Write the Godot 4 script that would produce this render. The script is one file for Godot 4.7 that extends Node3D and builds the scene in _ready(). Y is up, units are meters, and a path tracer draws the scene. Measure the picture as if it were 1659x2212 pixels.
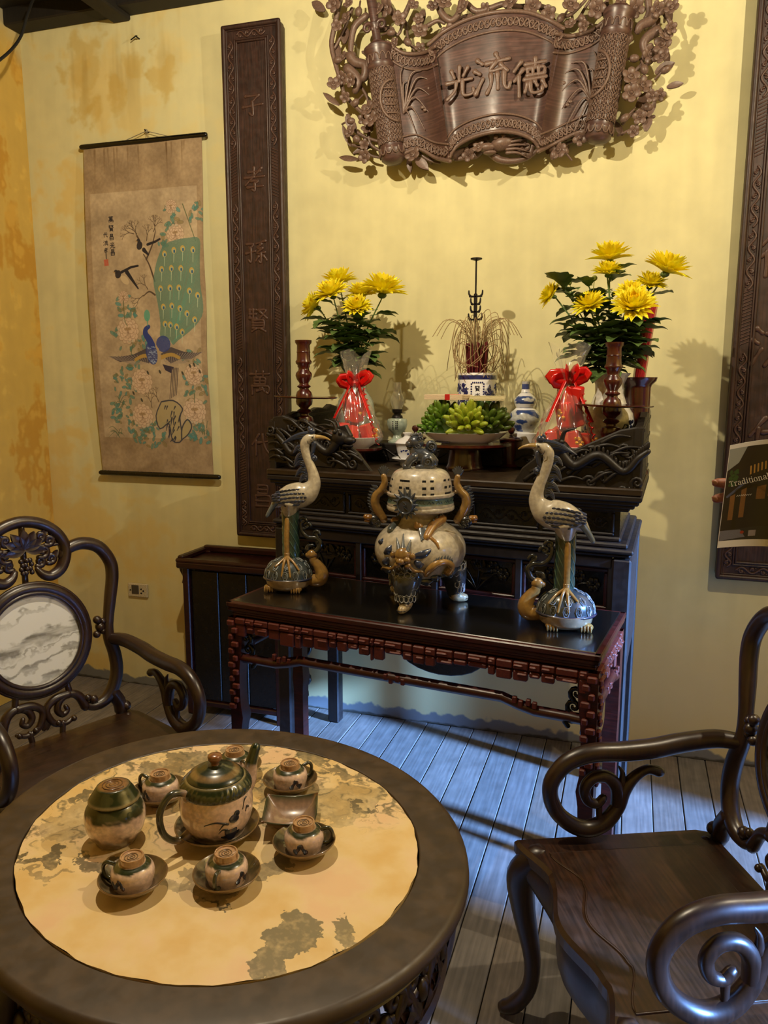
extends Node3D
# A tea corner in an old house: altar, offering table, carved chairs and a marble tea table. Metres; the back wall is the plane z = 0, the floor y = 0.

func _ready() -> void:
	var cam := Camera3D.new()
	cam.name = "camera"
	cam.fov = 67.13
	cam.near = 0.05
	cam.far = 60.0
	cam.position = Vector3(0,1.48,3.142)
	cam.rotation = Vector3(-0.16261, 0.30919, 0.0)
	cam.rotation_order = EULER_ORDER_YXZ
	add_child(cam)
	cam.current = true

	var e := Environment.new()
	e.background_mode = Environment.BG_SKY
	var sky := Sky.new()
	var sm := ProceduralSkyMaterial.new()
	sm.sky_top_color = Color(0.42, 0.6, 0.95)
	sm.sky_horizon_color = Color(0.62, 0.76, 1.0)
	sm.ground_bottom_color = Color(0.30, 0.33, 0.38)
	sm.ground_horizon_color = Color(0.45, 0.52, 0.62)
	sm.sky_energy_multiplier = 0.8
	sm.ground_energy_multiplier = 0.5
	sky.sky_material = sm
	e.sky = sky
	e.tonemap_mode = Environment.TONE_MAPPER_LINEAR
	e.tonemap_exposure = 1.0
	e.sdfgi_enabled = true
	e.ssao_enabled = true
	e.ssil_enabled = true
	var we := WorldEnvironment.new()
	we.name = "world"
	we.environment = e
	add_child(we)

	# daylight, low through the doorway in the right-hand wall
	var sun := DirectionalLight3D.new()
	sun.name = "daylight"
	sun.light_color = Color(0.46, 0.67, 1.0)
	sun.light_energy = 14.0
	sun.light_angular_distance = 5.0
	sun.shadow_enabled = true
	add_child(sun)
	sun.look_at_from_position(Vector3(1.0, 0.40, 0.284), Vector3.ZERO)

	make_materials()
	lamp(Vector3(-0.95, 2.78, 1.6), 2.8, Vector3(-0.95, 3.1, 1.6), "bare bulb lamp hanging left of the plaque, out of frame")
	lamp(Vector3(1.05, 2.85, 1.5), 2.6, Vector3(1.05, 3.1, 1.5), "bare bulb lamp hanging right of the plaque, out of frame")

	room()
	build_all()

func lamp(at: Vector3, power: float, top: Vector3, label: String) -> void:
	var t := thing("bulb_lamp", label, "lamp", at)
	var b := MB.new()
	b.blob(Vector3.ZERO, Vector3.ONE * 0.03, Basis.IDENTITY, 16, 10)
	part(b, "bulb", M.glow, t)
	b = MB.new()
	b.lathe(V2([0.0, 0.026, 0.013, 0.026, 0.016, 0.05, 0.012, 0.075, 0.0, 0.08]), 16)
	b.tube([Vector3(0, 0.07, 0), top - at], 0.003, 6)
	part(b, "socket", M.dark_metal, t)
	var l := OmniLight3D.new()
	l.name = "bulb_light"
	l.light_color = Color(1.0, 0.925, 0.79)
	l.light_energy = power
	l.light_size = 0.014
	l.omni_range = 12.0
	l.omni_attenuation = 2.0
	l.shadow_enabled = true
	t.add_child(l)

# ---------------------------------------------------------------- materials
var M := {}
var rng := RandomNumberGenerator.new()

func noise_image(sd: int, freq: float, w: int, h: int, oct := 4, seamless := true) -> Image:
	var n := FastNoiseLite.new()
	n.seed = sd
	n.noise_type = FastNoiseLite.TYPE_SIMPLEX_SMOOTH
	n.frequency = freq
	n.fractal_octaves = oct
	return n.get_seamless_image(w, h, false, false, 0.15) if seamless else n.get_image(w, h)

func grain(sd: int, along_u: bool, dark: float) -> ImageTexture:
	var a := noise_image(sd, 0.09, 24 if along_u else 512, 512 if along_u else 24, 4)
	a.resize(512, 512, Image.INTERPOLATE_CUBIC)
	var c := noise_image(sd + 5, 0.012, 512, 512, 3)
	var da := a.get_data()
	var dc := c.get_data()
	var o := PackedByteArray()
	o.resize(512 * 512 * 3)
	for k in 512 * 512:
		var v := dark + (1.0 - dark) * clampf((float(da[k]) * 0.65 + float(dc[k]) * 0.35) / 255.0 * 1.7 - 0.35, 0.0, 1.0)
		var b := int(v * 255.0)
		o[k * 3] = b
		o[k * 3 + 1] = b
		o[k * 3 + 2] = b
	return ImageTexture.create_from_image(Image.create_from_data(512, 512, false, Image.FORMAT_RGB8, o))

func blotch(sd: int, freq: float, lo: float, hi: float, size := 512) -> ImageTexture:
	var a := noise_image(sd, freq, size, size, 5)
	var d := a.get_data()
	for k in d.size(): d[k] = int(255.0 * lerpf(lo, hi, smoothstep(0.25, 0.75, float(d[k]) / 255.0)))
	return ImageTexture.create_from_image(Image.create_from_data(size, size, false, Image.FORMAT_L8, d))

func mat(c: Color, rough: float, tex: Texture2D = null, scale := Vector3.ONE, rtex: Texture2D = null) -> StandardMaterial3D:
	var m := StandardMaterial3D.new()
	m.albedo_color = c
	m.roughness = rough
	m.vertex_color_use_as_albedo = true
	if tex:
		m.albedo_texture = tex
		m.uv1_triplanar = true
		m.uv1_scale = scale
	if rtex:
		m.roughness_texture = rtex
		m.uv1_triplanar = true
		m.uv1_scale = scale
	return m

func glaze(m: StandardMaterial3D, amount := 1.0, rough := 0.08) -> StandardMaterial3D:
	m.clearcoat_enabled = true
	m.clearcoat = amount
	m.clearcoat_roughness = rough
	return m

func make_materials() -> void:
	rng.seed = 7
	var gu := grain(3, true, 0.6)
	var gv := grain(4, false, 0.6)
	var rg := blotch(21, 0.02, 0.8, 1.0)
	var fine := blotch(22, 0.05, 0.86, 1.0)
	var coarse := blotch(23, 0.012, 0.8, 1.0)
	var s3 := Vector3.ONE * 2.5
	M.gu = gu
	M.gv = gv
	M.rg = rg
	M.fine = fine
	M.dark_wood = mat(Color(0.105, 0.062, 0.048), 0.6, gv, s3, rg)        # altar, dark and dusty
	M.altar_top = mat(Color(0.21, 0.15, 0.09), 0.45, gu, s3, rg)
	M.carved_dark = mat(Color(0.105, 0.08, 0.064), 0.55, fine, s3 * 2.0, rg)
	M.black_lacquer = mat(Color(0.045, 0.042, 0.036), 0.28, fine, s3, rg)
	M.red_wood = glaze(mat(Color(0.27, 0.075, 0.045), 0.42, gu, s3, rg), 0.25, 0.3)
	M.red_carved = mat(Color(0.36, 0.125, 0.07), 0.6, fine, s3 * 2.0, rg)
	M.lacquer_top = glaze(mat(Color(0.03, 0.027, 0.022), 0.3), 1.0, 0.12)
	M.crackle = glaze(mat(Color(1, 1, 1), 0.35, blotch(77, 0.03, 0.82, 1.0), s3 * 1.5), 0.9, 0.12)
	M.red_dark = mat(Color(0.2, 0.055, 0.045), 0.4, gu, s3, rg)
	M.chair_wood = glaze(mat(Color(0.20, 0.115, 0.075), 0.42, gv, s3, rg), 0.35, 0.3)
	M.seat_wood = glaze(mat(Color(0.24, 0.145, 0.085), 0.42, gu, s3, rg), 0.3, 0.3)
	M.rim_wood = mat(Color(0.26, 0.20, 0.135), 0.5, coarse, s3, rg)
	M.couplet = mat(Color(0.25, 0.155, 0.125), 0.55, gv, s3, rg)
	M.couplet_carving = mat(Color(0.31, 0.21, 0.17), 0.5, fine, s3 * 2.0, rg)
	M.plaque = glaze(mat(Color(0.38, 0.265, 0.235), 0.48, gu, s3, rg), 0.3, 0.3)
	M.plaque_carving = mat(Color(0.44, 0.345, 0.295), 0.5, fine, s3 * 2.0, rg)
	M.turned = glaze(mat(Color(0.30, 0.055, 0.035), 0.3, gv, s3), 0.9, 0.08)
	M.ceiling = mat(Color(0.10, 0.075, 0.05), 0.7, gv, s3)
	M.dark_metal = mat(Color(0.10, 0.08, 0.07), 0.45)
	M.dark_metal.metallic = 0.6
	M.cord = mat(Color(0.5, 0.47, 0.4), 0.8)
	M.glow = mat(Color(1, 0.9, 0.75), 0.4)
	M.glow.emission_enabled = true
	M.glow.emission = Color(1.0, 0.925, 0.79)
	M.glow.emission_energy_multiplier = 2.0
	M.glaze = glaze(mat(Color(1, 1, 1), 0.3, fine, s3), 1.0, 0.07)          # tinted by vertex colours
	M.stone_glaze = glaze(mat(Color(1, 1, 1), 0.4, fine, s3 * 2.0), 0.7, 0.15)
	M.plain = mat(Color(1, 1, 1), 0.55)
	M.porcelain = glaze(mat(Color(0.95, 0.95, 0.96), 0.3), 1.0, 0.06)

# ---------------------------------------------------------------- the room
const X0 := -2.75
const X1 := 1.75
const Z1 := 4.7
const CEIL := 3.08

func lin(r: float, g: float, b: float) -> Color:
	return Color(r, g, b).srgb_to_linear()

func plaster(w: int, h: int, sd: int, base: Color, paint: Callable) -> ImageTexture:
	var n1 := noise_image(sd, 0.006, w, h, 5, false).get_data()
	var n2 := noise_image(sd + 1, 0.035, w, h, 4, false).get_data()
	var st := noise_image(sd + 2, 0.05, w, 64, 3, false)
	st.resize(w, h, Image.INTERPOLATE_CUBIC)
	var n3 := st.get_data()
	var o := PackedByteArray()
	o.resize(w * h * 3)
	for y in h:
		for x in w:
			var k := y * w + x
			var a := float(n1[k]) / 255.0
			var b := float(n2[k]) / 255.0
			var c := float(n3[k]) / 255.0
			var v := 0.90 + 0.08 * (a - 0.5) + 0.05 * (b - 0.5) + 0.05 * (c - 0.5)
			var q: Color = paint.call(base * v, float(x) / w, float(y) / h, a, b, c)
			o[k * 3] = clampi(int(q.r * 255.0), 0, 255)
			o[k * 3 + 1] = clampi(int(q.g * 255.0), 0, 255)
			o[k * 3 + 2] = clampi(int(q.b * 255.0), 0, 255)
	return ImageTexture.create_from_image(Image.create_from_data(w, h, false, Image.FORMAT_RGB8, o))

func paint_back(q: Color, u: float, v: float, a: float, b: float, c: float) -> Color:
	var x := X0 + u * (X1 - X0)
	var y := CEIL * (1.0 - v)
	# ochre patches where the top coat has worn, and drips below the ceiling on the left
	var left := smoothstep(-1.2, -2.6, x)
	q = q.lerp(Color(0.80, 0.60, 0.20), left * smoothstep(0.5, 0.72, a * 0.6 + b * 0.4) * 0.35)
	q = q.lerp(Color(0.50, 0.42, 0.22), left * smoothstep(0.52, 0.8, c * 0.5 + a * 0.5) * smoothstep(2.3, 3.0, y) * 0.7)
	for s in [[-2.26, 2.78, 0.09], [-2.13, 2.70, 0.05], [-2.03, 2.77, 0.04], [-2.2, 2.6, 0.04], [-1.88, 2.72, 0.05]]:
		var d: float = Vector2(x - s[0], (y - s[1]) * 0.6).length() / s[2] + (b - 0.5) * 2.4
		q = q.lerp(Color(0.74, 0.60, 0.26), (1.0 - smoothstep(0.5, 1.3, d)) * 0.45)
	# smoke below the ceiling, bare grey plaster along the floor, damp on the lower part
	q = q.lerp(Color(0.36, 0.28, 0.14), smoothstep(3.015, 3.03, y + (b - 0.5) * 0.02) * 0.65)
	q = q.lerp(Color(0.80, 0.66, 0.32), smoothstep(1.3, 0.4, y) * 0.25 * a * 2.0)
	q = q.lerp(Color(0.78, 0.70, 0.50), smoothstep(0.7, 0.3, y) * smoothstep(-1.6, -1.2, x) * 0.75)
	var edge := 0.042 + (b - 0.5) * 0.05 + (a - 0.5) * 0.04
	q = q.lerp(Color(0.45, 0.45, 0.44), 1.0 - smoothstep(edge - 0.004, edge + 0.004, y))
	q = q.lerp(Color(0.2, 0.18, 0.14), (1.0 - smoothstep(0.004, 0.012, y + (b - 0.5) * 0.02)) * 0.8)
	return q

func paint_left(q: Color, u: float, v: float, a: float, b: float, c: float) -> Color:
	var y := CEIL * (1.0 - v)
	q = q.lerp(Color(0.66, 0.46, 0.10), smoothstep(0.5, 0.60, a * 0.5 + b * 0.25 + c * 0.25) * 0.6)
	q = q.lerp(Color(0.86, 0.72, 0.36), smoothstep(0.55, 0.7, b * 0.6 + c * 0.4) * 0.4)
	q = q.lerp(Color(0.70, 0.68, 0.58), smoothstep(2.86, 2.98, y + (a - 0.5) * 0.3) * 0.8)
	return q

func wall(called: String, tex: Texture2D, a: Vector3, b: Vector3, h: float, thick: Vector3, col := Color.WHITE) -> Node3D:
	# front sheet from a to b (along the floor), a slab of plaster behind it
	var o := MB.new()
	var p := PackedVector3Array([a + Vector3(0, h, 0), a, b + Vector3(0, h, 0), b])
	o.sheet(p, 2, 2)
	for k in o.V.size(): o.U[k] = Vector2(o.U[k].x, o.U[k].y)
	var c := (a + b) * 0.5 + Vector3(0, h * 0.5, 0) + thick * 0.5
	var s := Vector3(absf(b.x - a.x), h, absf(b.z - a.z)) + thick.abs()
	var inner := thick.normalized() * 0.002
	o.box(c + inner, s, 0.0)
	var m := mat(col, 0.85)
	if tex:
		m.albedo_texture = tex
	var w := part(o, called, m, self)
	w.set_meta("kind", "structure")
	return w

func room() -> void:
	var back := plaster(1024, 704, 11, Color(0.91, 0.88, 0.67), paint_back)
	wall("wall_back", back, Vector3(X0 - 0.2, 0, 0), Vector3(X1 + 0.2, 0, 0), CEIL + 0.1, Vector3(0, 0, -0.2))
	var left := plaster(1024, 704, 31, Color(0.84, 0.70, 0.34), paint_left)
	wall("wall_left", left, Vector3(X0, 0, Z1), Vector3(X0, 0, 0), CEIL + 0.1, Vector3(-0.2, 0, 0))
	var cream := Color(0.82, 0.72, 0.40)
	wall("wall_front", null, Vector3(X0 - 0.2, 0, Z1), Vector3(X1 + 0.2, 0, Z1), CEIL + 0.1, Vector3(0, 0, 0.2), cream)
	# right wall with an open doorway (z 0.77 to 1.72) and a low window opening (z 2.2 to 2.9) to the yard
	var b := MB.new()
	for q in [[-0.2, 0.77, -0.1, CEIL + 0.1], [0.77, 1.72, 1.78, CEIL + 0.1], [1.72, 2.2, -0.1, CEIL + 0.1], [2.2, 2.9, -0.1, 0.85], [2.2, 2.9, 1.38, CEIL + 0.1], [2.9, Z1 + 0.2, -0.1, CEIL + 0.1]]:
		b.box(Vector3(X1 + 0.1, (q[2] + q[3]) * 0.5, (q[0] + q[1]) * 0.5), Vector3(0.2, q[3] - q[2], q[1] - q[0]), 0.0)
	part(b, "wall_right", mat(cream, 0.85), self).set_meta("kind", "structure")
	# ceiling of dark boards on beams
	var ceil_root := setting("ceiling")
	b = MB.new()
	b.box(Vector3((X0 + X1) * 0.5, CEIL + 0.13, Z1 * 0.5), Vector3(X1 - X0 + 0.4, 0.1, Z1 + 0.4), 0.0)
	part(b, "roof_boarding", M.ceiling, ceil_root)
	for i in 24:
		b = MB.new()
		b.box(Vector3((X0 + X1) * 0.5, CEIL + 0.062, 0.1 + i * 0.198), Vector3(X1 - X0, 0.03, 0.19), 0.004)
		part(b, "ceiling_board", M.ceiling, ceil_root)
	for x in [-2.2, -1.1, 0.0, 1.1]:
		b = MB.new()
		b.box(Vector3(x, CEIL + 0.01, Z1 * 0.5), Vector3(0.09, 0.10, Z1), 0.006)
		part(b, "ceiling_beam", M.ceiling, ceil_root)
	b = MB.new()
	b.box(Vector3((X0 + X1) * 0.5, CEIL + 0.02, 0.05), Vector3(X1 - X0, 0.08, 0.1), 0.006)
	part(b, "wall_plate", M.ceiling, ceil_root)
	# floor of worn painted boards at right angles to the back wall
	var fl := setting("floor")
	b = MB.new()
	b.box(Vector3((X0 + X1) * 0.5, -0.07, Z1 * 0.5), Vector3(X1 - X0 + 0.4, 0.09, Z1 + 0.4), 0.0)
	part(b, "subfloor", mat(Color(0.05, 0.045, 0.04), 0.9), fl)
	var tones: Array[StandardMaterial3D] = []
	var soft := grain(6, false, 0.78)
	for k in 4:
		var c: Color = [Color(0.48, 0.455, 0.43), Color(0.46, 0.44, 0.415), Color(0.51, 0.475, 0.44), Color(0.47, 0.43, 0.39)][k]
		var m := mat(c, 0.55, M.gv, Vector3.ONE * (1.3 + 0.2 * k), M.rg)
		m.albedo_texture = soft
		m.uv1_offset = Vector3(0.31 * k, 0.17 * k, 0.41 * k)
		tones.append(m)
	rng.seed = 5
	var x := -1.111 - 0.104 * 16.0
	var meshes := []
	for k in 4:
		var mb := MB.new()
		mb.box(Vector3(0, -0.0125, 0), Vector3(0.101, 0.025, Z1), 0.002)
		meshes.append(mb.mesh())
	while x < X1 + 0.1:
		var o := MeshInstance3D.new()
		o.name = "floor_plank"
		var k := rng.randi() % 4
		o.mesh = meshes[k]
		o.set_surface_override_material(0, tones[k])
		fl.add_child(o, true)
		o.position = Vector3(x + 0.052, rng.randf_range(-0.002, 0.0), Z1 * 0.5)
		o.rotation.y = 0.0
		x += 0.104

# ---------------------------------------------------------------- carving helpers
# a winding vine in relief from a to b on a surface with normal n; w is the width of its band
func vine(mb: MB, a: Vector3, b: Vector3, n: Vector3, w: float, waves: int, r: float) -> void:
	var d := (b - a).normalized()
	var s := n.cross(d).normalized()
	var L := a.distance_to(b)
	var path := []
	var k := waves * 8
	for i in k + 1:
		var t := float(i) / float(k)
		path.append(a + d * (L * t) + s * (sin(t * PI * waves) * w * 0.3) + n * r * 0.3)
	mb.tube(path, r, 6, 0.8, n)
	for i in waves:
		var t := (float(i) + 0.5) / float(waves)
		var g := 1.0 if i % 2 == 0 else -1.0
		var c := a + d * (L * t) - s * (g * w * 0.12) + n * r * 0.3
		mb.tube(spiral(c, d, s * g, w * 0.22, w * 0.05, 2.6, 1.1, 9), taper(10, r, r * 0.7), 5, 0.9, n)
		mb.blob(c + d * (w * 0.30) - s * (g * w * 0.16), Vector3(w * 0.10, w * 0.06, r * 0.9), Basis(d, s, n), 6, 5)
		mb.blob(c - d * (w * 0.34) + s * (g * w * 0.10), Vector3(w * 0.09, w * 0.07, r * 0.9), Basis(s, -d, n), 6, 5)
		mb.blob(c, Vector3(w * 0.07, w * 0.07, r * 1.3), Basis(d, s, n), 6, 5)

func strokes(mb: MB, g: Array, at: Vector3, x: Vector3, y: Vector3, size: float, r: float) -> void:
	var n := x.cross(y).normalized()
	for st in g:
		var p := []
		for i in range(0, st.size(), 2):
			p.append(at + x * ((float(st[i]) - 50.0) / 100.0 * size) + y * ((50.0 - float(st[i + 1])) / 100.0 * size))
		if p.size() > 2: p = smooth(p, 3)
		else: p = [p[0], p[0].lerp(p[1], 0.33), p[0].lerp(p[1], 0.66), p[1]]
		var rr := []
		for i in p.size():
			var t := float(i) / float(p.size() - 1)
			rr.append(r * (1.15 - 0.35 * t + 0.2 * cos(t * TAU)))
		mb.tube(p, rr, 7, 0.55, n)

var GLYPH := {
	"zi": [[20,15, 76,15], [76,15, 48,38], [48,38, 51,86, 35,78], [8,54, 92,48]],
	"xiao": [[24,20, 76,18], [48,4, 48,40], [8,41, 92,38], [80,8, 10,68], [35,54, 68,53, 50,64], [50,64, 51,92, 38,86], [18,77, 86,74]],
	"sun": [[8,18, 38,18, 24,34], [24,34, 26,88, 14,80], [4,54, 44,46], [90,8, 50,18], [72,20, 54,36, 74,34], [76,36, 52,56, 88,52], [70,56, 70,92, 60,86], [58,68, 46,84], [82,66, 95,82]],
	"xian": [[12,10, 12,44], [12,10, 42,10], [12,27, 40,27], [12,44, 42,44], [28,10, 28,44], [52,12, 86,12, 58,44], [58,18, 90,44], [26,52, 26,84], [26,52, 74,52, 74,84], [26,63, 74,63], [26,73, 74,73], [26,84, 74,84], [38,86, 20,97], [62,86, 82,97]],
	"wan": [[8,14, 92,12], [34,4, 34,22], [66,4, 66,22], [26,28, 74,28, 74,54], [26,28, 26,54], [26,54, 74,54], [50,28, 50,76], [26,41, 74,41], [14,63, 14,96], [14,63, 88,63, 88,92, 78,88], [36,82, 66,76], [60,70, 69,84]],
	"dai": [[38,8, 8,50], [24,34, 24,94], [36,42, 94,33], [56,8, 66,60, 90,90, 95,74], [76,10, 87,20]],
	"chang": [[28,6, 28,40], [28,6, 72,6, 72,40], [28,23, 72,23], [28,40, 72,40], [18,50, 18,94], [18,50, 82,50, 82,94], [18,72, 82,72], [18,94, 82,94]],
	"guang": [[52,4, 50,44], [26,14, 34,34], [78,10, 64,32], [10,48, 90,44], [40,48, 34,74, 8,96], [60,46, 60,84, 72,92, 94,88, 94,74]],
	"liu": [[12,10, 24,20], [4,36, 16,44], [4,92, 24,58], [62,2, 67,13], [36,22, 96,18], [60,22, 44,42, 82,38], [74,30, 90,46], [46,52, 46,74, 34,96], [64,52, 64,88], [82,50, 82,82, 92,92, 97,78]],
	"de": [[28,4, 8,26], [32,26, 8,52], [20,42, 20,96], [42,14, 96,13], [69,2, 68,24], [46,26, 46,44], [46,26, 92,26, 92,44], [46,44, 92,44], [61,26, 61,44], [77,26, 77,44], [38,54, 97,54], [44,66, 37,86], [52,64, 56,90, 82,91, 86,80], [66,62, 72,74], [88,64, 96,80]],
}

func couplet(at: Vector3, w: float, h: float, lean: float, roll: float, chars: Array, size: float, label: String) -> void:
	var t := thing("couplet_board", label, "wall board", at, 0.0, "")
	t.rotation = Vector3(lean, 0, roll)
	var hw := w * 0.5
	var b := MB.new()
	var o := PackedVector2Array()
	for c in [[1, 1], [-1, 1], [-1, -1], [1, -1]]:
		var cc := Vector2(c[0] * (hw - 0.022), c[1] * (h * 0.5 - 0.022))
		var a0 := {[1, 1]: 0.0, [-1, 1]: PI / 2, [-1, -1]: PI, [1, -1]: 1.5 * PI}[c] as float
		for i in 6: o.append(cc + Vector2(cos(a0 + PI / 2 * i / 5.0), sin(a0 + PI / 2 * i / 5.0)) * 0.022)
	b.slab(o, 0.03, 0.004)
	part(b, "board", M.couplet, t)
	b = MB.new()
	for ins in [[0.009, 0.010, 0.033], [0.020, 0.004, 0.030], [0.058, 0.004, 0.032], [0.067, 0.005, 0.033]]:
		var x: float = hw - ins[0]
		var y: float = h * 0.5 - ins[0]
		b.tube([Vector3(x, y, ins[2]), Vector3(-x, y, ins[2])], ins[1], 8)
		b.tube([Vector3(x, -y, ins[2]), Vector3(-x, -y, ins[2])], ins[1], 8)
		b.tube([Vector3(x, y, ins[2]), Vector3(x, -y, ins[2])], ins[1], 8)
		b.tube([Vector3(-x, y, ins[2]), Vector3(-x, -y, ins[2])], ins[1], 8)
	part(b, "frame_moulding", M.couplet, t)
	b = MB.new()
	var m := hw - 0.039
	var nz := Vector3(0, 0, 1)
	for g in [-1.0, 1.0]:
		var y := h * 0.5 - 0.06
		var k := 0
		while y > -h * 0.5 + 0.1:
			var l := 0.2
			var y2 := maxf(y - l, -h * 0.5 + 0.05)
			if k % 3 == 2:
				var i := 0
				while y - i * 0.012 > y2 + 0.01:
					b.tube([Vector3(g * m - 0.014, y - i * 0.012, 0.031), Vector3(g * m + 0.014, y - i * 0.012 - 0.012 * g, 0.031)], 0.0022, 5)
					i += 1
			else:
				vine(b, Vector3(g * m, y, 0.031), Vector3(g * m, y2, 0.031), nz, 0.036, 5, 0.0038)
			y -= l + 0.012
			k += 1
		vine(b, Vector3(-hw + 0.07, g * (h * 0.5 - 0.039), 0.031), Vector3(hw - 0.07, g * (h * 0.5 - 0.039), 0.031), nz, 0.036, 4, 0.0038)
	part(b, "carved_border", M.couplet_carving, t)
	for c in chars:
		b = MB.new()
		strokes(b, GLYPH[c[0]], Vector3(c[2], c[1] - at.y, 0.031), Vector3.RIGHT, Vector3.UP, size, size * 0.055)
		part(b, "character", M.couplet_carving, t)

# ---------------------------------------------------------------- painting on the hanging scroll
var pic: Image

func dab(x: float, y: float, r: float, c: Color) -> void:
	var x0 := maxi(0, int(x - r - 1))
	var x1 := mini(pic.get_width() - 1, int(x + r + 1))
	var y0 := maxi(0, int(y - r - 1))
	var y1 := mini(pic.get_height() - 1, int(y + r + 1))
	for j in range(y0, y1 + 1):
		for i in range(x0, x1 + 1):
			var d := Vector2(i - x, j - y).length()
			var a := clampf(r - d + 0.5, 0.0, 1.0) * c.a
			if a > 0.0: pic.set_pixel(i, j, pic.get_pixel(i, j).lerp(Color(c.r, c.g, c.b), a))

func brush(p: Array, r0: float, r1: float, c: Color) -> void:
	for i in p.size() - 1:
		var n := maxi(1, int((p[i + 1] - p[i]).length() / maxf(0.7, r0 * 0.5)))
		for k in n:
			var t := (float(i) + float(k) / n) / float(p.size() - 1)
			var q: Vector2 = p[i].lerp(p[i + 1], float(k) / n)
			dab(q.x, q.y, lerpf(r0, r1, t), c)

func fill(p: Array, c: Color, tone := 0.0) -> void:
	var poly := PackedVector2Array(p)
	var lo := poly[0]
	var hi := poly[0]
	for q in poly:
		lo = lo.min(q)
		hi = hi.max(q)
	for j in range(maxi(0, int(lo.y)), mini(pic.get_height() - 1, int(hi.y)) + 1):
		for i in range(maxi(0, int(lo.x)), mini(pic.get_width() - 1, int(hi.x)) + 1):
			if Geometry2D.is_point_in_polygon(Vector2(i + 0.5, j + 0.5), poly):
				var a := c.a
				if tone > 0.0: a *= 1.0 - tone * rng.randf()
				pic.set_pixel(i, j, pic.get_pixel(i, j).lerp(Color(c.r, c.g, c.b), a))

func oval(c: Vector2, rx: float, ry: float, turn := 0.0, n := 20) -> Array:
	var o := []
	for i in n: o.append(c + Vector2(cos(TAU * i / n) * rx, sin(TAU * i / n) * ry).rotated(turn))
	return o

func peony(c: Vector2, r: float) -> void:
	var ink := Color(0.52, 0.42, 0.33, 0.6)
	for ring in [[1.0, 13], [0.68, 10], [0.38, 7]]:
		for i in ring[1]:
			var a: float = TAU * i / ring[1] + ring[0] * 2.0
			var q: Vector2 = c + Vector2(cos(a), sin(a)) * (r * ring[0] * 0.78)
			var o := oval(q, r * 0.30, r * 0.26, a, 12)
			fill(o, Color(0.80, 0.70, 0.60, 0.75))
			o.append(o[0])
			brush(o, 0.7, 0.7, ink)
	fill(oval(c + Vector2(0, -r * 0.15), r * 0.34, r * 0.13), Color(0.5, 0.4, 0.25, 0.6))
	for i in 5: brush([c, c + Vector2((i - 2) * r * 0.16, r * 0.62)], 0.8, 0.6, ink)

func painted_leaf(c: Vector2, l: float, a: float, col: Color) -> void:
	var o := oval(c, l, l * 0.48, a, 12)
	fill(o, col, 0.25)
	o.append(o[0])
	brush(o, 0.6, 0.6, Color(0.35, 0.33, 0.25, 0.55))
	brush([c - Vector2(cos(a), sin(a)) * l * 0.9, c + Vector2(cos(a), sin(a)) * l * 0.9], 0.6, 0.5, Color(0.35, 0.33, 0.25, 0.5))

func twig(p: Vector2, a: float, l: float, r: float, depth: int, c: Color) -> void:
	var q := p + Vector2(cos(a), sin(a)) * l
	brush([p, p.lerp(q, 0.5) + Vector2(rng.randf_range(-1.5, 1.5), rng.randf_range(-1.5, 1.5)), q], r, r * 0.7, c)
	if depth > 0:
		twig(q, a - rng.randf_range(0.2, 0.55), l * 0.78, r * 0.75, depth - 1, c)
		twig(q, a + rng.randf_range(0.2, 0.55), l * 0.74, r * 0.75, depth - 1, c)

func small_char(c: Vector2, h: float, g: String, col: Color) -> void:
	for st in GLYPH[g]:
		var p := []
		for i in range(0, st.size(), 2): p.append(c + Vector2(float(st[i]) - 50.0, float(st[i + 1]) - 50.0) / 100.0 * h)
		brush(p, h * 0.055, h * 0.045, col)

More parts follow.
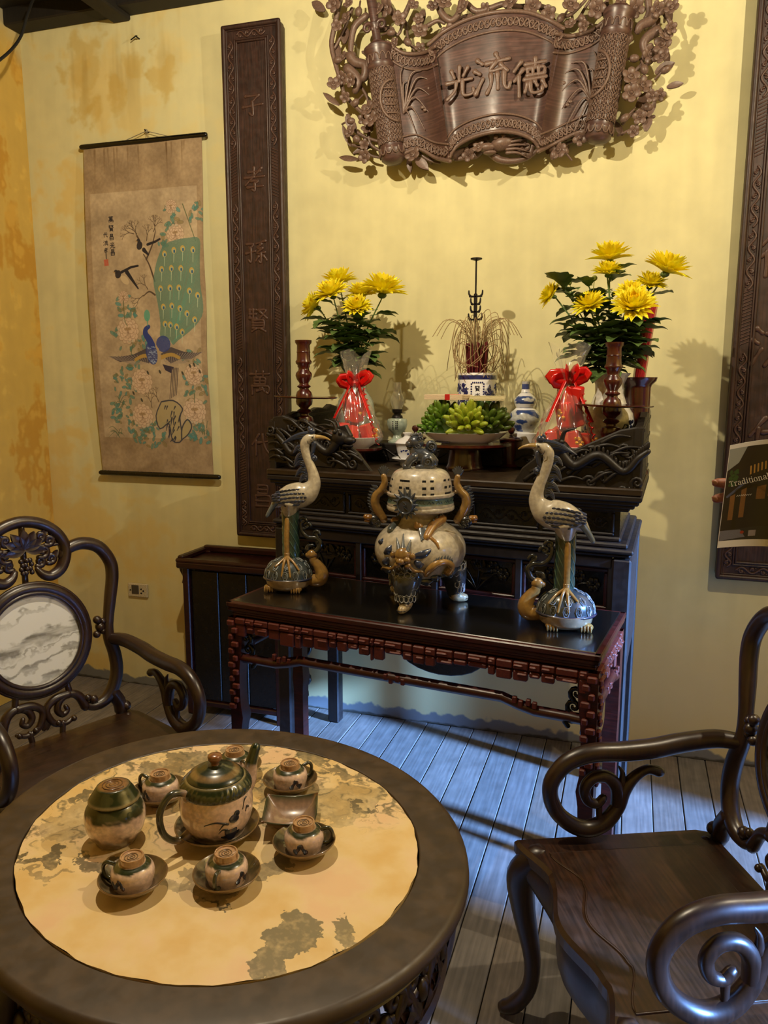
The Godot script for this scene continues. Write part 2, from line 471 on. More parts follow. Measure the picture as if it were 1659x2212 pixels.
func painting() -> ImageTexture:
	rng.seed = 12
	var W := 560
	var H := 1344
	var n1 := noise_image(51, 0.008, W, H, 4, false)
	var n2 := noise_image(52, 0.05, W, H, 3, false)
	pic = Image.create(W, H, false, Image.FORMAT_RGB8)
	for y in H:
		for x in W:
			var v := (n1.get_pixel(x, y).r - 0.5) * 0.16 + (n2.get_pixel(x, y).r - 0.5) * 0.07
			var c := Color(0.60, 0.515, 0.40)
			if y > 178 and y < 1190 and x > 26 and x < 534: c = Color(0.67, 0.595, 0.485)
			pic.set_pixel(x, y, Color(c.r + v, c.g + v * 0.95, c.b + v * 0.8))
	for k in 14:
		var x := rng.randf_range(30, 530)
		brush([Vector2(x, 6), Vector2(x + rng.randf_range(-5, 5), rng.randf_range(60, 170))], 5.0, 1.0, Color(0.36, 0.26, 0.15, 0.10))
	var teal := Color(0.30, 0.52, 0.48, 0.75)
	var blue_green := Color(0.25, 0.55, 0.58, 0.75)
	var olive := Color(0.50, 0.44, 0.24, 0.5)
	var ink := Color(0.13, 0.11, 0.13, 0.9)
	var bark := Color(0.30, 0.24, 0.19, 0.8)
	# leaves and peonies
	for s in [[V2([416,296]), 9, 46.0], [V2([537,277]), 9, 40.0], [V2([368,383]), 6, 26.0], [V2([178,635]), 10, 46.0], [V2([134,738]), 7, 40.0], [V2([229,778]), 8, 44.0], [V2([189,855]), 9, 50.0], [V2([148,962]), 12, 56.0], [V2([129,1070]), 12, 56.0], [V2([499,981]), 12, 56.0], [V2([275,1167]), 16, 60.0], [V2([206,1159]), 14, 50.0], [V2([502,1153]), 14, 56.0], [V2([482,867]), 8, 40.0]]:
		for k in s[1] * 2:
			var p: Vector2 = s[0][0] + Vector2(rng.randf_range(-1, 1), rng.randf_range(-1, 1)) * s[2]
			painted_leaf(p, rng.randf_range(9, 16), rng.randf() * TAU, [teal, blue_green, teal, olive][rng.randi() % 4])
	for q in [[V2([414,253]), 26.0], [V2([432,360]), 38.0], [V2([169,600]), 24.0], [V2([183,739]), 52.0], [V2([239,950]), 50.0], [V2([231,1095]), 50.0], [V2([484,1073]), 52.0], [V2([491,920]), 42.0]]:
		peony(q[0][0], q[1])
	for q in [V2([168,615, 170,691, 182,720]), V2([468,246, 497,319, 525,392]), V2([487,1000, 485,1038]), V2([205,788, 190,845])]: brush(smooth(q, 4), 2.0, 1.4, Color(0.38, 0.40, 0.28, 0.8))
	# grass
	for k in 26:
		var p: Vector2 = [V2([122,1060]), V2([104,1190]), V2([524,1163])][k % 3][0] + Vector2(rng.randf_range(-14, 14), rng.randf_range(-30, 10))
		var e: Vector2 = p + Vector2(rng.randf_range(-70, 50) * (1.0 if k % 3 < 2 else -0.4), rng.randf_range(-30, 20))
		brush(smooth([p, p.lerp(e, 0.5) + Vector2(0, -14), e], 5), 1.6, 0.5, Color(0.36, 0.40, 0.30, 0.75))
	# branches and bare twigs
	for q in [V2([326,541, 305,481, 289,452, 274,429]), V2([289,452, 319,399, 337,345]), V2([247,358, 264,387, 274,429]), V2([325,596, 297,582, 267,600])]: brush(smooth(q, 4), 4.0, 2.0, bark)
	for q in [[V2([247,358]), -1.9], [V2([246,349]), -2.4], [V2([337,345]), -1.7], [V2([328,345]), -1.2], [V2([293,379]), -1.4], [V2([232,348]), -2.9], [V2([291,573]), -2.2], [V2([267,596]), 2.6], [V2([317,1035]), -2.0], [V2([281,1059]), -1.7]]:
		twig(q[0][0], q[1], 22.0, 1.7, 4, Color(bark.r, bark.g, bark.b, 0.75))
	# the great tail with its eyes
	var tail := smooth(V2([373,405, 422,386, 483,379, 543,384, 541,464, 537,558, 545,669, 501,731, 427,782, 401,800, 385,777, 343,767, 346,714, 337,632, 321,550, 328,502, 344,455]), 4, true)
	fill(tail, Color(0.33, 0.47, 0.40, 0.85), 0.25)
	for k in 60:
		var p: Vector2 = V2([391,787])[0]
		var e: Vector2 = tail[rng.randi() % 44]
		brush([p.lerp(e, 0.15), p.lerp(e, rng.randf_range(0.5, 0.95))], 0.9, 0.7, Color(0.36, 0.58, 0.50, 0.35))
	for q in V2([378,436, 423,424, 464,419, 511,425, 362,496, 408,494, 452,496, 501,506, 353,573, 398,571, 439,572, 486,585, 522,603, 363,646, 403,643, 440,654, 471,675, 505,700, 368,715, 392,719, 421,727, 446,748]):
		brush([q + Vector2(0, 8), q + Vector2(-3, 48)], 1.3, 0.8, Color(0.72, 0.78, 0.66, 0.7))
		fill(oval(q, 11, 13), Color(0.75, 0.62, 0.30, 0.9))
		fill(oval(q + Vector2(1, 3), 7, 9), Color(0.62, 0.68, 0.58, 1))
		fill(oval(q + Vector2(2, 4), 4.5, 6), Color(0.20, 0.34, 0.46, 1))
	# wings
	for side in [V2([316,837, 272,812, 202,838, 137,845, 80,844, 135,868, 224,861, 280,875]), V2([339,837, 390,809, 451,829, 506,834, 538,830, 483,858, 432,859, 386,876])]:
		fill(side, Color(0.27, 0.24, 0.26, 0.9))
		for k in 16:
			var t := float(k) / 15.0
			var p: Vector2 = side[0].lerp(side[4], t)
			brush([p, p.lerp(side[7], 0.6) + Vector2(0, 18)], 1.4, 0.8, Color(0.55, 0.5, 0.46, 0.7))
		brush(smooth([side[0] + Vector2(0, 14), side[0].lerp(side[4], 0.25) + Vector2(0, 4), side[0].lerp(side[4], 0.45) + Vector2(0, 20)], 8), 9.0, 7.0, Color(0.66, 0.54, 0.28, 0.9))
	# body, neck and crest
	var bl := Color(0.17, 0.23, 0.50, 0.95)
	fill(oval(V2([355,796])[0], 34, 34), bl, 0.3)
	fill(oval(V2([307,839])[0], 32, 52, -0.3), Color(0.66, 0.58, 0.45, 1))
	fill(oval(V2([296,833])[0], 28, 48, -0.2), bl, 0.35)
	brush(smooth(V2([287,724, 272,735, 271,754, 288,778, 300,804]), 6), 8.0, 17.0, bl)
	for k in 40:
		var p: Vector2 = V2([296,839])[0] + Vector2(rng.randf_range(-20, 20), rng.randf_range(-36, 36))
		brush([p, p + Vector2(8, 3)], 1.4, 0.8, Color(0.60, 0.68, 0.80, 0.6))
	fill(oval(V2([282,679])[0], 15, 24), Color(0.30, 0.60, 0.52, 0.8))
	brush(V2([282,690, 284,724]), 2.0, 1.5, Color(0.30, 0.60, 0.52, 0.9))
	fill(V2([346,879, 399,891, 384,916, 358,904]), Color(0.20, 0.17, 0.24, 1))
	for k in 5: brush([V2([390,895])[0] + Vector2(k * 7.0, 0), V2([370,1023])[0] + Vector2(k * 8.0, -k * 4.0)], 2.2, 1.4, Color(0.35, 0.30, 0.28, 0.8))
	for q in V2([271,913, 331,910, 438,916, 475,886, 495,882, 520,909, 192,999, 232,1028]): painted_leaf(q, 9, 1.1, Color(0.14, 0.14, 0.12, 0.95))
	# rock
	for rk in [V2([328,1035, 385,1029, 426,1062, 411,1101, 415,1194, 370,1199, 358,1127, 313,1149, 298,1094]), V2([413,1194, 418,1145, 446,1108, 465,1135, 446,1170])]:
		fill(rk, Color(0.64, 0.58, 0.42, 0.9))
		rk.append(rk[0])
		brush(smooth(rk, 3), 3.0, 2.4, Color(0.25, 0.24, 0.27, 0.85))
	for k in 26:
		var p: Vector2 = V2([374,1107])[0] + Vector2(rng.randf_range(-28, 40), rng.randf_range(-60, 84))
		brush([p, p + Vector2(rng.randf_range(-16, -2), rng.randf_range(14, 34))], 3.0, 1.0, Color(0.20, 0.20, 0.24, 0.75))
	# two magpies
	for m in [V2([253,377, 258,397, 278,415, 297,394, 335,385, 360,375, 290,438, 303,438]), V2([139,496, 149,507, 180,531, 164,499, 213,480, 249,476, 203,523, 246,571])]:
		fill(oval(m[2], 24, 14, 0.7), Color(0.74, 0.66, 0.53, 1))
		fill(oval(m[1], 14, 17, 0.4), ink)
		fill(oval(m[0], 9, 8), ink)
		brush([m[0] + Vector2(-6, 2), m[0] + Vector2(-17, -1)], 2.2, 0.8, Color(0.6, 0.48, 0.3, 1))
		brush([m[3], m[4], m[5]], 5.5, 4.0, ink)
		brush([m[6] + Vector2(-12, -24), m[7]], 9.0, 3.0, ink)
	# writing and seal
	var cy := 0
	for q in V2([125,285, 125,320, 125,355, 127,389, 128,417]):
		small_char(q, 26.0, ["wan", "xian", "chang", "guang", "chang"][cy], ink)
		cy += 1
	for q in V2([96,346, 96,378, 96,408]):
		small_char(q, 22.0, ["dai", "liu", "xiao"][cy - 5], ink)
		cy += 1
	brush(V2([95,417, 96,443]), 1.8, 1.4, ink)
	fill(V2([84,445, 105,444, 106,470, 85,471]), Color(0.72, 0.25, 0.17, 0.85), 0.5)
	return ImageTexture.create_from_image(pic)

func hanging_scroll() -> void:
	var o := Vector3(-2.11, 1.07, 0.0)
	var t := thing("hanging_scroll", "faded paper hanging scroll with a peacock, peonies and two magpies", "scroll", o)
	var m := mat(Color.WHITE, 0.8)
	m.albedo_texture = painting()
	var b := MB.new()
	for back in 2:
		var p := PackedVector3Array()
		for i in 25:
			for j in 13:
				var v := float(i) / 24.0
				var u := float(j) / 12.0
				var edge := pow(u, 6.0) * sin(v * PI)
				var bow := sin(v * PI) * 0.016
				p.append(Vector3(-2.42 + 0.605 * u - 0.012 * edge - 0.006 * sin(v * PI) * (1.0 - u), 2.53 - 1.46 * v, 0.026 + bow - 0.022 * edge * (0.7 + 0.3 * sin(v * 17.0)) - 0.001 * back + 0.003 * sin(u * 9.0 + v * 4.0)))
		b.sheet(p, 25, 13)
	for k in b.U.size(): b.U[k] = Vector2(b.U[k].y, b.U[k].x)
	part(b, "painted_paper", m, t, true)
	b = MB.new()
	b.tube([Vector3(-2.43, 2.542, 0.026), Vector3(-1.797, 2.538, 0.026)], 0.0105, 12)
	part(b, "top_rod", M.black_lacquer, t, true)
	b = MB.new()
	b.tube([Vector3(-2.426, 1.066, 0.03), Vector3(-1.788, 1.066, 0.03)], 0.0115, 12)
	part(b, "bottom_rod", M.black_lacquer, t, true)
	b = MB.new()
	var hook := Vector3(-2.092,2.581,0.02)
	b.tube([Vector3(-2.245,2.535,0.03), hook, Vector3(-1.934,2.534,0.03)], 0.0016, 5)
	b.tube([hook, Vector3(-2.09,2.542,0.03)], 0.0012, 5)
	b.tube([hook, Vector3(-2.071,2.542,0.03)], 0.0012, 5)
	b.blob(hook, Vector3(0.008, 0.007, 0.006))
	part(b, "cord", M.cord, t, true)
	b = MB.new()
	b.tube([hook + Vector3(0, 0, -0.022), hook + Vector3(0, 0.002, 0.012)], 0.003, 6)
	part(b, "nail", M.dark_metal, t, true)

func wall_bits() -> void:
	var b := MB.new()
	var n := Vector3(-2.118,2.964,0)
	b.tube([n + Vector3(0, 0, -0.005), n + Vector3(0, 0.0, 0.03), n + Vector3(0.012, -0.004, 0.036)], 0.003, 6)
	b.tube([n + Vector3(0.0, 0.0, 0.028), n + Vector3(-0.022, -0.012, 0.03)], 0.0025, 6)
	tag(part(b, "nail", M.dark_metal, thing("bent_nail", "rusty bent nail sticking out of the yellow wall above the hanging scroll", "nail", n), true).get_parent(), "rusty bent nail sticking out of the yellow wall above the hanging scroll", "nail")
	var c := Vector3(-2.269,0.488,0)
	var t := thing("wall_socket", "scuffed cream wall socket low on the yellow wall left of the dark cabinet", "socket", c)
	b = MB.new()
	b.box(Vector3(0, 0, 0.006), Vector3(0.112, 0.068, 0.014), 0.004)
	part(b, "plate", mat(Color(0.80, 0.74, 0.60), 0.4, M.fine, Vector3.ONE * 5.0), t)
	b = MB.new()
	b.box(Vector3(-0.012, 0.004, 0.0135), Vector3(0.04, 0.044, 0.006), 0.002)
	part(b, "switch", mat(Color(0.30, 0.27, 0.22), 0.5, M.fine, Vector3.ONE * 20.0), t)
	for g in [[0.022, 0.008], [0.022, -0.012], [0.034, 0.0], [-0.04, 0.0]]:
		b = MB.new()
		b.lathe(V2([0.0, 0.0, 0.004, 0.0, 0.0035, 0.003, 0.0, 0.003]), 10)
		b.V = Transform3D(Basis(Vector3.RIGHT, PI / 2), Vector3(g[0], g[1], 0.0125)) * b.V
		part(b, "hole" if g[0] > 0 else "screw", M.dark_metal, t)
	var cb := thing("electric_cable", "black electric cable drooping from the ceiling corner to the left wall", "cable", Vector3(-2.7, 3.0, 0.3))
	b = MB.new()
	b.tube(smooth([Vector3(-2.45, 3.06, 0.25), Vector3(-2.44,2.982,0.3), Vector3(-2.438,2.878,0.35), Vector3(-2.434,2.796,0.42), Vector3(-2.442,2.72,0.5)], 6), 0.006, 7)
	part(b, "cable", mat(Color(0.06, 0.055, 0.05), 0.6), cb, true)
	couplet(Vector3(-1.558, 1.867, 0.018), 0.266, 2.13, 0.012, -0.0055, [["zi", 2.62, 0.0], ["xiao", 2.33, 0.0], ["sun", 2.04, 0.0], ["xian", 1.76, 0.0], ["wan", 1.49, 0.0], ["dai", 1.22, 0.0], ["chang", 0.99, 0.0]], 0.105, "tall dark wooden board with seven carved characters between the hanging scroll and the altar")
	couplet(Vector3(0.478, 1.84, 0.018), 0.29, 2.17, 0.012, -0.002, [["zi", 2.62, 0.0], ["guang", 2.30, 0.0], ["de", 1.93, -0.01], ["liu", 1.62, -0.01], ["dai", 1.3, 0.0]], 0.15, "tall dark carved wooden board cut by the right edge of the photo, behind the magazine")

# ---------------------------------------------------------------- carved plaque in the shape of an unrolled scroll
func leaf_mesh(ln: float, w: float) -> ArrayMesh:
	var b := MB.new()
	b.leaf(Vector3.ZERO, Vector3.UP, Vector3.BACK, ln, w, 0.25, 0.25, 0.12, 0.003)
	return b.mesh()

func blossom_mesh(r: float) -> ArrayMesh:
	var b := MB.new()
	for i in 5:
		var a := TAU * i / 5.0 + 0.3
		var d := Vector3(cos(a), sin(a), 0)
		b.blob(d * r * 0.58 + Vector3(0, 0, r * 0.12), Vector3(r * 0.44, r * 0.42, r * 0.16), Basis(d, Vector3(-d.y, d.x, 0), Vector3.BACK).rotated(Vector3(-d.y, d.x, 0), -0.35), 10, 6)
	b.lathe(V2([0.0, -0.2 * r, 0.3 * r, 0.0, 0.34 * r, 0.2 * r, 0.24 * r, 0.26 * r, 0.2 * r, 0.2 * r, 0.14 * r, 0.34 * r, 0.0, 0.4 * r]), 10)
	# the lathe stands along y: lay it towards the viewer
	var n := 5 * 11 * 6
	for k in range(n, b.V.size()):
		b.V[k] = Vector3(b.V[k].x, -b.V[k].z, b.V[k].y)
		b.N[k] = Vector3(b.N[k].x, -b.N[k].z, b.N[k].y)
	return b.mesh()

func put(m: Mesh, called: String, mt: Material, parent: Node3D, at: Vector3, bas: Basis) -> MeshInstance3D:
	var o := MeshInstance3D.new()
	o.name = called
	o.mesh = m
	o.set_surface_override_material(0, mt)
	parent.add_child(o, true)
	o.transform = Transform3D(bas, at - parent.position)
	return o

func rolled_sheet(b: MB, top: Array, bot: Array, th: float) -> void:
	var n := top.size()
	var p := PackedVector3Array()
	for i in n:
		for j in 9: p.append(top[i].lerp(bot[i], float(j) / 8.0))
	b.sheet(p, n, 9)
	var q := PackedVector3Array()
	for k in p: q.append(k - Vector3(0, 0, th))
	b.sheet(q, n, 9)
	for s in [0, 8]:
		var e := PackedVector3Array()
		for i in n:
			e.append(p[i * 9 + s])
			e.append(q[i * 9 + s])
		b.sheet(e, n, 2)

func plaque() -> void:
	rng.seed = 33
	var o := Vector3(-0.5502,2.63,0)
	var t := thing("carved_plaque", "dark carved wooden plaque shaped like an unrolled scroll in a wreath of plum blossom", "plaque", o)
	# three leaves of the unrolled sheet: top and bottom edges
	var sides := [
		[[Vector3(-0.956,2.768,0.1)] + [Vector3(-0.8978,2.728,0.085)] + [Vector3(-0.8153,2.714,0.1)] + [Vector3(-0.758,2.71,0.15)], [Vector3(-0.8918,2.363,0.1)] + [Vector3(-0.8349,2.38,0.085)] + [Vector3(-0.7627,2.338,0.1)] + [Vector3(-0.6948,2.307,0.15)]],
		[[Vector3(-0.7853,2.724,0.14)] + [Vector3(-0.7344,2.768,0.12)] + [Vector3(-0.6415,2.792,0.135)] + [Vector3(-0.5342,2.796,0.15)] + [Vector3(-0.4325,2.789,0.135)] + [Vector3(-0.352,2.759,0.12)] + [Vector3(-0.2973,2.717,0.14)], [Vector3(-0.7009,2.324,0.14)] + [Vector3(-0.6811,2.364,0.12)] + [Vector3(-0.6168,2.387,0.135)] + [Vector3(-0.5282,2.395,0.15)] + [Vector3(-0.4542,2.388,0.135)] + [Vector3(-0.3968,2.365,0.12)] + [Vector3(-0.3701,2.331,0.14)]],
		[[Vector3(-0.3197,2.697,0.15)] + [Vector3(-0.2712,2.704,0.1)] + [Vector3(-0.1933,2.725,0.085)] + [Vector3(-0.1363,2.76,0.1)], [Vector3(-0.37,2.313,0.15)] + [Vector3(-0.3235,2.348,0.1)] + [Vector3(-0.2517,2.38,0.085)] + [Vector3(-0.1831,2.389,0.1)]],
	]
	for k in 3:
		var tp := smooth(sides[k][0], 5)
		var bt := smooth(sides[k][1], 5)
		var b := MB.new()
		rolled_sheet(b, tp, bt, 0.02)
		part(b, "centre_panel" if k == 1 else "side_panel", M.plaque, t, true)
		b = MB.new()
		for e in [[0.0, 0.010], [0.075, 0.0035], [0.155, 0.0055], [0.85, 0.0055], [0.93, 0.0035], [1.0, 0.010]]:
			var line := []
			for i in tp.size(): line.append(tp[i].lerp(bt[i], e[0]) + Vector3(0, 0, 0.003))
			b.tube(line, e[1] * (1.0 if e[0] in [0.0, 1.0, 0.155, 0.85] else 0.01) * 0.75, 7)
		part(b, "edge_moulding", M.plaque_carving, t, true)
		for e in [0.08, 0.925]:
			b = MB.new()
			var nseg := tp.size() - 1
			for i in range(0, nseg - 1, 2):
				var a: Vector3 = tp[i].lerp(bt[i], e)
				var c: Vector3 = tp[i + 2].lerp(bt[i + 2], e)
				vine(b, a + Vector3(0, 0, 0.002), c + Vector3(0, 0, 0.002), Vector3(0, 0, 1), 0.045, 2, 0.0035)
			part(b, "carved_border", M.plaque_carving, t, true)
	# writing: three characters, read from the right
	for c in [["guang", Vector3(-0.6661,2.579,0.148), 0.115], ["liu", Vector3(-0.5442,2.592,0.152), 0.135], ["de", Vector3(-0.4108,2.566,0.15), 0.125]]:
		var b := MB.new()
		strokes(b, GLYPH[c[0]], c[1], Vector3(0.995, 0.06, 0.0), Vector3(-0.06, 0.995, 0.0), c[2], c[2] * 0.06)
		part(b, "character", M.plaque_carving, t, true)
	# orchid leaves on the side panels
	for s in [[Vector3(-0.8936,2.514,0.096), V3([-0.9006,2.561,0.098, -0.8514,2.63,0.098, -0.8166,2.59,0.098]) , 1.0], [Vector3(-0.1934,2.478,0.096), V3([-0.1883,2.51,0.098, -0.2361,2.623,0.098, -0.2786,2.597,0.098]), -1.0]]:
		var b := MB.new()
		var root: Vector3 = s[0]
		for q in [[0.0, 0.20], [0.07, 0.17], [0.11, 0.13], [0.115, 0.07], [0.10, 0.02], [0.085, -0.04], [0.055, -0.06], [0.02, 0.14]]:
			var e := root + Vector3(q[0] * s[2], q[1] - 0.03, 0.004)
			var midp := root.lerp(e, 0.55) + Vector3(-0.012 * s[2], 0.035 + 0.2 * q[0], 0.004)
			var path := smooth([root, midp, e], 6)
			b.tube(path, taper(path.size(), 0.0055, 0.0012), 6, 0.5, Vector3(0, 0, 1))
		for q in [Vector3(0.075, 0.01, 0.004), Vector3(0.10, 0.075, 0.004), Vector3(0.085, 0.0, 0.004)]:
			b.blob(root + Vector3(q.x * s[2], q.y, q.z), Vector3(0.008, 0.006, 0.004))
		part(b, "orchid", M.plaque_carving, t, true)
	# rollers with a honeycomb skin
	for s in [[Vector3(-0.9931,2.74,0.1), Vector3(-0.933,2.346,0.1), 1.0], [Vector3(-0.1127,2.751,0.1), Vector3(-0.1671,2.353,0.1), -1.0]]:
		var a: Vector3 = s[1]
		var c: Vector3 = s[0]
		var L := a.distance_to(c)
		var bas := Basis(Vector3(1, 0, 0), (c - a).normalized(), Vector3(0, 0, 1)).orthonormalized()
		bas.y = (c - a).normalized()
		bas.x = bas.y.cross(Vector3(0, 0, 1)).normalized()
		bas.z = bas.x.cross(bas.y)
		var T := Transform3D(bas, a)
		var R := 0.050
		var b := MB.new()
		b.xf = T
		b.lathe(V2([0.0, -0.02, 0.03, -0.015, 0.046, 0.0, R, 0.03, R, 0.035, 0.047, 0.04, R - 0.003, 0.05, R - 0.003, L - 0.075, 0.047, L - 0.07, R + 0.003, L - 0.062, R + 0.003, L - 0.052, 0.049, L - 0.05, 0.05, L - 0.01, 0.056, L, 0.056, L + 0.012, 0.042, L + 0.018, 0.04, L + 0.024, 0.027, L + 0.026, 0.025, L + 0.034, 0.012, L + 0.036, 0.0, L + 0.038]), 28)
		part(b, "roller", M.plaque, t, true)
		b = MB.new()
		b.xf = T
		var rows := 11
		var hh := (L - 0.15) / rows
		for i in rows + 1:
			for j in 13:
				var ang := (float(j) + (0.5 if i % 2 else 0.0)) * PI / 11.0 - 0.1
				var y := 0.065 + i * hh
				var ring := []
				for k in 6:
					var th := TAU * k / 6.0 + PI / 2.0
					var aa := ang + cos(th) * hh * 0.56 / R
					ring.append(Vector3(cos(aa) * (R - 0.001), y + sin(th) * hh * 0.60, sin(aa) * (R - 0.001)))
				b.tube(ring, 0.0026, 4, 1.0, Vector3.ZERO, false, true)
				b.blob(Vector3(cos(ang) * (R - 0.002), y, sin(ang) * (R - 0.002)), Vector3(0.005, 0.005, 0.005), Basis.IDENTITY, 6, 4)
		for i in 7:
			var ang := i * PI / 6.0
			var arc := []
			for k in 7:
				var th := PI * k / 6.0
				var aa := ang + cos(th) * 0.24
				arc.append(Vector3(cos(aa) * 0.051, L - 0.045 + sin(th) * 0.025, sin(aa) * 0.051))
			b.tube(arc, 0.0028, 5)
			var arc2 := []
			for q in arc: arc2.append(Vector3(q.x, 0.036 - (q.y - L + 0.045), q.z))
			b.tube(arc2, 0.0028, 5)
		part(b, "honeycomb_carving", M.plaque_carving, t, true)
		b = MB.new()
		b.xf = T
		# half medallion with a long-life sign beside the sheet
		var arc := []
		for k in 13:
			var th := PI * k / 12.0 - PI / 2.0
			var aa: float = PI / 2.0 - s[2] * 0.9 + s[2] * cos(th) * 1.05 - 0.05 * s[2]
			arc.append(Vector3(cos(aa) * 0.054, L * 0.5 + sin(th) * 0.075, sin(aa) * 0.054))
		b.tube(arc, 0.0055, 6)
		for q in [[0.35, 0.045], [0.35, 0.015], [0.35, -0.015], [0.35, -0.045]]:
			var l2 := []
			for k in 5:
				var aa: float = PI / 2.0 - s[2] * (0.9 - 0.15 * k)
				l2.append(Vector3(cos(aa) * 0.053, L * 0.5 + q[1], sin(aa) * 0.053))
			b.tube(l2, 0.0042, 5)
		part(b, "medallion", M.plaque_carving, t, true)
		# pin and sword-like grip above the roller
		b = MB.new()
		b.xf = T
		var e := L + 0.03
		b.lathe(V2([0.0, e, 0.017, e, 0.016, e + 0.05, 0.021, e + 0.055, 0.022, e + 0.07, 0.015, e + 0.075, 0.018, e + 0.1, 0.02, e + 0.17, 0.014, e + 0.19, 0.0, e + 0.2]), 14)
		for g in [-1.0, 1.0]:
			b.tube(spiral(Vector3(g * 0.028, e + 0.058, 0.01), Vector3(-g, 0, 0), Vector3(0, 1, 0), 0.022, 0.006, -0.4, 1.2, 14), taper(15, 0.009, 0.004), 6)
		part(b, "pin", M.plaque, t, true)
	# branches of the wreath
	var b := MB.new()
	for q in [
		[V3([-1.156,2.952,0.08, -1.182,2.857,0.08, -1.194,2.792,0.08, -1.172,2.705,0.08, -1.159,2.67,0.08, -1.14,2.608,0.08, -1.092,2.558,0.08, -1.053,2.523,0.08]), 0.010],
		[V3([-1.112,2.918,0.07, -1.141,2.856,0.07, -1.175,2.801,0.07, -1.194,2.779,0.07]), 0.007],
		[V3([-1.048,2.876,0.09, -1.096,2.842,0.09, -1.11,2.761,0.09, -1.097,2.746,0.09]), 0.013],
		[V3([-1.112,2.741,0.09, -1.091,2.717,0.09, -1.053,2.704,0.09, -1.053,2.663,0.09, -1.065,2.656,0.09]), 0.019],
		[V3([-1.122,2.696,0.09, -1.097,2.676,0.09, -1.078,2.649,0.09, -1.092,2.617,0.09]), 0.019],
		[V3([-1.085,2.648,0.07, -1.056,2.603,0.07, -1.038,2.55,0.07]), 0.006],
		[V3([-1.131,2.534,0.07, -1.105,2.48,0.07, -1.057,2.448,0.07, -1.009,2.429,0.07]), 0.008],
		[V3([-1.047,2.475,0.07, -1.038,2.422,0.07, -0.9995,2.393,0.07]), 0.007],
		[V3([-1.129,2.43,0.06, -1.071,2.411,0.06, -1.041,2.382,0.06, -1.007,2.371,0.06]), 0.006],
		[V3([-0.9766,2.932,0.07, -0.9433,2.879,0.07, -0.9101,2.858,0.07, -0.8882,2.888,0.07, -0.8738,2.918,0.07]), 0.012],
		[V3([-0.9524,2.831,0.07, -0.9246,2.803,0.07, -0.8972,2.849,0.07, -0.884,2.782,0.07, -0.8599,2.739,0.07]), 0.006],
		[V3([-0.7661,2.894,0.09, -0.7479,2.845,0.09, -0.7122,2.816,0.09, -0.6863,2.837,0.09, -0.6782,2.875,0.09]), 0.014],
		[V3([-0.8035,2.816,0.08, -0.7678,2.828,0.08, -0.741,2.816,0.08]), 0.008],
		[V3([-0.6541,2.868,0.08, -0.619,2.84,0.08, -0.5676,2.844,0.08, -0.5169,2.852,0.08, -0.466,2.835,0.08, -0.3995,2.83,0.08, -0.3414,2.807,0.08]), 0.011],
		[V3([-0.3081,2.783,0.08, -0.2759,2.786,0.08, -0.2295,2.825,0.08]), 0.007],
		[V3([-0.2793,2.749,0.08, -0.2511,2.768,0.08, -0.2331,2.796,0.08, -0.2135,2.823,0.08]), 0.006],
		[V3([-0.0185,2.796,0.08, -0.0135,2.759,0.08, -0.0231,2.738,0.08]), 0.013],
		[V3([0.0067,2.745,0.09, -0.0073,2.725,0.09, -0.0372,2.714,0.09, -0.0472,2.7,0.09]), 0.019],
		[V3([0.0143,2.688,0.09, -0.0122,2.674,0.09, -0.0264,2.653,0.09, -0.0174,2.627,0.09]), 0.018],
		[V3([0.0424,2.792,0.07, 0.0289,2.765,0.07, 0.0537,2.725,0.07, 0.066,2.694,0.07]), 0.008],
		[V3([0.0327,2.639,0.07, -0.0002,2.598,0.07, -0.0381,2.583,0.07, -0.0555,2.559,0.07]), 0.008],
		[V3([-0.0247,2.623,0.07, -0.0309,2.594,0.07, -0.05,2.573,0.07, -0.0631,2.522,0.07, -0.077,2.485,0.07]), 0.007],
		[V3([0.0038,2.522,0.07, -0.0047,2.477,0.07, -0.0234,2.449,0.07, -0.0617,2.429,0.07, -0.0841,2.404,0.07]), 0.007],
		[V3([-0.0223,2.428,0.06, -0.0441,2.392,0.06, -0.0986,2.37,0.06]), 0.006],
		[V3([0.0202,2.421,0.06, -0.014,2.418,0.06, -0.0372,2.411,0.06]), 0.006],
		[V3([-0.8416,2.374,0.06, -0.8041,2.345,0.06, -0.7578,2.33,0.06]), 0.006],
		[V3([-0.3267,2.33,0.06, -0.2775,2.358,0.06, -0.2201,2.369,0.06]), 0.006],
	]:
		b = MB.new()
		var path := smooth(q[0], 4)
		b.tube(path, taper(path.size(), q[1] * 1.1, q[1] * 0.75), 7)
		b.tube([path[path.size() / 2], path[path.size() / 2] - Vector3(0, 0, 0.052)], 0.005, 5)
		part(b, "branch", M.plaque_carving, t, true)
	# blossoms, buds and leaves, each a piece of its own
	var bl := [blossom_mesh(0.034), blossom_mesh(0.028), blossom_mesh(0.023)]
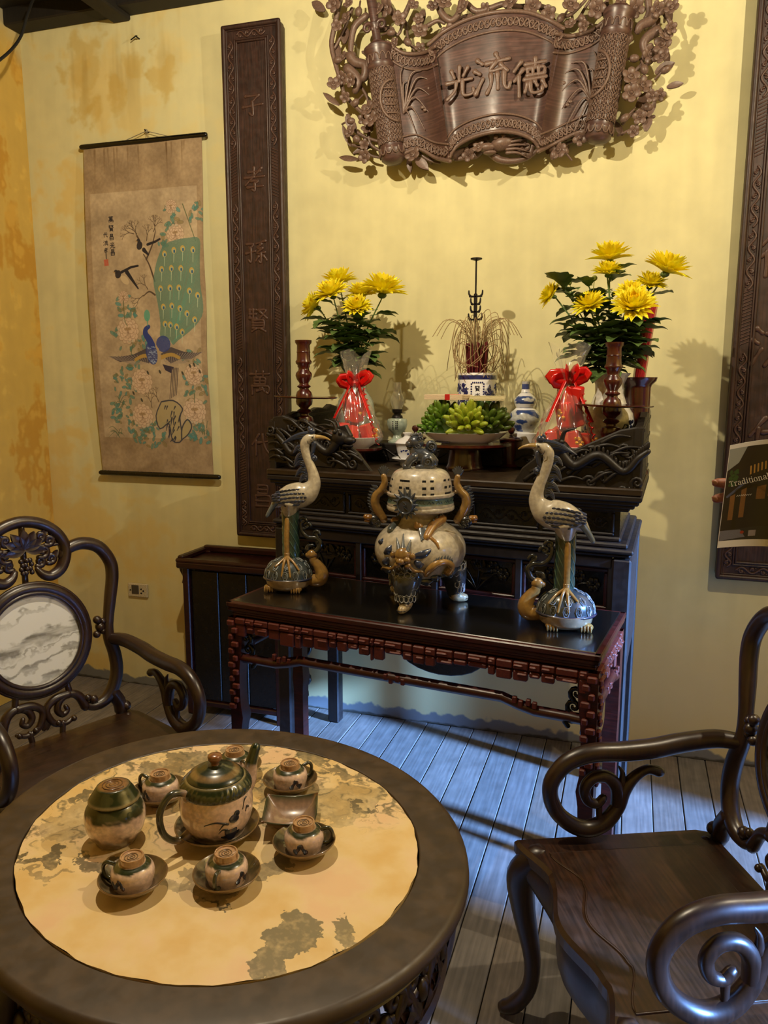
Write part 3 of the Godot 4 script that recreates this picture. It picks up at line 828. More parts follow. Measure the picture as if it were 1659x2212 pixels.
	for q in V3([-1.151,2.841,0.11, -1.14,2.661,0.11, -1.175,2.641,0.11, -1.032,2.537,0.11, -1.064,2.512,0.11, -1.018,2.494,0.11, -1.043,2.473,0.11, -1.11,2.462,0.11, -1.059,2.417,0.11, -1.051,2.368,0.11, -1.131,2.593,0.11, -1.113,2.924,0.11, -1.169,2.928,0.11, -0.9639,2.894,0.11, -0.8369,2.836,0.11, -0.8331,2.797,0.11, -0.8308,2.736,0.11, -0.8624,2.893,0.11, -0.9308,2.763,0.11, -1.128,2.877,0.11, -1.001,2.886,0.11, -0.7346,2.869,0.11, -0.6649,2.85,0.11, -0.5877,2.843,0.11, -0.4868,2.84,0.11, -0.4122,2.825,0.11, -0.354,2.787,0.11, 0.042,2.665,0.11, 0.0376,2.638,0.11, 0.0384,2.595,0.11, -0.064,2.543,0.11, -0.0228,2.519,0.11, -0.0581,2.486,0.11, 0.0105,2.467,0.11, -0.0268,2.417,0.11, -0.0444,2.366,0.11, -0.2297,2.36,0.11, -0.279,2.8,0.11, -0.0584,2.77,0.11, -0.0022,2.62,0.11, -0.2766,2.738,0.11, -0.2283,2.723,0.11, 0.0603,2.684,0.11, 0.0614,2.744,0.11, -0.1099,2.793,0.11, 0.0134,2.75,0.11, -0.8555,2.358,0.11, -0.3053,2.328,0.11, -0.6386,2.343,0.11, -0.5949,2.359,0.11, -0.4398,2.35,0.11, -0.7785,2.864,0.11, -0.7158,2.769,0.11, -0.9036,2.833,0.11, -0.1866,2.777,0.11, -0.1639,2.792,0.11, 0.0355,2.482,0.11, -1.099,2.644,0.11, -1.141,2.744,0.11]):
		var bas := Basis.from_euler(Vector3(rng.randf_range(-0.5, 0.3), rng.randf_range(-0.5, 0.5), rng.randf() * TAU))
		put(bl[rng.randi() % 3], "blossom", M.plaque_carving, t, q + Vector3(0, 0, rng.randf_range(-0.03, 0.02)), bas)
	var bud := MB.new()
	bud.blob(Vector3.ZERO, Vector3(0.014, 0.018, 0.014), Basis.IDENTITY, 10, 7)
	bud.tube([Vector3(0, -0.015, 0), Vector3(0.006, -0.04, -0.01)], 0.004, 5)
	var bm := bud.mesh()
	for q in V3([-0.88,2.764,0.09, -1.077,2.896,0.09, -1.092,2.571,0.09, -1.112,2.506,0.09, -1.089,2.439,0.09, -0.17,2.774,0.09, -0.2374,2.761,0.09, -0.3117,2.773,0.09, -0.055,2.61,0.09, -0.0018,2.445,0.09, -0.0191,2.57,0.09, -0.3232,2.314,0.09, -0.2822,2.326,0.09, -0.0767,2.674,0.09, -0.9462,2.806,0.09, -0.6425,2.815,0.09, -0.347,2.761,0.09, -1.164,2.734,0.09, 0.0515,2.562,0.09, -0.0766,2.417,0.09]):
		put(bm, "bud", M.plaque_carving, t, q, Basis.from_euler(Vector3(0, 0, rng.randf() * TAU)))
	var lm := [leaf_mesh(0.075, 0.035), leaf_mesh(0.06, 0.022), leaf_mesh(0.09, 0.022)]
	for q in [[V3([-1.116,2.395,0.07, -1.12,2.421,0.07, -1.131,2.526,0.07, -1.228,2.933,0.07, -1.087,2.366,0.07, -1.142,2.797,0.07, -1.075,2.764,0.07, -1.046,2.786,0.07, -0.8855,2.361,0.07, -0.848,2.346,0.07, -0.8016,2.351,0.07, -0.2769,2.363,0.07, -0.351,2.329,0.07, -0.2524,2.369,0.07, -0.0825,2.369,0.07, 0.0017,2.415,0.07, 0.0159,2.498,0.07, -0.0317,2.457,0.07, 0.0172,2.558,0.07, -0.0827,2.539,0.07, 0.0229,2.736,0.07, -0.1967,2.788,0.07, -0.9432,2.83,0.07, -0.8247,2.879,0.07, -0.699,2.807,0.07, -0.3331,2.775,0.07, 0.0515,2.629,0.07, -0.0037,2.37,0.07, -1.163,2.572,0.07, -1.19,2.812,0.07, -1.095,2.616,0.07, 0.0609,2.731,0.07, 0.0582,2.508,0.07]), 0]]:
		for w in q[0]:
			put(lm[rng.randi() % 3], "leaf", M.plaque_carving, t, w + Vector3(0, 0, rng.randf_range(-0.02, 0.02)), Basis.from_euler(Vector3(rng.randf_range(-0.4, 0.4), 0, rng.randf() * TAU)))
	# dragon head and cloud scrolls below the sheet
	b = MB.new()
	var h := Vector3(-0.5101,2.368,0.1)
	b.blob(h, Vector3(0.045, 0.028, 0.03), Basis(Vector3(0, 0, 1), 0.2))
	b.blob(h + Vector3(-0.055, -0.012, 0.01), Vector3(0.032, 0.016, 0.02))
	b.blob(h + Vector3(-0.045, -0.03, 0.005), Vector3(0.026, 0.009, 0.016))
	for g in [Vector3(-0.02, 0.018, 0.022), Vector3(0.008, 0.022, 0.024)]: b.blob(h + g, Vector3(0.011, 0.011, 0.011))
	for k in 5:
		b.tube(smooth([h + Vector3(0.02, 0.01 - 0.012 * k, 0.01), h + Vector3(0.06, 0.015 - 0.014 * k, 0.012), h + Vector3(0.095, 0.03 - 0.022 * k, 0.0)], 4), taper(9, 0.007, 0.002), 5)
	for q in [V3([-0.4522,2.344,0.08, -0.4089,2.324,0.08, -0.4014,2.355,0.08, -0.3676,2.357,0.08]), V3([-0.5563,2.344,0.08, -0.5207,2.317,0.08, -0.4684,2.308,0.08, -0.4172,2.316,0.08, -0.3839,2.338,0.08]), V3([-0.5834,2.38,0.08, -0.6091,2.341,0.08, -0.6536,2.336,0.08, -0.6894,2.331,0.08]), V3([-0.6986,2.343,0.08, -0.663,2.362,0.08, -0.6096,2.362,0.08]), V3([-0.575,2.395,0.08, -0.6013,2.389,0.08, -0.6365,2.376,0.08])]:
		var path := smooth(q, 5)
		b.tube(path, taper(path.size(), 0.016, 0.007), 7)
		b.tube([path[2], path[2] - Vector3(0, 0, 0.07)], 0.006, 5)
	part(b, "dragon_carving", M.plaque_carving, t, true)

# ---------------------------------------------------------------- the altar table; its own axes: x along the front, z = 0 the front edge, -z towards the wall
const A_AT := Vector3(-1.224,0,0.6793)
const A_TURN := -0.14882
const A_BASIS := Basis(Vector3(0.9889,0,0.1483), Vector3(0, 1, 0), Vector3(-0.0488,0,0.9988))
const A_W := 1.2762
const A_H := 1.19

func AL(x: float, y: float, z: float) -> Vector3:
	return A_AT + A_BASIS * Vector3(x, y, z)

func framed(b: MB, x0: float, x1: float, y0: float, y1: float, z: float, w: float, d: float) -> void:
	b.box(Vector3((x0 + x1) * 0.5, y1 - w * 0.5, z), Vector3(x1 - x0, w, d), 0.003)
	b.box(Vector3((x0 + x1) * 0.5, y0 + w * 0.5, z), Vector3(x1 - x0, w, d), 0.003)
	b.box(Vector3(x0 + w * 0.5, (y0 + y1) * 0.5, z), Vector3(w, y1 - y0 - 2 * w, d), 0.003)
	b.box(Vector3(x1 - w * 0.5, (y0 + y1) * 0.5, z), Vector3(w, y1 - y0 - 2 * w, d), 0.003)

func spray(b: MB, c: Vector3, w: float, h: float) -> void:
	# a flowering spray in relief on a panel
	for k in 5:
		var a := -1.2 + 0.6 * k + rng.randf_range(-0.2, 0.2)
		var e := c + Vector3(sin(a) * w * 0.42, cos(a) * h * 0.36 - h * 0.06, 0)
		var p := smooth([c + Vector3(0, -h * 0.4, 0), c.lerp(e, 0.5) + Vector3(rng.randf_range(-0.02, 0.02), 0, 0.002), e], 4)
		b.tube(p, taper(p.size(), 0.004, 0.002), 5)
		for q in 6: b.blob(e + Vector3(cos(q * TAU / 6.0), sin(q * TAU / 6.0), 0) * 0.014, Vector3(0.010, 0.010, 0.005), Basis.IDENTITY, 6, 5)
		b.leaf(p[4], Vector3(cos(a * 3.0), sin(a * 3.0), 0.1).normalized(), Vector3.BACK, 0.05, 0.018, 0.2, 0.2, 0.0, 0.002, 4)

func dragon_panel(t: Node3D, outline: Array, head: Vector3, dir: float, called: String) -> void:
	# outline on the front plane in the altar's axes; body, mane and clouds in relief
	rng.seed = 71 if dir > 0 else 72
	var b := MB.new()
	var pl := PackedVector2Array()
	for q in outline: pl.append(Vector2(q.x, q.y))
	b.slab(pl, 0.018, 0.004, Transform3D(Basis.IDENTITY, Vector3(0, 0, -0.04)))
	var lo := pl[0]
	var hi := pl[0]
	for q in pl:
		lo = lo.min(q)
		hi = hi.max(q)
	# streaming mane and cloud scrolls, kept inside the outline
	for k in 60:
		var c := Vector2(rng.randf_range(lo.x, hi.x), rng.randf_range(lo.y, hi.y))
		if not Geometry2D.is_point_in_polygon(c, pl): continue
		var z := -0.020
		if k % 3 == 0:
			b.tube(spiral(Vector3(c.x, c.y, z), Vector3.RIGHT * dir, Vector3.UP, 0.020, 0.004, rng.randf() * 6.0, 1.3, 12), taper(13, 0.0065, 0.004), 6)
		else:
			var e := c + Vector2(-dir * rng.randf_range(0.05, 0.09), rng.randf_range(0.0, 0.035))
			if Geometry2D.is_point_in_polygon(e, pl):
				var m := (c + e) * 0.5 + Vector2(0, 0.012)
				var p := smooth([Vector3(c.x, c.y, z), Vector3(m.x, m.y, z + 0.006), Vector3(e.x, e.y, z)], 4)
				b.tube(p, taper(p.size(), 0.007, 0.003), 6)
	part(b, called, M.carved_dark, t)
	b = MB.new()
	var bd := smooth([head, head + Vector3(-dir * 0.05, -0.05, 0.0), head + Vector3(-dir * 0.12, -0.015, 0.006), head + Vector3(-dir * 0.19, -0.06, 0.0), head + Vector3(-dir * 0.23, -0.02, 0.004), head + Vector3(-dir * 0.255, 0.0, 0.0)], 6)
	b.tube(bd, taper(bd.size(), 0.017, 0.008), 9)
	for k in bd.size(): b.blob(bd[k] + Vector3(0, 0.018, 0), Vector3(0.005, 0.012, 0.004), Basis.IDENTITY, 6, 4)
	b.blob(head, Vector3(0.034, 0.025, 0.024))
	b.blob(head + Vector3(dir * 0.035, -0.008, 0.002), Vector3(0.026, 0.014, 0.018))
	b.blob(head + Vector3(dir * 0.028, -0.026, 0.0), Vector3(0.022, 0.008, 0.014))
	for g in [Vector3(0.008, 0.016, 0.02), Vector3(-0.014, 0.02, 0.018)]: b.blob(head + Vector3(g.x * dir, g.y, g.z), Vector3(0.008, 0.008, 0.008), Basis.IDENTITY, 8, 6)
	for g in [-1.0, 1.0]: b.tube(smooth([head + Vector3(-dir * 0.01, 0.02, g * 0.012), head + Vector3(-dir * 0.02, 0.05, g * 0.016), head + Vector3(-dir * 0.05, 0.06, g * 0.02)], 4), taper(9, 0.007, 0.002), 6)
	part(b, "dragon", M.carved_dark, t)

func altar_table() -> void:
	rng.seed = 40
	var t := thing("altar_table", "tall dark wooden altar table with carved dragon corners standing against the yellow wall", "altar", A_AT)
	t.transform = Transform3D(A_BASIS, A_AT)
	var b := MB.new()
	b.box(Vector3(A_W * 0.5, A_H - 0.011, -0.3), Vector3(A_W, 0.022, 0.6), 0.004)
	part(b, "tabletop", M.altar_top, t)
	b = MB.new()
	var w := A_W
	for s in [[0.0, 0.018, 1.16], [0.008, 0.014, 1.146], [0.02, 0.013, 1.134], [0.034, 0.012, 1.123]]:
		b.box(Vector3(w * 0.5, s[2], -0.3), Vector3(w - 2 * s[0], s[1], 0.6 - 2 * s[0]), 0.004)
	part(b, "top_moulding", M.dark_wood, t)
	b = MB.new()
	b.box(Vector3(w * 0.5, 1.075, -0.3), Vector3(w - 0.12, 0.09, 0.48), 0.0)
	part(b, "waist", M.black_lacquer, t)
	for k in 5:
		b = MB.new()
		var x0 := 0.07 + k * (w - 0.14) / 5.0
		framed(b, x0 + 0.006, x0 + (w - 0.14) / 5.0 - 0.006, 1.04, 1.118, -0.058, 0.009, 0.012)
		vine(b, Vector3(x0 + 0.03, 1.079, -0.06), Vector3(x0 + (w - 0.14) / 5.0 - 0.03, 1.079, -0.06), Vector3.BACK, 0.05, 4, 0.003)
		part(b, "waist_panel", M.dark_wood, t)
	b = MB.new()
	for s in [[0.04, 0.016, 1.03], [0.018, 0.016, 1.016], [0.0, 0.014, 1.002], [0.008, 0.012, 0.99]]:
		b.box(Vector3(w * 0.5, s[2], -0.3), Vector3(w - 2 * s[0] - 0.03, s[1], 0.585 - 2 * s[0]), 0.005)
	part(b, "shoulder_moulding", M.dark_wood, t)
	for l in [[0.02, -0.015], [w - 0.075, -0.015], [-0.03, -0.55], [w - 0.075, -0.53]]:
		b = MB.new()
		b.box(Vector3(l[0] + 0.0275, 0.49, l[1] - 0.0275), Vector3(0.055, 0.98, 0.055), 0.006)
		part(b, "leg", M.dark_wood, t)
	# front: rails, stiles and carved black panels
	b = MB.new()
	for y in [0.965, 0.795, 0.62]: b.box(Vector3(w * 0.5, y, -0.035), Vector3(w - 0.15, 0.034, 0.03), 0.004)
	part(b, "rail", M.dark_wood, t)
	var n := 4
	var pw := (w - 0.15) / n
	for k in n:
		for r in [[0.812, 0.948], [0.637, 0.778]]:
			b = MB.new()
			var x0 := 0.075 + k * pw
			b.box(Vector3(x0 + pw * 0.5, (r[0] + r[1]) * 0.5, -0.055), Vector3(pw, r[1] - r[0], 0.012), 0.0)
			part(b, "panel", M.black_lacquer, t)
			b = MB.new()
			framed(b, x0 + 0.01, x0 + pw - 0.01, r[0] + 0.004, r[1] - 0.004, -0.042, 0.012, 0.016)
			part(b, "panel_frame", M.red_dark, t)
			b = MB.new()
			spray(b, Vector3(x0 + pw * 0.5, (r[0] + r[1]) * 0.5, -0.047), pw * 0.8, (r[1] - r[0]) * 0.9)
			part(b, "panel_carving", M.black_lacquer, t)
	for k in n + 1:
		b = MB.new()
		b.box(Vector3(0.075 + k * pw, 0.795, -0.036), Vector3(0.022, 0.35, 0.026), 0.003)
		part(b, "stile", M.dark_wood, t)
	# drop of the apron, brackets at the legs
	b = MB.new()
	var drop := PackedVector2Array()
	for k in 13: drop.append(Vector2(w * 0.5 + 0.02 + cos(PI + PI * k / 12.0) * 0.16, 0.61 + sin(PI + PI * k / 12.0) * 0.085))
	b.slab(drop, 0.02, 0.003, Transform3D(Basis.IDENTITY, Vector3(0, 0, -0.05)))
	part(b, "apron_drop", M.black_lacquer, t)
	for g in [[0.08, 1.0], [w - 0.08, -1.0]]:
		b = MB.new()
		for k in 5:
			var c := Vector3(g[0] + g[1] * (0.03 + 0.010 * (k % 2)), 0.60 - 0.06 * k, -0.045)
			b.tube(spiral(c, Vector3(g[1], 0, 0), Vector3.UP, 0.034 - 0.003 * k, 0.007, -1.6, 1.4, 14), taper(15, 0.011, 0.006), 7)
		b.bar(Vector3(g[0], 0.62, -0.045), Vector3(g[0], 0.30, -0.045), 0.02, 0.02)
		part(b, "bracket", M.black_lacquer, t)
	# ends: solid boards below, raised gallery boards above
	for g in [0.03, w - 0.03]:
		b = MB.new()
		b.box(Vector3(g, 0.80, -0.29), Vector3(0.014, 0.36, 0.46), 0.003)
		part(b, "end_board", M.dark_wood, t)
	for g in [0.006, w - 0.030]:
		b = MB.new()
		var pl := PackedVector2Array(V2([0.02, 0.0, 0.56, 0.0, 0.56, 0.205, 0.50, 0.215, 0.46, 0.20, 0.38, 0.205, 0.30, 0.19, 0.2, 0.195, 0.1, 0.175, 0.02, 0.165]))
		b.slab(pl, 0.024, 0.004, Transform3D(Basis(Vector3(0, 0, -1), Vector3.UP, Vector3(1, 0, 0)), Vector3(g, A_H, 0)))
		for k in 4: b.bar(Vector3(g + 0.012, A_H + 0.015 + 0.05 * k, -0.03), Vector3(g + 0.012, A_H + 0.02 + 0.055 * k, -0.55), 0.012, 0.03)
		part(b, "end_gallery", M.carved_dark, t)
	dragon_panel(t, V3([-0.0012,1.21,-0.03, -0.0079,1.322,-0.03, 0.021,1.371,-0.03, 0.06,1.377,-0.03, 0.1132,1.36,-0.03, 0.1733,1.358,-0.03, 0.2246,1.336,-0.03, 0.2534,1.31,-0.03, 0.2755,1.342,-0.03, 0.3114,1.349,-0.03, 0.3324,1.315,-0.03, 0.3268,1.281,-0.03, 0.3585,1.254,-0.03, 0.4072,1.197,-0.03, 0.2226,1.201,-0.03]), Vector3(0.2947,1.307,-0.015), 1.0, "dragon_gallery")
	dragon_panel(t, V3([0.8941,1.181,-0.03, 0.9217,1.233,-0.03, 0.9663,1.27,-0.03, 0.9938,1.29,-0.03, 0.9902,1.313,-0.03, 1.02,1.323,-0.03, 1.051,1.315,-0.03, 1.071,1.292,-0.03, 1.105,1.307,-0.03, 1.155,1.331,-0.03, 1.206,1.355,-0.03, 1.25,1.364,-0.03, 1.271,1.362,-0.03, 1.273,1.181,-0.03]), Vector3(1.03,1.297,-0.015), -1.0, "dragon_gallery")
	b = MB.new()
	b.box(Vector3(w * 0.48, 1.225, -0.5), Vector3(w * 0.68, 0.07, 0.17), 0.004)
	vine(b, Vector3(0.26, 1.225, -0.414), Vector3(0.98, 1.225, -0.414), Vector3.BACK, 0.05, 10, 0.003)
	var ris := part(b, "altar_riser", M.carved_dark, self)
	ris.transform = Transform3D(A_BASIS, A_AT)
	tag(ris, "low dark carved shelf along the back of the altar top", "shelf")

# ---------------------------------------------------------------- turned and glazed things
func tint(b: MB, f: Callable, from := 0) -> void:
	for k in range(from, b.C.size()): b.C[k] = f.call(b.V[k])

func candlestick(at: Vector3, s: float, label: String) -> void:
	var t := thing("candlestick", label, "candlestick", at, 0.0, "turned red candlesticks")
	var u := s / 2440.0
	var pr := [Vector2(0, 0), Vector2(0.055, 0), Vector2(0.055, 0.012), Vector2(0.045, 0.022), Vector2(0.03, 0.035), Vector2(0.022, 0.07)]
	var H := 0.463 * s
	for q in [[40, 1000], [62, 950], [80, 910], [84, 880], [74, 848], [40, 835], [38, 822], [62, 806], [70, 797], [62, 785], [38, 772], [42, 762], [72, 735], [78, 705], [76, 690]]:
		pr.append(Vector2(q[0] * u, H - (q[1] - 155) * u))
	for q in [[76, 672], [76, 650], [66, 620], [44, 600], [42, 588], [62, 575], [64, 568], [44, 555], [42, 540], [66, 505], [76, 472], [72, 450], [50, 425], [48, 405], [56, 395], [56, 378], [72, 362], [74, 345], [62, 330], [60, 270], [64, 262], [60, 255], [58, 200], [74, 180], [76, 158], [70, 155], [40, 156], [0, 160]]:
		pr.append(Vector2(q[0] * u, H - (q[1] - 155) * u))
	var b := MB.new()
	b.lathe(pr, 32)
	part(b, "stem", M.turned, t)
	b = MB.new()
	var y := H - (685 - 155) * u
	b.lathe([Vector2(0.03, y), Vector2(0.112, y + 0.004), Vector2(0.116, y + 0.007), Vector2(0.116, y + 0.010), Vector2(0.111, y + 0.010), Vector2(0.03, y + 0.007)], 40)
	var p := part(b, "drip_plate", M.turned, t)
	p.rotation.z = -0.03

func pedestal(called: String, label: String, at: Vector3, r: float, h: float, rf: float) -> Node3D:
	var t := thing(called, label, "stand", at)
	var b := MB.new()
	b.lathe([Vector2(0, 0), Vector2(rf, 0), Vector2(rf, 0.008), Vector2(rf * 0.92, 0.014), Vector2(rf * 0.86, h * 0.5), Vector2(rf * 0.78, h * 0.85), Vector2(rf * 0.9, h - 0.012), Vector2(rf * 0.9, h - 0.008)], 36)
	part(b, "foot", M.turned, t)
	b = MB.new()
	b.lathe([Vector2(rf * 0.5, h - 0.01), Vector2(r * 0.9, h - 0.008), Vector2(r, h), Vector2(r, h + 0.008), Vector2(r * 0.93, h + 0.008), Vector2(r * 0.9, h + 0.003), Vector2(0, h + 0.003)], 44)
	part(b, "tray", M.turned, t)
	return t

func plate(label: String, at: Vector3, r: float, group := "") -> void:
	var t := thing("porcelain_plate", label, "plate", at, 0.0, group)
	var b := MB.new()
	b.lathe([Vector2(0, 0), Vector2(r * 0.55, 0), Vector2(r * 0.56, 0.004), Vector2(r * 0.8, 0.018), Vector2(r * 0.97, 0.039), Vector2(r, 0.043), Vector2(r * 0.97, 0.044), Vector2(r * 0.78, 0.024), Vector2(r * 0.5, 0.008), Vector2(0, 0.007)], 48)
	part(b, "plate", M.porcelain, t)
	b = MB.new()
	b.col = lin(0.2, 0.25, 0.5)
	for k in 7:
		var a := 1.9 + k * 0.10
		b.blob(Vector3(cos(a) * r * 0.76, 0.0115, sin(a) * r * 0.76), Vector3(0.008, 0.003, 0.004), Basis(Vector3.UP, -a + PI / 2), 8, 5)
	part(b, "blue_sprig", M.glaze, t)

func altar_things() -> void:
	var lc := Vector3(-1.157,1.643,0.4882)
	candlestick(Vector3(lc.x, A_H, lc.z), (lc.y - A_H) / 0.463, "turned dark red candlestick on the altar nearest the dark carved board")
	lc = Vector3(-0.0613,1.609,0.6525)
	candlestick(Vector3(lc.x, A_H, lc.z), (lc.y - A_H) / 0.463, "turned dark red candlestick before the white flower vase on the altar")
	# vases
	var vl := Vector3(-1.047,1.528,0.233)
	var t := thing("flower_vase", "pale grey vase of yellow chrysanthemums behind the left gift bag", "vase", Vector3(vl.x, 1.26, vl.z))
	var b := MB.new()
	var vh := vl.y - 1.26
	b.col = lin(0.62, 0.66, 0.62)
	b.lathe([Vector2(0, 0), Vector2(0.05, 0), Vector2(0.048, 0.012), Vector2(0.066, 0.06), Vector2(0.078, 0.11), Vector2(0.07, 0.16), Vector2(0.045, 0.2), Vector2(0.042, vh - 0.04), Vector2(0.058, vh - 0.012), Vector2(0.074, vh), Vector2(0.07, vh - 0.002), Vector2(0.05, vh - 0.02), Vector2(0.035, vh - 0.05), Vector2(0.0, vh - 0.06)], 32)
	part(b, "body", M.glaze, t)
	var vr := Vector3(-0.0752,1.519,0.4894)
	t = thing("flower_vase", "white porcelain vase with dark blossom sprigs holding the taller chrysanthemums", "vase", Vector3(vr.x, A_H, vr.z))
	b = MB.new()
	vh = vr.y - A_H
	b.col = lin(0.88, 0.88, 0.86)
	b.lathe([Vector2(0, 0), Vector2(0.055, 0), Vector2(0.055, 0.012), Vector2(0.068, 0.05), Vector2(0.083, 0.11), Vector2(0.086, 0.16), Vector2(0.078, 0.2), Vector2(0.055, 0.235), Vector2(0.045, 0.265), Vector2(0.046, vh - 0.035), Vector2(0.056, vh - 0.012), Vector2(0.066, vh), Vector2(0.061, vh), Vector2(0.044, vh - 0.03), Vector2(0.0, vh - 0.04)], 36)
	part(b, "body", M.glaze, t)
	b = MB.new()
	b.col = lin(0.13, 0.15, 0.22)
	for s in [[2.15, 0.16, 1.0], [1.0, 0.15, -1.0]]:
		var pth := []
		for k in 6:
			var a: float = s[0] + s[2] * 0.11 * k
			pth.append(Vector3(cos(a) * 0.0865, s[1] + 0.02 * sin(k * 1.1), sin(a) * 0.0865))
		b.tube(pth, 0.0014, 5)
		for k in 9:
			var a: float = s[0] + s[2] * rng.randf_range(0.0, 0.6)
			b.blob(Vector3(cos(a) * 0.0855, s[1] + rng.randf_range(-0.035, 0.03), sin(a) * 0.0855), Vector3(0.007, 0.006, 0.002), Basis(Vector3.UP, PI / 2 - a), 8, 5)
	part(b, "blossom_sprig", M.glaze, t)
	# red cylinder with an incense packet
	var rc := Vector3(0.0102,1.506,0.4418)
	t = thing("incense_holder", "dark red lacquered cylinder with a flared rim at the altar's far corner", "holder", Vector3(rc.x, A_H, rc.z))
	b = MB.new()
	vh = rc.y - A_H
	b.lathe([Vector2(0, 0), Vector2(0.05, 0), Vector2(0.05, 0.012), Vector2(0.044, 0.02), Vector2(0.044, 0.09), Vector2(0.047, 0.094), Vector2(0.044, 0.098), Vector2(0.044, vh - 0.035), Vector2(0.047, vh - 0.025), Vector2(0.06, vh - 0.012), Vector2(0.064, vh), Vector2(0.04, vh), Vector2(0.038, vh - 0.05), Vector2(0, vh - 0.05)], 32)
	part(b, "cylinder", M.turned, t)
	var ip := thing("incense_packet", "tall slim red and clear packet of incense sticks standing in the red cylinder", "incense", rc + Vector3(0, -0.05, 0))
	ip.rotation = Vector3(0.0, 0.0, -0.10)
	b = MB.new()
	for k in 16:
		var a := k * 2.4
		var r := 0.011 * sqrt(float(k) / 16.0) * 1.4
		b.tube([Vector3(cos(a) * r, 0.01, sin(a) * r), Vector3(cos(a) * r * 1.2, 0.27 + 0.01 * (k % 3), sin(a) * r * 1.2)], 0.002, 5)
	b.col = lin(0.6, 0.03, 0.08)
	part(b, "incense_sticks", mat(Color(0.75, 0.22, 0.28), 0.7), ip)
	b = MB.new()
	b.lathe(V2([0.020, 0.0, 0.021, 0.15, 0.024, 0.285]), 14)
	var rm := mat(Color(0.75, 0.06, 0.16, 0.45), 0.2)
	rm.transparency = BaseMaterial3D.TRANSPARENCY_ALPHA
	part(b, "wrapper", rm, ip)
	# oil lamp
	var ol := Vector3(-0.8666,1.239,0.2601)
	t = thing("oil_lamp", "small oil lamp with celadon base and clear glass chimney on the altar", "oil lamp", Vector3(ol.x, 1.26, ol.z))
	var top := Vector3(-0.8673,1.492,0.26)
	vh = top.y - 1.26
	b = MB.new()
	b.col = lin(0.66, 0.72, 0.66)
	b.lathe([Vector2(0, 0), Vector2(0.036, 0), Vector2(0.036, 0.006), Vector2(0.02, 0.016), Vector2(0.015, 0.028), Vector2(0.016, 0.034), Vector2(0.034, 0.052), Vector2(0.04, 0.07), Vector2(0.039, 0.085), Vector2(0.036, 0.092), Vector2(0.02, 0.096), Vector2(0, 0.096)], 32)
	part(b, "base", M.glaze, t)
	b = MB.new()
	b.col = lin(0.12, 0.16, 0.2)
	for g in [-0.006, 0.006, 0.012]:
		for k in 5: b.box(Vector3(g, 0.083 - 0.007 * k, 0.0385), Vector3(0.004, 0.004, 0.003), 0.0005)
	part(b, "inscription", M.glaze, t)
	b = MB.new()
	b.lathe([Vector2(0, 0.094), Vector2(0.022, 0.096), Vector2(0.02, 0.104), Vector2(0.014, 0.108), Vector2(0.014, 0.114), Vector2(0.019, 0.117), Vector2(0.02, 0.128), Vector2(0.017, 0.13), Vector2(0.0, 0.13)], 20)
	b.tube([Vector3(0.0, 0.115, 0), Vector3(0.032, 0.115, 0)], 0.0018, 6)
	part(b, "burner", M.dark_metal, t)
	b = MB.new()
	b.lathe([Vector2(0.017, 0.128), Vector2(0.022, 0.14), Vector2(0.027, 0.158), Vector2(0.026, 0.172), Vector2(0.017, 0.192), Vector2(0.0145, 0.21), Vector2(0.0155, vh)], 28)
	var gl := mat(Color(0.92, 0.95, 0.92, 0.04), 0.04)
	gl.transparency = BaseMaterial3D.TRANSPARENCY_ALPHA
	M.glass = gl
	part(b, "chimney", gl, t)
	# small wooden jars with knobbed lids
	for s in [[Vector3(-0.7703,1.253,0.3449), "small turned wooden jar with a knobbed lid beside the oil lamp"], [Vector3(-0.4094,1.262,0.3588), "small turned wooden jar with a knobbed lid in front of the blue gourd vase"]]:
		t = thing("wooden_jar", s[1], "jar", Vector3(s[0].x, A_H, s[0].z), 0.0, "turned wooden jars")
		b = MB.new()
		b.lathe(V2([0, 0, 0.04, 0, 0.041, 0.006, 0.034, 0.012, 0.036, 0.06, 0.037, 0.092, 0.03, 0.094, 0, 0.094]), 28)
		part(b, "body", M.turned, t)
		b = MB.new()
		b.lathe(V2([0, 0.094, 0.042, 0.094, 0.043, 0.099, 0.036, 0.106, 0.008, 0.11, 0.005, 0.118, 0.011, 0.124, 0.0135, 0.132, 0.010, 0.141, 0.0, 0.144]), 28)
		part(b, "lid", M.turned, t)
	# covered tea bowl
	var cp := Vector3(-0.781,1.193,0.4138)
	t = thing("covered_teacup", "white covered teacup on a saucer in front of the oil lamp", "teacup", Vector3(cp.x, A_H, cp.z))
	b = MB.new()
	b.lathe(V2([0, 0.012, 0.03, 0.012, 0.045, 0.017, 0.058, 0.026, 0.056, 0.028, 0.03, 0.019, 0, 0.018]), 32)
	b.lathe(V2([0, 0, 0.028, 0, 0.026, 0.014]), 24)
	part(b, "saucer", M.porcelain, t)
	b = MB.new()
	b.lathe(V2([0, 0.02, 0.022, 0.02, 0.024, 0.025, 0.036, 0.04, 0.04, 0.06, 0.043, 0.074, 0.05, 0.082, 0.048, 0.082, 0.038, 0.07, 0, 0.06]), 32)
	part(b, "cup", M.porcelain, t)
	b = MB.new()
	b.lathe(V2([0.046, 0.080, 0.046, 0.084, 0.034, 0.096, 0.018, 0.102, 0.012, 0.106, 0.012, 0.112, 0.018, 0.118, 0.016, 0.12, 0.0, 0.117]), 32)
	part(b, "lid", M.porcelain, t)
	b = MB.new()
	b.col = lin(0.16, 0.22, 0.5)
	for k in 12:
		var a := 0.9 + k * 0.11
		b.blob(Vector3(cos(a) * 0.0385, 0.05 + rng.randf_range(-0.012, 0.014), sin(a) * 0.0385), Vector3(0.005, 0.004, 0.0016), Basis(Vector3.UP, PI / 2 - a), 8, 5)
	part(b, "blue_flowers", M.glaze, t)
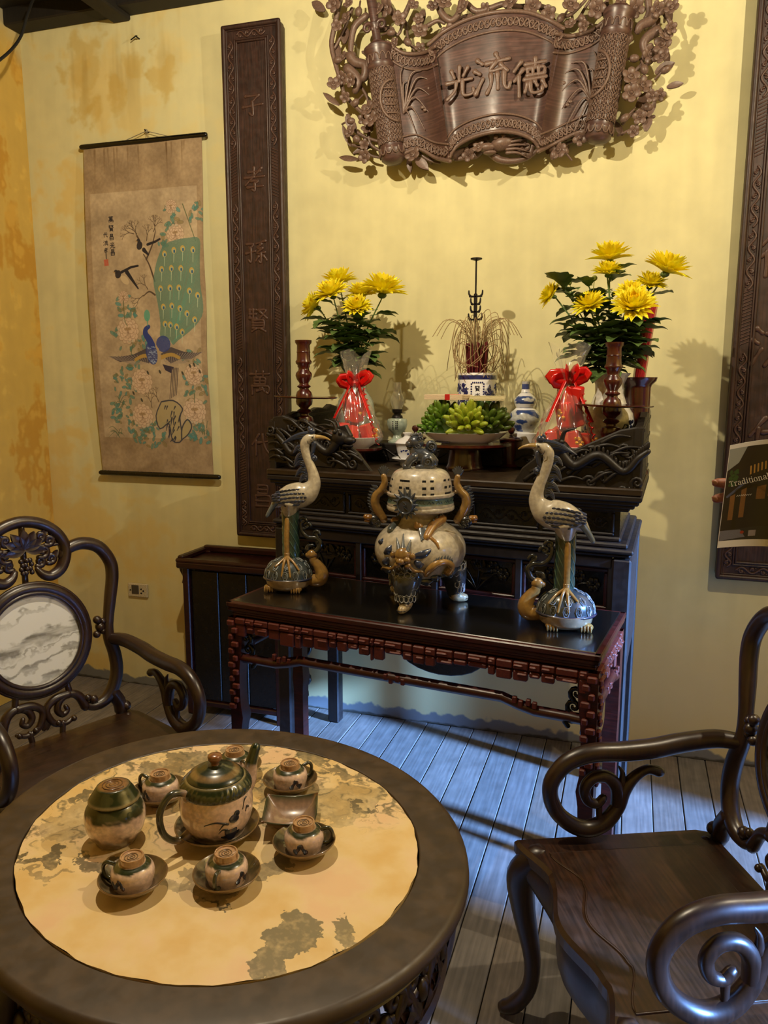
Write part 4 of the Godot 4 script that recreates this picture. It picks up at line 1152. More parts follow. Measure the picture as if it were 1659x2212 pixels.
	# central stand, plate, fruit
	var st := Vector3(-0.5543,1.204,0.4779)
	st.y = A_H
	pedestal("fruit_stand", "round red wooden pedestal stand carrying the plate of green fruit", st, 0.163, 0.085, 0.068)
	plate("white scalloped plate heaped with green finger fruit on the middle pedestal", st + Vector3(0, 0.088, 0), 0.15)
	fruits(st + Vector3(0, 0.125, 0))
	# side stands under the gift bags
	for s in [[Vector3(-0.9804,1.188,0.4241), "left"], [Vector3(-0.1937,1.219,0.6326), "right"]]:
		var c: Vector3 = s[0]
		c.y = A_H
		var l: bool = s[1] == "left"
		pedestal("offering_stand", "small red pedestal stand under the gift bag " + ("beside the oil lamp" if l else "beside the gourd vase"), c, 0.10, 0.055, 0.045)
		plate("white plate under the red gift bag " + ("beside the oil lamp" if l else "beside the gourd vase"), c + Vector3(0, 0.058, 0), 0.092)
		gift_bag(c + Vector3(0, 0.075, 0), (Vector3(-0.9891,1.593,0.4228) if l else Vector3(-0.2051,1.597,0.6309)).y, (Vector3(-1.013,1.488,0.4192) if l else Vector3(-0.2041,1.495,0.6311)).y, "clear cellophane gift bag of red boxes with a red bow, " + ("beside the oil lamp" if l else "beside the gourd vase"), 3 if l else 4)
	# incense bowl with burnt coils, the metal stand behind it
	var ib := Vector3(-0.5533,1.525,0.2769)
	t = thing("incense_bowl", "blue and white porcelain incense bowl behind the fruit", "bowl", Vector3(ib.x, 1.26, ib.z))
	vh = ib.y - 1.26
	b = MB.new()
	var rb := 0.071
	b.lathe([Vector2(0, 0), Vector2(rb * 0.8, 0), Vector2(rb * 0.82, 0.01), Vector2(rb * 0.9, 0.03), Vector2(rb * 0.97, vh * 0.5), Vector2(rb, vh - 0.004), Vector2(rb * 0.98, vh), Vector2(rb * 0.92, vh), Vector2(rb * 0.9, vh - 0.02), Vector2(0, vh - 0.02)], 40)
	part(b, "bowl", M.porcelain, t)
	b = MB.new()
	b.col = lin(0.10, 0.15, 0.42)
	b.lathe([Vector2(rb * 1.0, vh - 0.024), Vector2(rb * 1.012, vh - 0.022), Vector2(rb * 1.012, vh - 0.010), Vector2(rb * 1.0, vh - 0.008)], 40)
	var on := func(a: float, y: float) -> Vector3: return Vector3(cos(a), 0, sin(a)) * (rb * lerpf(0.95, 1.0, y / vh)) + Vector3(0, y, 0)
	var face := 1.35
	for g in [-0.32, 0.32]:
		for k in 14: b.box(on.call(face + g, vh - 0.04 - 0.009 * k), Vector3(0.006, 0.005, 0.004), 0.001, Basis(Vector3.UP, PI / 2 - face - g))
	for k in 6: b.box(on.call(face - 0.25 + 0.1 * k, vh - 0.035), Vector3(0.005, 0.006, 0.004), 0.001, Basis(Vector3.UP, PI / 2 - face))
	for k in 70:
		var a := face + (0.5 + rng.randf() * 1.1) * (1.0 if k % 2 else -1.0)
		var y := vh - 0.038 - rng.randf() * 0.09
		if k % 5 == 0:
			b.blob(on.call(a, y), Vector3(0.010, 0.009, 0.0015), Basis(Vector3.UP, PI / 2 - a), 8, 5)
		else:
			var p := []
			for i in 4: p.append(on.call(a + 0.06 * i, y + 0.008 * sin(i * 1.7 + k)))
			b.tube(p, 0.0024, 5)
	part(b, "blue_decoration", M.glaze, t)
	b = MB.new()
	b.col = lin(0.06, 0.07, 0.2)
	var gi := 0
	for g in ["xian", "xiao", "dai"]:
		strokes(b, GLYPH[g], on.call(face, vh - 0.056 - 0.027 * gi), Vector3(-sin(face), 0, cos(face)) * -1.0, Vector3.UP, 0.021, 0.0011)
		gi += 1
	part(b, "inscription", M.glaze, t)
	t = thing("incense_bundle", "dark red bundle of incense stubs standing in the blue and white bowl", "incense", Vector3(ib.x, ib.y - 0.02, ib.z))
	b = MB.new()
	for k in 34:
		var a := k * 2.4
		var r := 0.033 * sqrt(float(k) / 30.0)
		b.tube([Vector3(cos(a) * r, 0.0, sin(a) * r), Vector3(cos(a) * r * 1.25, 0.118 + rng.randf_range(-0.02, 0.012), sin(a) * r * 1.05)], 0.0042, 6)
	part(b, "sticks", mat(Color(0.36, 0.04, 0.07), 0.6), t)
	t = thing("burnt_incense_curls", "tangle of curled burnt incense hanging round the bowl's red bundle", "incense ash", Vector3(ib.x, ib.y, ib.z))
	t.set_meta("kind", "stuff")
	b = MB.new()
	for k in 60:
		var a := rng.randf() * TAU
		var r := rng.randf_range(0.055, 0.105)
		var d := Vector3(cos(a), 0, sin(a))
		var up := rng.randf_range(0.10, 0.22)
		var side := d.cross(Vector3.UP) * rng.randf_range(-0.05, 0.05)
		var p := [Vector3(cos(a) * 0.02, 0.02, sin(a) * 0.02), d * r * 0.4 + Vector3(0, up * 0.8, 0), d * r * 0.85 + Vector3(0, up, 0) + side, d * r * 1.1 + Vector3(0, up * 0.45, 0) + side, d * r + Vector3(0, rng.randf_range(-0.03, 0.03), 0) - side]
		if k % 6 == 0: p = [Vector3(0, 0.03, 0), d * 0.05 + Vector3(0, 0.15, 0), d * 0.12 + Vector3(0, 0.19, 0), d * 0.17 + Vector3(0, 0.13, 0)]
		b.tube(smooth(p, 5), 0.0013, 5)
	part(b, "incense_curls", mat(Color(0.60, 0.51, 0.36), 0.9), t)
	var sp := Vector3(-0.565,1.93,0.2751)
	t = thing("incense_spire", "slender dark metal incense rod with a small disc on top behind the bowl", "incense stand", Vector3(sp.x, ib.y - 0.02, sp.z))
	vh = sp.y - ib.y + 0.02
	b = MB.new()
	b.tube([Vector3.ZERO, Vector3(0, vh, 0)], 0.0032, 8)
	part(b, "rod", M.dark_metal, t)
	b = MB.new()
	b.lathe([Vector2(0, vh - 0.006), Vector2(0.008, vh - 0.004), Vector2(0.021, vh), Vector2(0.021, vh + 0.004), Vector2(0, vh + 0.003)], 24)
	part(b, "disc", M.dark_metal, t)
	var y0 := (Vector3(-0.559,1.718,0.276)).y - ib.y + 0.02
	var y1 := (Vector3(-0.5606,1.8,0.2758)).y - ib.y + 0.02
	b = MB.new()
	for k in 4:
		var y := lerpf(y0, y1, k / 3.0)
		var hw := 0.024 if k % 3 == 0 else 0.017
		b.box(Vector3(0, y, 0), Vector3(hw * 2, 0.006, 0.012), 0.001)
		for g in [-1.0, 1.0]: b.tube(smooth([Vector3(g * hw * 0.7, y, 0), Vector3(g * hw, y + 0.008, 0), Vector3(g * hw * 1.05, y + 0.02, 0)], 3), taper(7, 0.0045, 0.003), 6)
	b.box(Vector3(0, (y0 + y1) * 0.5, 0), Vector3(0.012, y1 - y0 + 0.02, 0.012), 0.002)
	part(b, "bracket", M.dark_metal, t)
	# gourd vase
	var gv := Vector3(-0.3702,1.315,0.3043)
	t = thing("gourd_vase", "blue and white double-gourd vase beside the fruit plate", "vase", Vector3(gv.x, 1.26, gv.z))
	vh = (Vector3(-0.3756,1.494,0.3035)).y - 1.26
	var f := vh / 0.245
	b = MB.new()
	b.lathe([Vector2(0, 0), Vector2(0.048, 0), Vector2(0.05, 0.05 * f), Vector2(0.036, 0.055 * f), Vector2(0.036, 0.062 * f), Vector2(0.05, 0.085 * f), Vector2(0.056, 0.105 * f), Vector2(0.05, 0.13 * f), Vector2(0.032, 0.147 * f), Vector2(0.038, 0.16 * f), Vector2(0.04, 0.172 * f), Vector2(0.033, 0.188 * f), Vector2(0.017, 0.203 * f), Vector2(0.0135, 0.22 * f), Vector2(0.0145, vh), Vector2(0.0125, vh), Vector2(0.01, vh - 0.02), Vector2(0, vh - 0.02)], 64)
	var dense := MB.new()
	var nn := FastNoiseLite.new()
	nn.seed = 9
	nn.frequency = 16.0
	# finer rings so that the painted clouds have clean edges
	var prof := smooth(V2([0.036, 0.058, 0.05, 0.085, 0.056, 0.105, 0.05, 0.13, 0.032, 0.147, 0.04, 0.168, 0.036, 0.184, 0.017, 0.203, 0.0135, 0.222, 0.0145, 0.245]), 10)
	var pf := []
	for q in prof: pf.append(Vector2(q.x + 0.0006, q.y * f))
	dense.lathe(pf, 96)
	tint(dense, func(v: Vector3) -> Color:
		var q := nn.get_noise_3d(v.x, v.y * 1.5, v.z)
		return lin(0.86, 0.87, 0.86).lerp(lin(0.22, 0.32, 0.58), smoothstep(0.02, 0.1, q)) if v.y < 0.215 * f or v.y > 0.235 * f else lin(0.25, 0.33, 0.6))
	part(b, "body", M.porcelain, t)
	part(dense, "painted_glaze", M.glaze, t)
	# packs of joss paper on the fruit
	var jp := Vector3(-0.6131,1.433,0.4892)
	t = thing("joss_paper_pack", "white pack of joss paper with a red band lying on the fruit", "paper pack", jp + Vector3(0, -0.002, 0), A_TURN - 0.18)
	b = MB.new()
	for k in 6: b.box(Vector3(0, 0.0015 + k * 0.003, 0), Vector3(0.155 - 0.002 * (k % 2), 0.0028, 0.07), 0.0006)
	part(b, "paper", mat(Color(0.86, 0.78, 0.66), 0.8), t)
	b = MB.new()
	b.box(Vector3(0.018, 0.009, 0), Vector3(0.02, 0.0205, 0.072), 0.001)
	part(b, "red_band", mat(Color(0.72, 0.10, 0.10), 0.5), t)
	jp = Vector3(-0.4711,1.431,0.5206)
	t = thing("joss_paper_pack", "cream folded paper packet resting on the fruit at right of the banded pack", "paper pack", jp + Vector3(0.0, -0.002, 0), A_TURN + 0.3)
	b = MB.new()
	for k in 4: b.box(Vector3(0.001 * k, 0.002 + k * 0.0042, 0), Vector3(0.12, 0.0036, 0.085 - 0.003 * k), 0.001)
	part(b, "paper", mat(Color(0.80, 0.76, 0.60), 0.8), t)

func fruits(c: Vector3) -> void:
	rng.seed = 91
	var specs := [
		[Vector3(0.025, 0.0, 0.085), 0.060, Color(0.60, 0.66, 0.16), Vector3(0.0, 0.55, 0.85), "bright yellow-green finger fruit at the front of the plate"],
		[Vector3(-0.075, 0.012, 0.02), 0.054, Color(0.36, 0.48, 0.10), Vector3(-0.4, 0.8, 0.4), "green finger fruit at the left of the plate, behind the jar"],
		[Vector3(-0.098, -0.005, 0.045), 0.040, Color(0.34, 0.50, 0.11), Vector3(-0.6, 0.3, 0.6), "small pale green finger fruit at the plate's left rim"],
		[Vector3(0.098, 0.0, 0.03), 0.058, Color(0.30, 0.38, 0.09), Vector3(0.7, 0.5, 0.4), "dark green finger fruit at the right of the plate beside the gourd vase"],
		[Vector3(0.03, 0.02, -0.055), 0.055, Color(0.20, 0.30, 0.06), Vector3(0.0, 0.9, -0.2), "dark green finger fruit at the back under the paper packs"],
	]
	for s in specs:
		var m := mat(s[2], 0.42, M.fine, Vector3.ONE * 8.0)
		m.subsurf_scatter_enabled = true
		m.subsurf_scatter_strength = 0.15
		var t := thing("finger_fruit", s[4], "fruit", c + s[0] + Vector3(0, s[1] * 0.55, 0))
		var d: Vector3 = s[3].normalized()
		var r: float = s[1]
		var b := MB.new()
		b.blob(-d * r * 0.25, Vector3(r * 0.75, r * 0.62, r * 0.75))
		var x := d.cross(Vector3(0.3, 0.2, 1.0)).normalized()
		var y := d.cross(x)
		for ring in [[0.25, 5], [0.62, 10], [0.95, 13]]:
			for k in ring[1]:
				var a: float = TAU * k / ring[1] + ring[0] * 3.0 + rng.randf_range(-0.15, 0.15)
				var e: Vector3 = (d * cos(ring[0] * 1.25) + (x * cos(a) + y * sin(a)) * sin(ring[0] * 1.25)).normalized()
				if e.y < -0.35: continue
				var ln := r * rng.randf_range(1.0, 1.35)
				var bend: Vector3 = d * r * 0.25 + Vector3(rng.randf_range(-0.2, 0.2), rng.randf_range(-0.1, 0.2), 0) * r
				var p := smooth([e * r * 0.25, e * r * 0.7, e * ln + bend * 0.5], 4)
				b.tube(p, [r * 0.16, r * 0.18, r * 0.2, r * 0.21, r * 0.21, r * 0.20, r * 0.19, r * 0.17, r * 0.13], 8)
		part(b, "fruit", m, t)
		if s[1] > 0.05:
			b = MB.new()
			b.tube([-d * r * 0.8, -d * r * 1.05], 0.005, 6)
			part(b, "stem", mat(Color(0.25, 0.25, 0.10), 0.8), t)

func gift_bag(at: Vector3, ytop: float, yneck: float, label: String, sd: int) -> void:
	rng.seed = sd
	var t := thing("gift_bag", label, "gift bag", at)
	var hn := yneck - at.y
	var ht := ytop - at.y
	var red := mat(Color(0.80, 0.10, 0.06), 0.45)
	var gold := mat(Color(0.85, 0.58, 0.12), 0.35)
	gold.metallic = 0.5
	for k in 10:
		var b := MB.new()
		var a := k * 2.4 + sd
		var r := 0.066 if k < 6 else 0.030
		var hh := rng.randf_range(0.055, 0.08)
		var yy := hh * 0.5 + 0.004 if k < 6 else hh * (1.6 if k < 9 else 2.2)
		var bas := Basis.from_euler(Vector3(rng.randf_range(-0.3, 0.3), rng.randf() * TAU, rng.randf_range(-0.3, 0.3)))
		b.box(Vector3(cos(a) * r * 0.75, yy, sin(a) * r * 0.75), Vector3(0.045, hh, 0.036), 0.004, bas)
		part(b, "red_box", red, t)
		b = MB.new()
		var fx := Vector3(cos(a), 0, sin(a))
		for q in 7: b.blob(Vector3(cos(a) * r * 1.25, yy + 0.004, sin(a) * r * 1.25) + Vector3(rng.randf_range(-0.012, 0.012), rng.randf_range(-0.014, 0.014), rng.randf_range(-0.005, 0.005)), Vector3(0.007, 0.006, 0.006), Basis.IDENTITY, 7, 5)
		part(b, "gold_sweets" if k % 3 else "pink_sweets", gold if k % 3 else mat(Color(0.85, 0.6, 0.6), 0.4), t)
	var b := MB.new()
	for k in 4:
		var a := k * 1.6
		b.leaf(Vector3(0, hn * 0.3, 0), Vector3(cos(a) * 0.3, 1, sin(a) * 0.3).normalized(), Vector3(cos(a), 0, sin(a)), hn * 0.66, 0.05, 0.1, 0.3)
	part(b, "red_tissue", red, t)
	# crumpled clear film, gathered at the neck
	b = MB.new()
	var nz := FastNoiseLite.new()
	nz.seed = sd
	nz.frequency = 1.0
	var p := PackedVector3Array()
	var rows := 22
	var cols := 56
	for i in cols + 1:
		var a := TAU * float(i) / float(cols)
		for j in rows:
			var v := float(j) / float(rows - 1)
			var y := v * ht
			var R: float
			if y < hn: R = lerpf(0.110, 0.014, pow(y / hn, 1.25)) * (1.0 - 0.25 * exp(-y * 60.0))
			else: R = lerpf(0.014, 0.05, pow((y - hn) / (ht - hn), 0.8))
			var fold := 0.10 * sin(a * 7.0 + v * 3.0) + 0.07 * sin(a * 13.0 - v * 6.0) + 0.16 * nz.get_noise_3d(cos(a) * 3.0, v * 7.0, sin(a) * 3.0) + 0.10 * nz.get_noise_3d(cos(a) * 9.0, v * 20.0, sin(a) * 9.0)
			if y > hn: fold += 0.25 * sin(a * 5.0 + v * 4.0)
			var top := 0.018 * sin(a * 3.0 + sd) * smoothstep(0.85, 1.0, v)
			p.append(Vector3(cos(a) * R * (1.0 + fold), y + top, sin(a) * R * (1.0 + fold)))
	b.sheet(p, cols + 1, rows, true)
	var film := mat(Color(0.97, 0.95, 0.9, 0.06), 0.12)
	film.transparency = BaseMaterial3D.TRANSPARENCY_ALPHA
	film.metallic_specular = 0.75
	part(b, "cellophane", film, t)
	# bow and trailing ribbon
	b = MB.new()
	var ribbon := glaze(mat(Color(0.75, 0.05, 0.04), 0.3), 0.6, 0.15)
	for k in 9:
		var a := k * 0.7 + 0.3
		var d := Vector3(cos(a), rng.randf_range(-0.1, 0.55), sin(a)).normalized()
		var q := []
		for i in 9:
			var th := TAU * i / 8.0
			q.append(Vector3(0, hn + 0.004, 0) + d * (0.032 - 0.032 * cos(th)) + Vector3.UP * (0.016 * sin(th)))
		b.tube(q, 0.012, 6, 0.12, d.cross(Vector3.UP).normalized(), false)
	b.lathe([Vector2(0.012, hn - 0.008), Vector2(0.018, hn), Vector2(0.012, hn + 0.01)], 14)
	for g in [0.6, 2.2]:
		var q := []
		for i in 8: q.append(Vector3(cos(g) * (0.018 + 0.011 * i), hn - 0.018 * i, sin(g) * (0.02 + 0.010 * i)))
		b.tube(q, 0.008, 6, 0.12, Vector3(cos(g), 0.3, sin(g)), false)
	part(b, "bow", ribbon, t)
	b = MB.new()
	var q := []
	for i in 60:
		var v := i / 59.0
		q.append(Vector3(0.03 + 0.075 * v, hn * (1.0 - v) + 0.004 * sin(v * 70.0), 0.05 * sin(v * 1.4)) + Vector3(0.006 * cos(v * 70.0), 0, 0.006 * sin(v * 70.0)))
	b.tube(q, 0.0024, 5, 0.4)
	part(b, "curled_ribbon", ribbon, t)

# ---------------------------------------------------------------- chrysanthemums
func bloom_mesh(sd: int) -> ArrayMesh:
	rng.seed = sd
	var b := MB.new()
	var n := 0
	for ring in [[1.25, 18, 1.0, 0.30], [1.02, 18, 0.95, 0.1], [0.8, 17, 0.9, -0.15], [0.58, 15, 0.8, -0.4], [0.36, 11, 0.66, -0.6], [0.14, 7, 0.5, -0.7]]:
		for k in ring[1]:
			var a: float = TAU * (k + 0.5 * (n % 2)) / ring[1] + rng.randf_range(-0.1, 0.1)
			var el: float = ring[0] + rng.randf_range(-0.12, 0.12)
			var h := Vector3(cos(a), 0, sin(a))
			var d := (h * sin(el) + Vector3.UP * cos(el)).normalized()
			var nr := (Vector3.UP * sin(el) - h * cos(el)).normalized()
			var g := rng.randf()
			b.col = lin(0.99, 0.93 + 0.05 * g, 0.16 + 0.1 * g) if n < 4 else lin(0.98, 0.88, 0.08)
			b.leaf(h * 0.006 + Vector3(0, 0.002 * n, 0), d, nr, 0.052 * ring[2] * rng.randf_range(0.9, 1.08), 0.0155, ring[3] * 0.9, 0.5, 0.0, 0.0002, 4)
		n += 1
	return b.mesh()

func green_leaf_mesh(sd: int) -> ArrayMesh:
	rng.seed = sd
	var b := MB.new()
	var pts := PackedVector3Array()
	var N := 12
	for side in 2:
		pts = PackedVector3Array()
		for i in N + 1:
			var v := float(i) / N
			var w := 0.019 * pow(sin(PI * clampf(0.05 + 0.95 * v, 0, 1)), 0.8) * (0.75 + 0.4 * absf(sin(v * 8.5 + 0.4)))
			if i == N: w = 0.0005
			for j in 3:
				var x := float(j - 1)
				pts.append(Vector3(x * w, 0.060 * v - 0.0, absf(x) * w * 0.35 - 0.022 * v * v + 0.002 * sin(v * 9.0) - 0.0006 * side))
		b.sheet(pts, N + 1, 3)
	b.tube([Vector3(0, -0.018, 0.004), Vector3.ZERO], 0.0012, 5)
	return b.mesh()

func flower(bm: Mesh, lms: Array, base: Vector3, tip: Vector3, face: Vector3, size: float, nleaf: int, label: String, group: String, petals: Material, green: Material) -> void:
	var t := thing("chrysanthemum", label, "flower", base, 0.0, group)
	var p := smooth([base - Vector3(0, 0.05, 0), base.lerp(tip, 0.4) + Vector3(0, 0.02, 0), tip - face * 0.012 * size], 8)
	var b := MB.new()
	b.tube(p, taper(p.size(), 0.0035, 0.0024), 7)
	b.blob(tip - face * 0.004 * size, Vector3(0.010, 0.007, 0.010) * size)
	part(b, "stem", green, t, true)
	var y := face.normalized()
	var x := y.cross(Vector3(0.2, 0.1, 1)).normalized()
	put(bm, "bloom", petals, t, tip, Basis(x, y, x.cross(y)).scaled(Vector3.ONE * size).rotated(y, rng.randf() * 6.0))
	for k in nleaf:
		var v := rng.randf_range(0.25, 0.93)
		var q: Vector3 = p[int(v * (p.size() - 1))]
		var a := k * 2.4 + rng.randf()
		var d := Vector3(cos(a), rng.randf_range(0.1, 0.8), sin(a)).normalized()
		var s := d.cross(Vector3.UP).normalized()
		put(lms[k % 3], "leaf", green, t, q + d * 0.014, Basis(s, d, s.cross(d)).scaled(Vector3.ONE * rng.randf_range(0.8, 1.45)))

const SPRIG := ["below the outer drooping bloom", "left of the middle below the two upper blooms", "right of the middle below the half-hidden bloom", "at the outer right below the widest bloom", "low over the rim at the left", "low over the rim at the right",
	"with small round buds beside the far-leaning bloom", "with larger closed buds between the left blooms", "low on the left side above the gift bag", "in the middle left of the candlestick", "in the middle behind the candlestick top", "at the right beside the incense packet", "lowest on the left over the rim", "low on the right beside the red cylinder"]

func bouquets() -> void:
	var petals := mat(Color(1, 1, 1), 0.6)
	petals.backlight_enabled = true
	petals.backlight = Color(0.9, 0.88, 0.6)
	var green := mat(Color(0.36, 0.46, 0.24), 0.45, M.fine, Vector3.ONE * 8.0)
	green.backlight_enabled = true
	green.backlight = Color(0.2, 0.3, 0.05)
	var bms := [bloom_mesh(1), bloom_mesh(2)]
	var lms := [green_leaf_mesh(1), green_leaf_mesh(2), green_leaf_mesh(3)]
	var vl := Vector3(-1.059,1.539,0.2312)
	var vr := Vector3(-0.0785,1.528,0.4889)
	rng.seed = 15
	for s in [
		[Vector3(-1.128,1.878,0.1907), Vector3(-0.15, 1, 0.1), 1.4, "topmost chrysanthemum of the left vase", 8],
		[Vector3(-1.126,1.823,0.2714), Vector3(-0.2, 0.9, 0.45), 1.4, "chrysanthemum just below the topmost bloom in the left vase", 8],
		[Vector3(-1.21,1.785,0.2287), Vector3(-0.85, 0.5, 0.25), 1.3, "drooping chrysanthemum at the outer left of the left vase", 7],
		[Vector3(-1.026,1.823,0.206), Vector3(0.0, 0.9, 0.2), 1.3, "half-hidden chrysanthemum in the middle of the left vase", 7],
		[Vector3(-0.9199,1.822,0.2823), Vector3(0.2, 1, 0.1), 1.75, "largest chrysanthemum of the left vase, spread wide on its right side", 9],
		[Vector3(-1.014,1.766,0.2983), Vector3(0.1, 0.7, 0.5), 1.15, "lowest chrysanthemum in the middle of the left vase", 9],
	]:
		flower(bms[rng.randi() % 2], lms, vl + Vector3(rng.randf_range(-0.025, 0.025), -0.02, rng.randf_range(-0.02, 0.02)), s[0], s[1].normalized(), s[2], s[4], "yellow " + s[3], "chrysanthemums in the left vase", petals, green)
	for s in [
		[Vector3(-0.0943,1.88,0.4463), Vector3(0.0, 1, 0.05), 1.35, "topmost chrysanthemum of the right vase", 9],
		[Vector3(-0.0967,1.831,0.4862), Vector3(0.05, 0.95, 0.2), 1.0, "chrysanthemum right under the topmost bloom of the right vase", 10],
		[Vector3(-0.2686,1.771,0.4604), Vector3(-0.85, 0.55, 0.2), 0.95, "chrysanthemum on the long stem leaning to the left over the gift bag", 9],
		[Vector3(-0.1439,1.724,0.5395), Vector3(-0.2, 0.8, 0.4), 1.15, "low ragged chrysanthemum above the right gift bag", 10],
		[Vector3(-0.0236,1.756,0.5273), Vector3(0.0, 0.7, 0.65), 1.0, "orange-yellow chrysanthemum above the fullest bloom of the right vase", 9],
		[Vector3(-0.013,1.711,0.5792), Vector3(0.05, 0.75, 0.6), 1.4, "fullest and lowest chrysanthemum at the right of the right vase", 11],
		[Vector3(0.0787,1.834,0.4521), Vector3(0.35, 0.92, 0.1), 1.45, "chrysanthemum reaching farthest to the right towards the dark board", 8],
		[Vector3(0.0337,1.794,0.4454), Vector3(0.2, 0.85, 0.3), 1.05, "chrysanthemum just below the one that reaches farthest right", 8],
	]:
		flower(bms[rng.randi() % 2], lms, vr + Vector3(rng.randf_range(-0.025, 0.025), -0.02, rng.randf_range(-0.02, 0.02)), s[0], s[1].normalized(), s[2], s[4], "yellow " + s[3], "chrysanthemums in the right vase", petals, green)
	# leafy sprigs with closed buds
	for s in [[vl, [Vector3(-1.167,1.737,0.2352), Vector3(-1.083,1.705,0.2779), Vector3(-1.02,1.713,0.2672), Vector3(-0.9448,1.685,0.2685), Vector3(-1.115,1.609,0.2732), Vector3(-0.9639,1.589,0.2958)], "left"], [vr, [Vector3(-0.2363,1.799,0.4652), Vector3(-0.1567,1.807,0.4973), Vector3(-0.1868,1.659,0.5029), Vector3(-0.119,1.643,0.5432), Vector3(-0.0418,1.643,0.5246), Vector3(0.0196,1.672,0.5036), Vector3(-0.1563,1.572,0.5376), Vector3(0.0019,1.606,0.5311)], "right"]]:
		var k := 0
		for e in s[1]:
			var t := thing("leafy_sprig", "leafy green sprig %s, in the %s vase" % [SPRIG[k if s[2] == "left" else k + 6], s[2]], "sprig", s[0], 0.0, "leafy sprigs in the %s vase" % s[2])
			var p := smooth([s[0] + Vector3(rng.randf_range(-0.03, 0.03), -0.06, rng.randf_range(-0.02, 0.02)), s[0].lerp(e, 0.5) + Vector3(0, 0.01, 0), e], 8)
			var b := MB.new()
			b.tube(p, taper(p.size(), 0.003, 0.0018), 6)
			part(b, "stem", green, t, true)
			if k < 2 and s[2] == "right":
				for q in [Vector3.ZERO, Vector3(0.02, 0.012, 0.0)]:
					b = MB.new()
					b.blob(e + q, Vector3(0.009, 0.009, 0.009) * (1.0 if k else 0.75))
					b.tube([e + q, e.lerp(p[10], 0.6)], 0.0013, 5)
					part(b, "bud", mat(Color(0.42, 0.45, 0.12), 0.6), t, true)
			for i in 20:
				var v := rng.randf_range(0.3, 1.0)
				var q: Vector3 = p[int(v * (p.size() - 1))]
				var a := i * 2.4 + rng.randf()
				var d := Vector3(cos(a), rng.randf_range(-0.1, 0.8), sin(a)).normalized()
				var sd := d.cross(Vector3.UP).normalized()
				put(lms[i % 3], "leaf", green, t, q + d * 0.014, Basis(sd, d, sd.cross(d)).scaled(Vector3.ONE * rng.randf_range(1.0, 1.7)))
			k += 1

# ---------------------------------------------------------------- the offering table and the pottery on it; x along its front, -z towards the altar
const T_AT := Vector3(-1.139,0,1.145)
const T_TURN := -0.13541
const T_W := 1.1067
const T_H := 0.84
const T_D := 0.405

func fret(b: MB, x0: float, w: float, y: float, h: float, o: Vector3, dx: Vector3, n: Vector3) -> void:
	# one run of the key-pattern carving: flat stepped blocks with raised inner keys on a dark ground
	var bas := Basis(dx, Vector3.UP, n)
	var blk := func(u0: float, u1: float, v0: float, v1: float, out: float) -> void:
		b.box(o + dx * (x0 + (u0 + u1) * 0.5 * w) + Vector3(0, y - (v0 + v1) * 0.5 * h, 0) + n * (out * 0.5), Vector3((u1 - u0) * w, (v1 - v0) * h, 0.010 + out), 0.003, bas)
	var u := 0.0
	while u < 0.97:
		var d := minf(rng.randf_range(0.24, 0.50), 1.0 - u)
		if 1.0 - u - d < 0.1: d = 1.0 - u
		var low: float = [0.62, 0.80, 1.0][rng.randi() % 3]
		blk.call(u + 0.010, u + d - 0.010, 0.02, 0.34, 0.004 + 0.004 * rng.randf())
		blk.call(u + 0.018, u + d - 0.018, 0.38, low, 0.003 + 0.005 * rng.randf())
		if rng.randf() < 0.6: blk.call(u + d * 0.30, u + d - 0.02, 0.46, 0.58, 0.010)
		if rng.randf() < 0.5: blk.call(u + 0.02, u + d * 0.66, 0.12, 0.22, 0.011)
		u += d

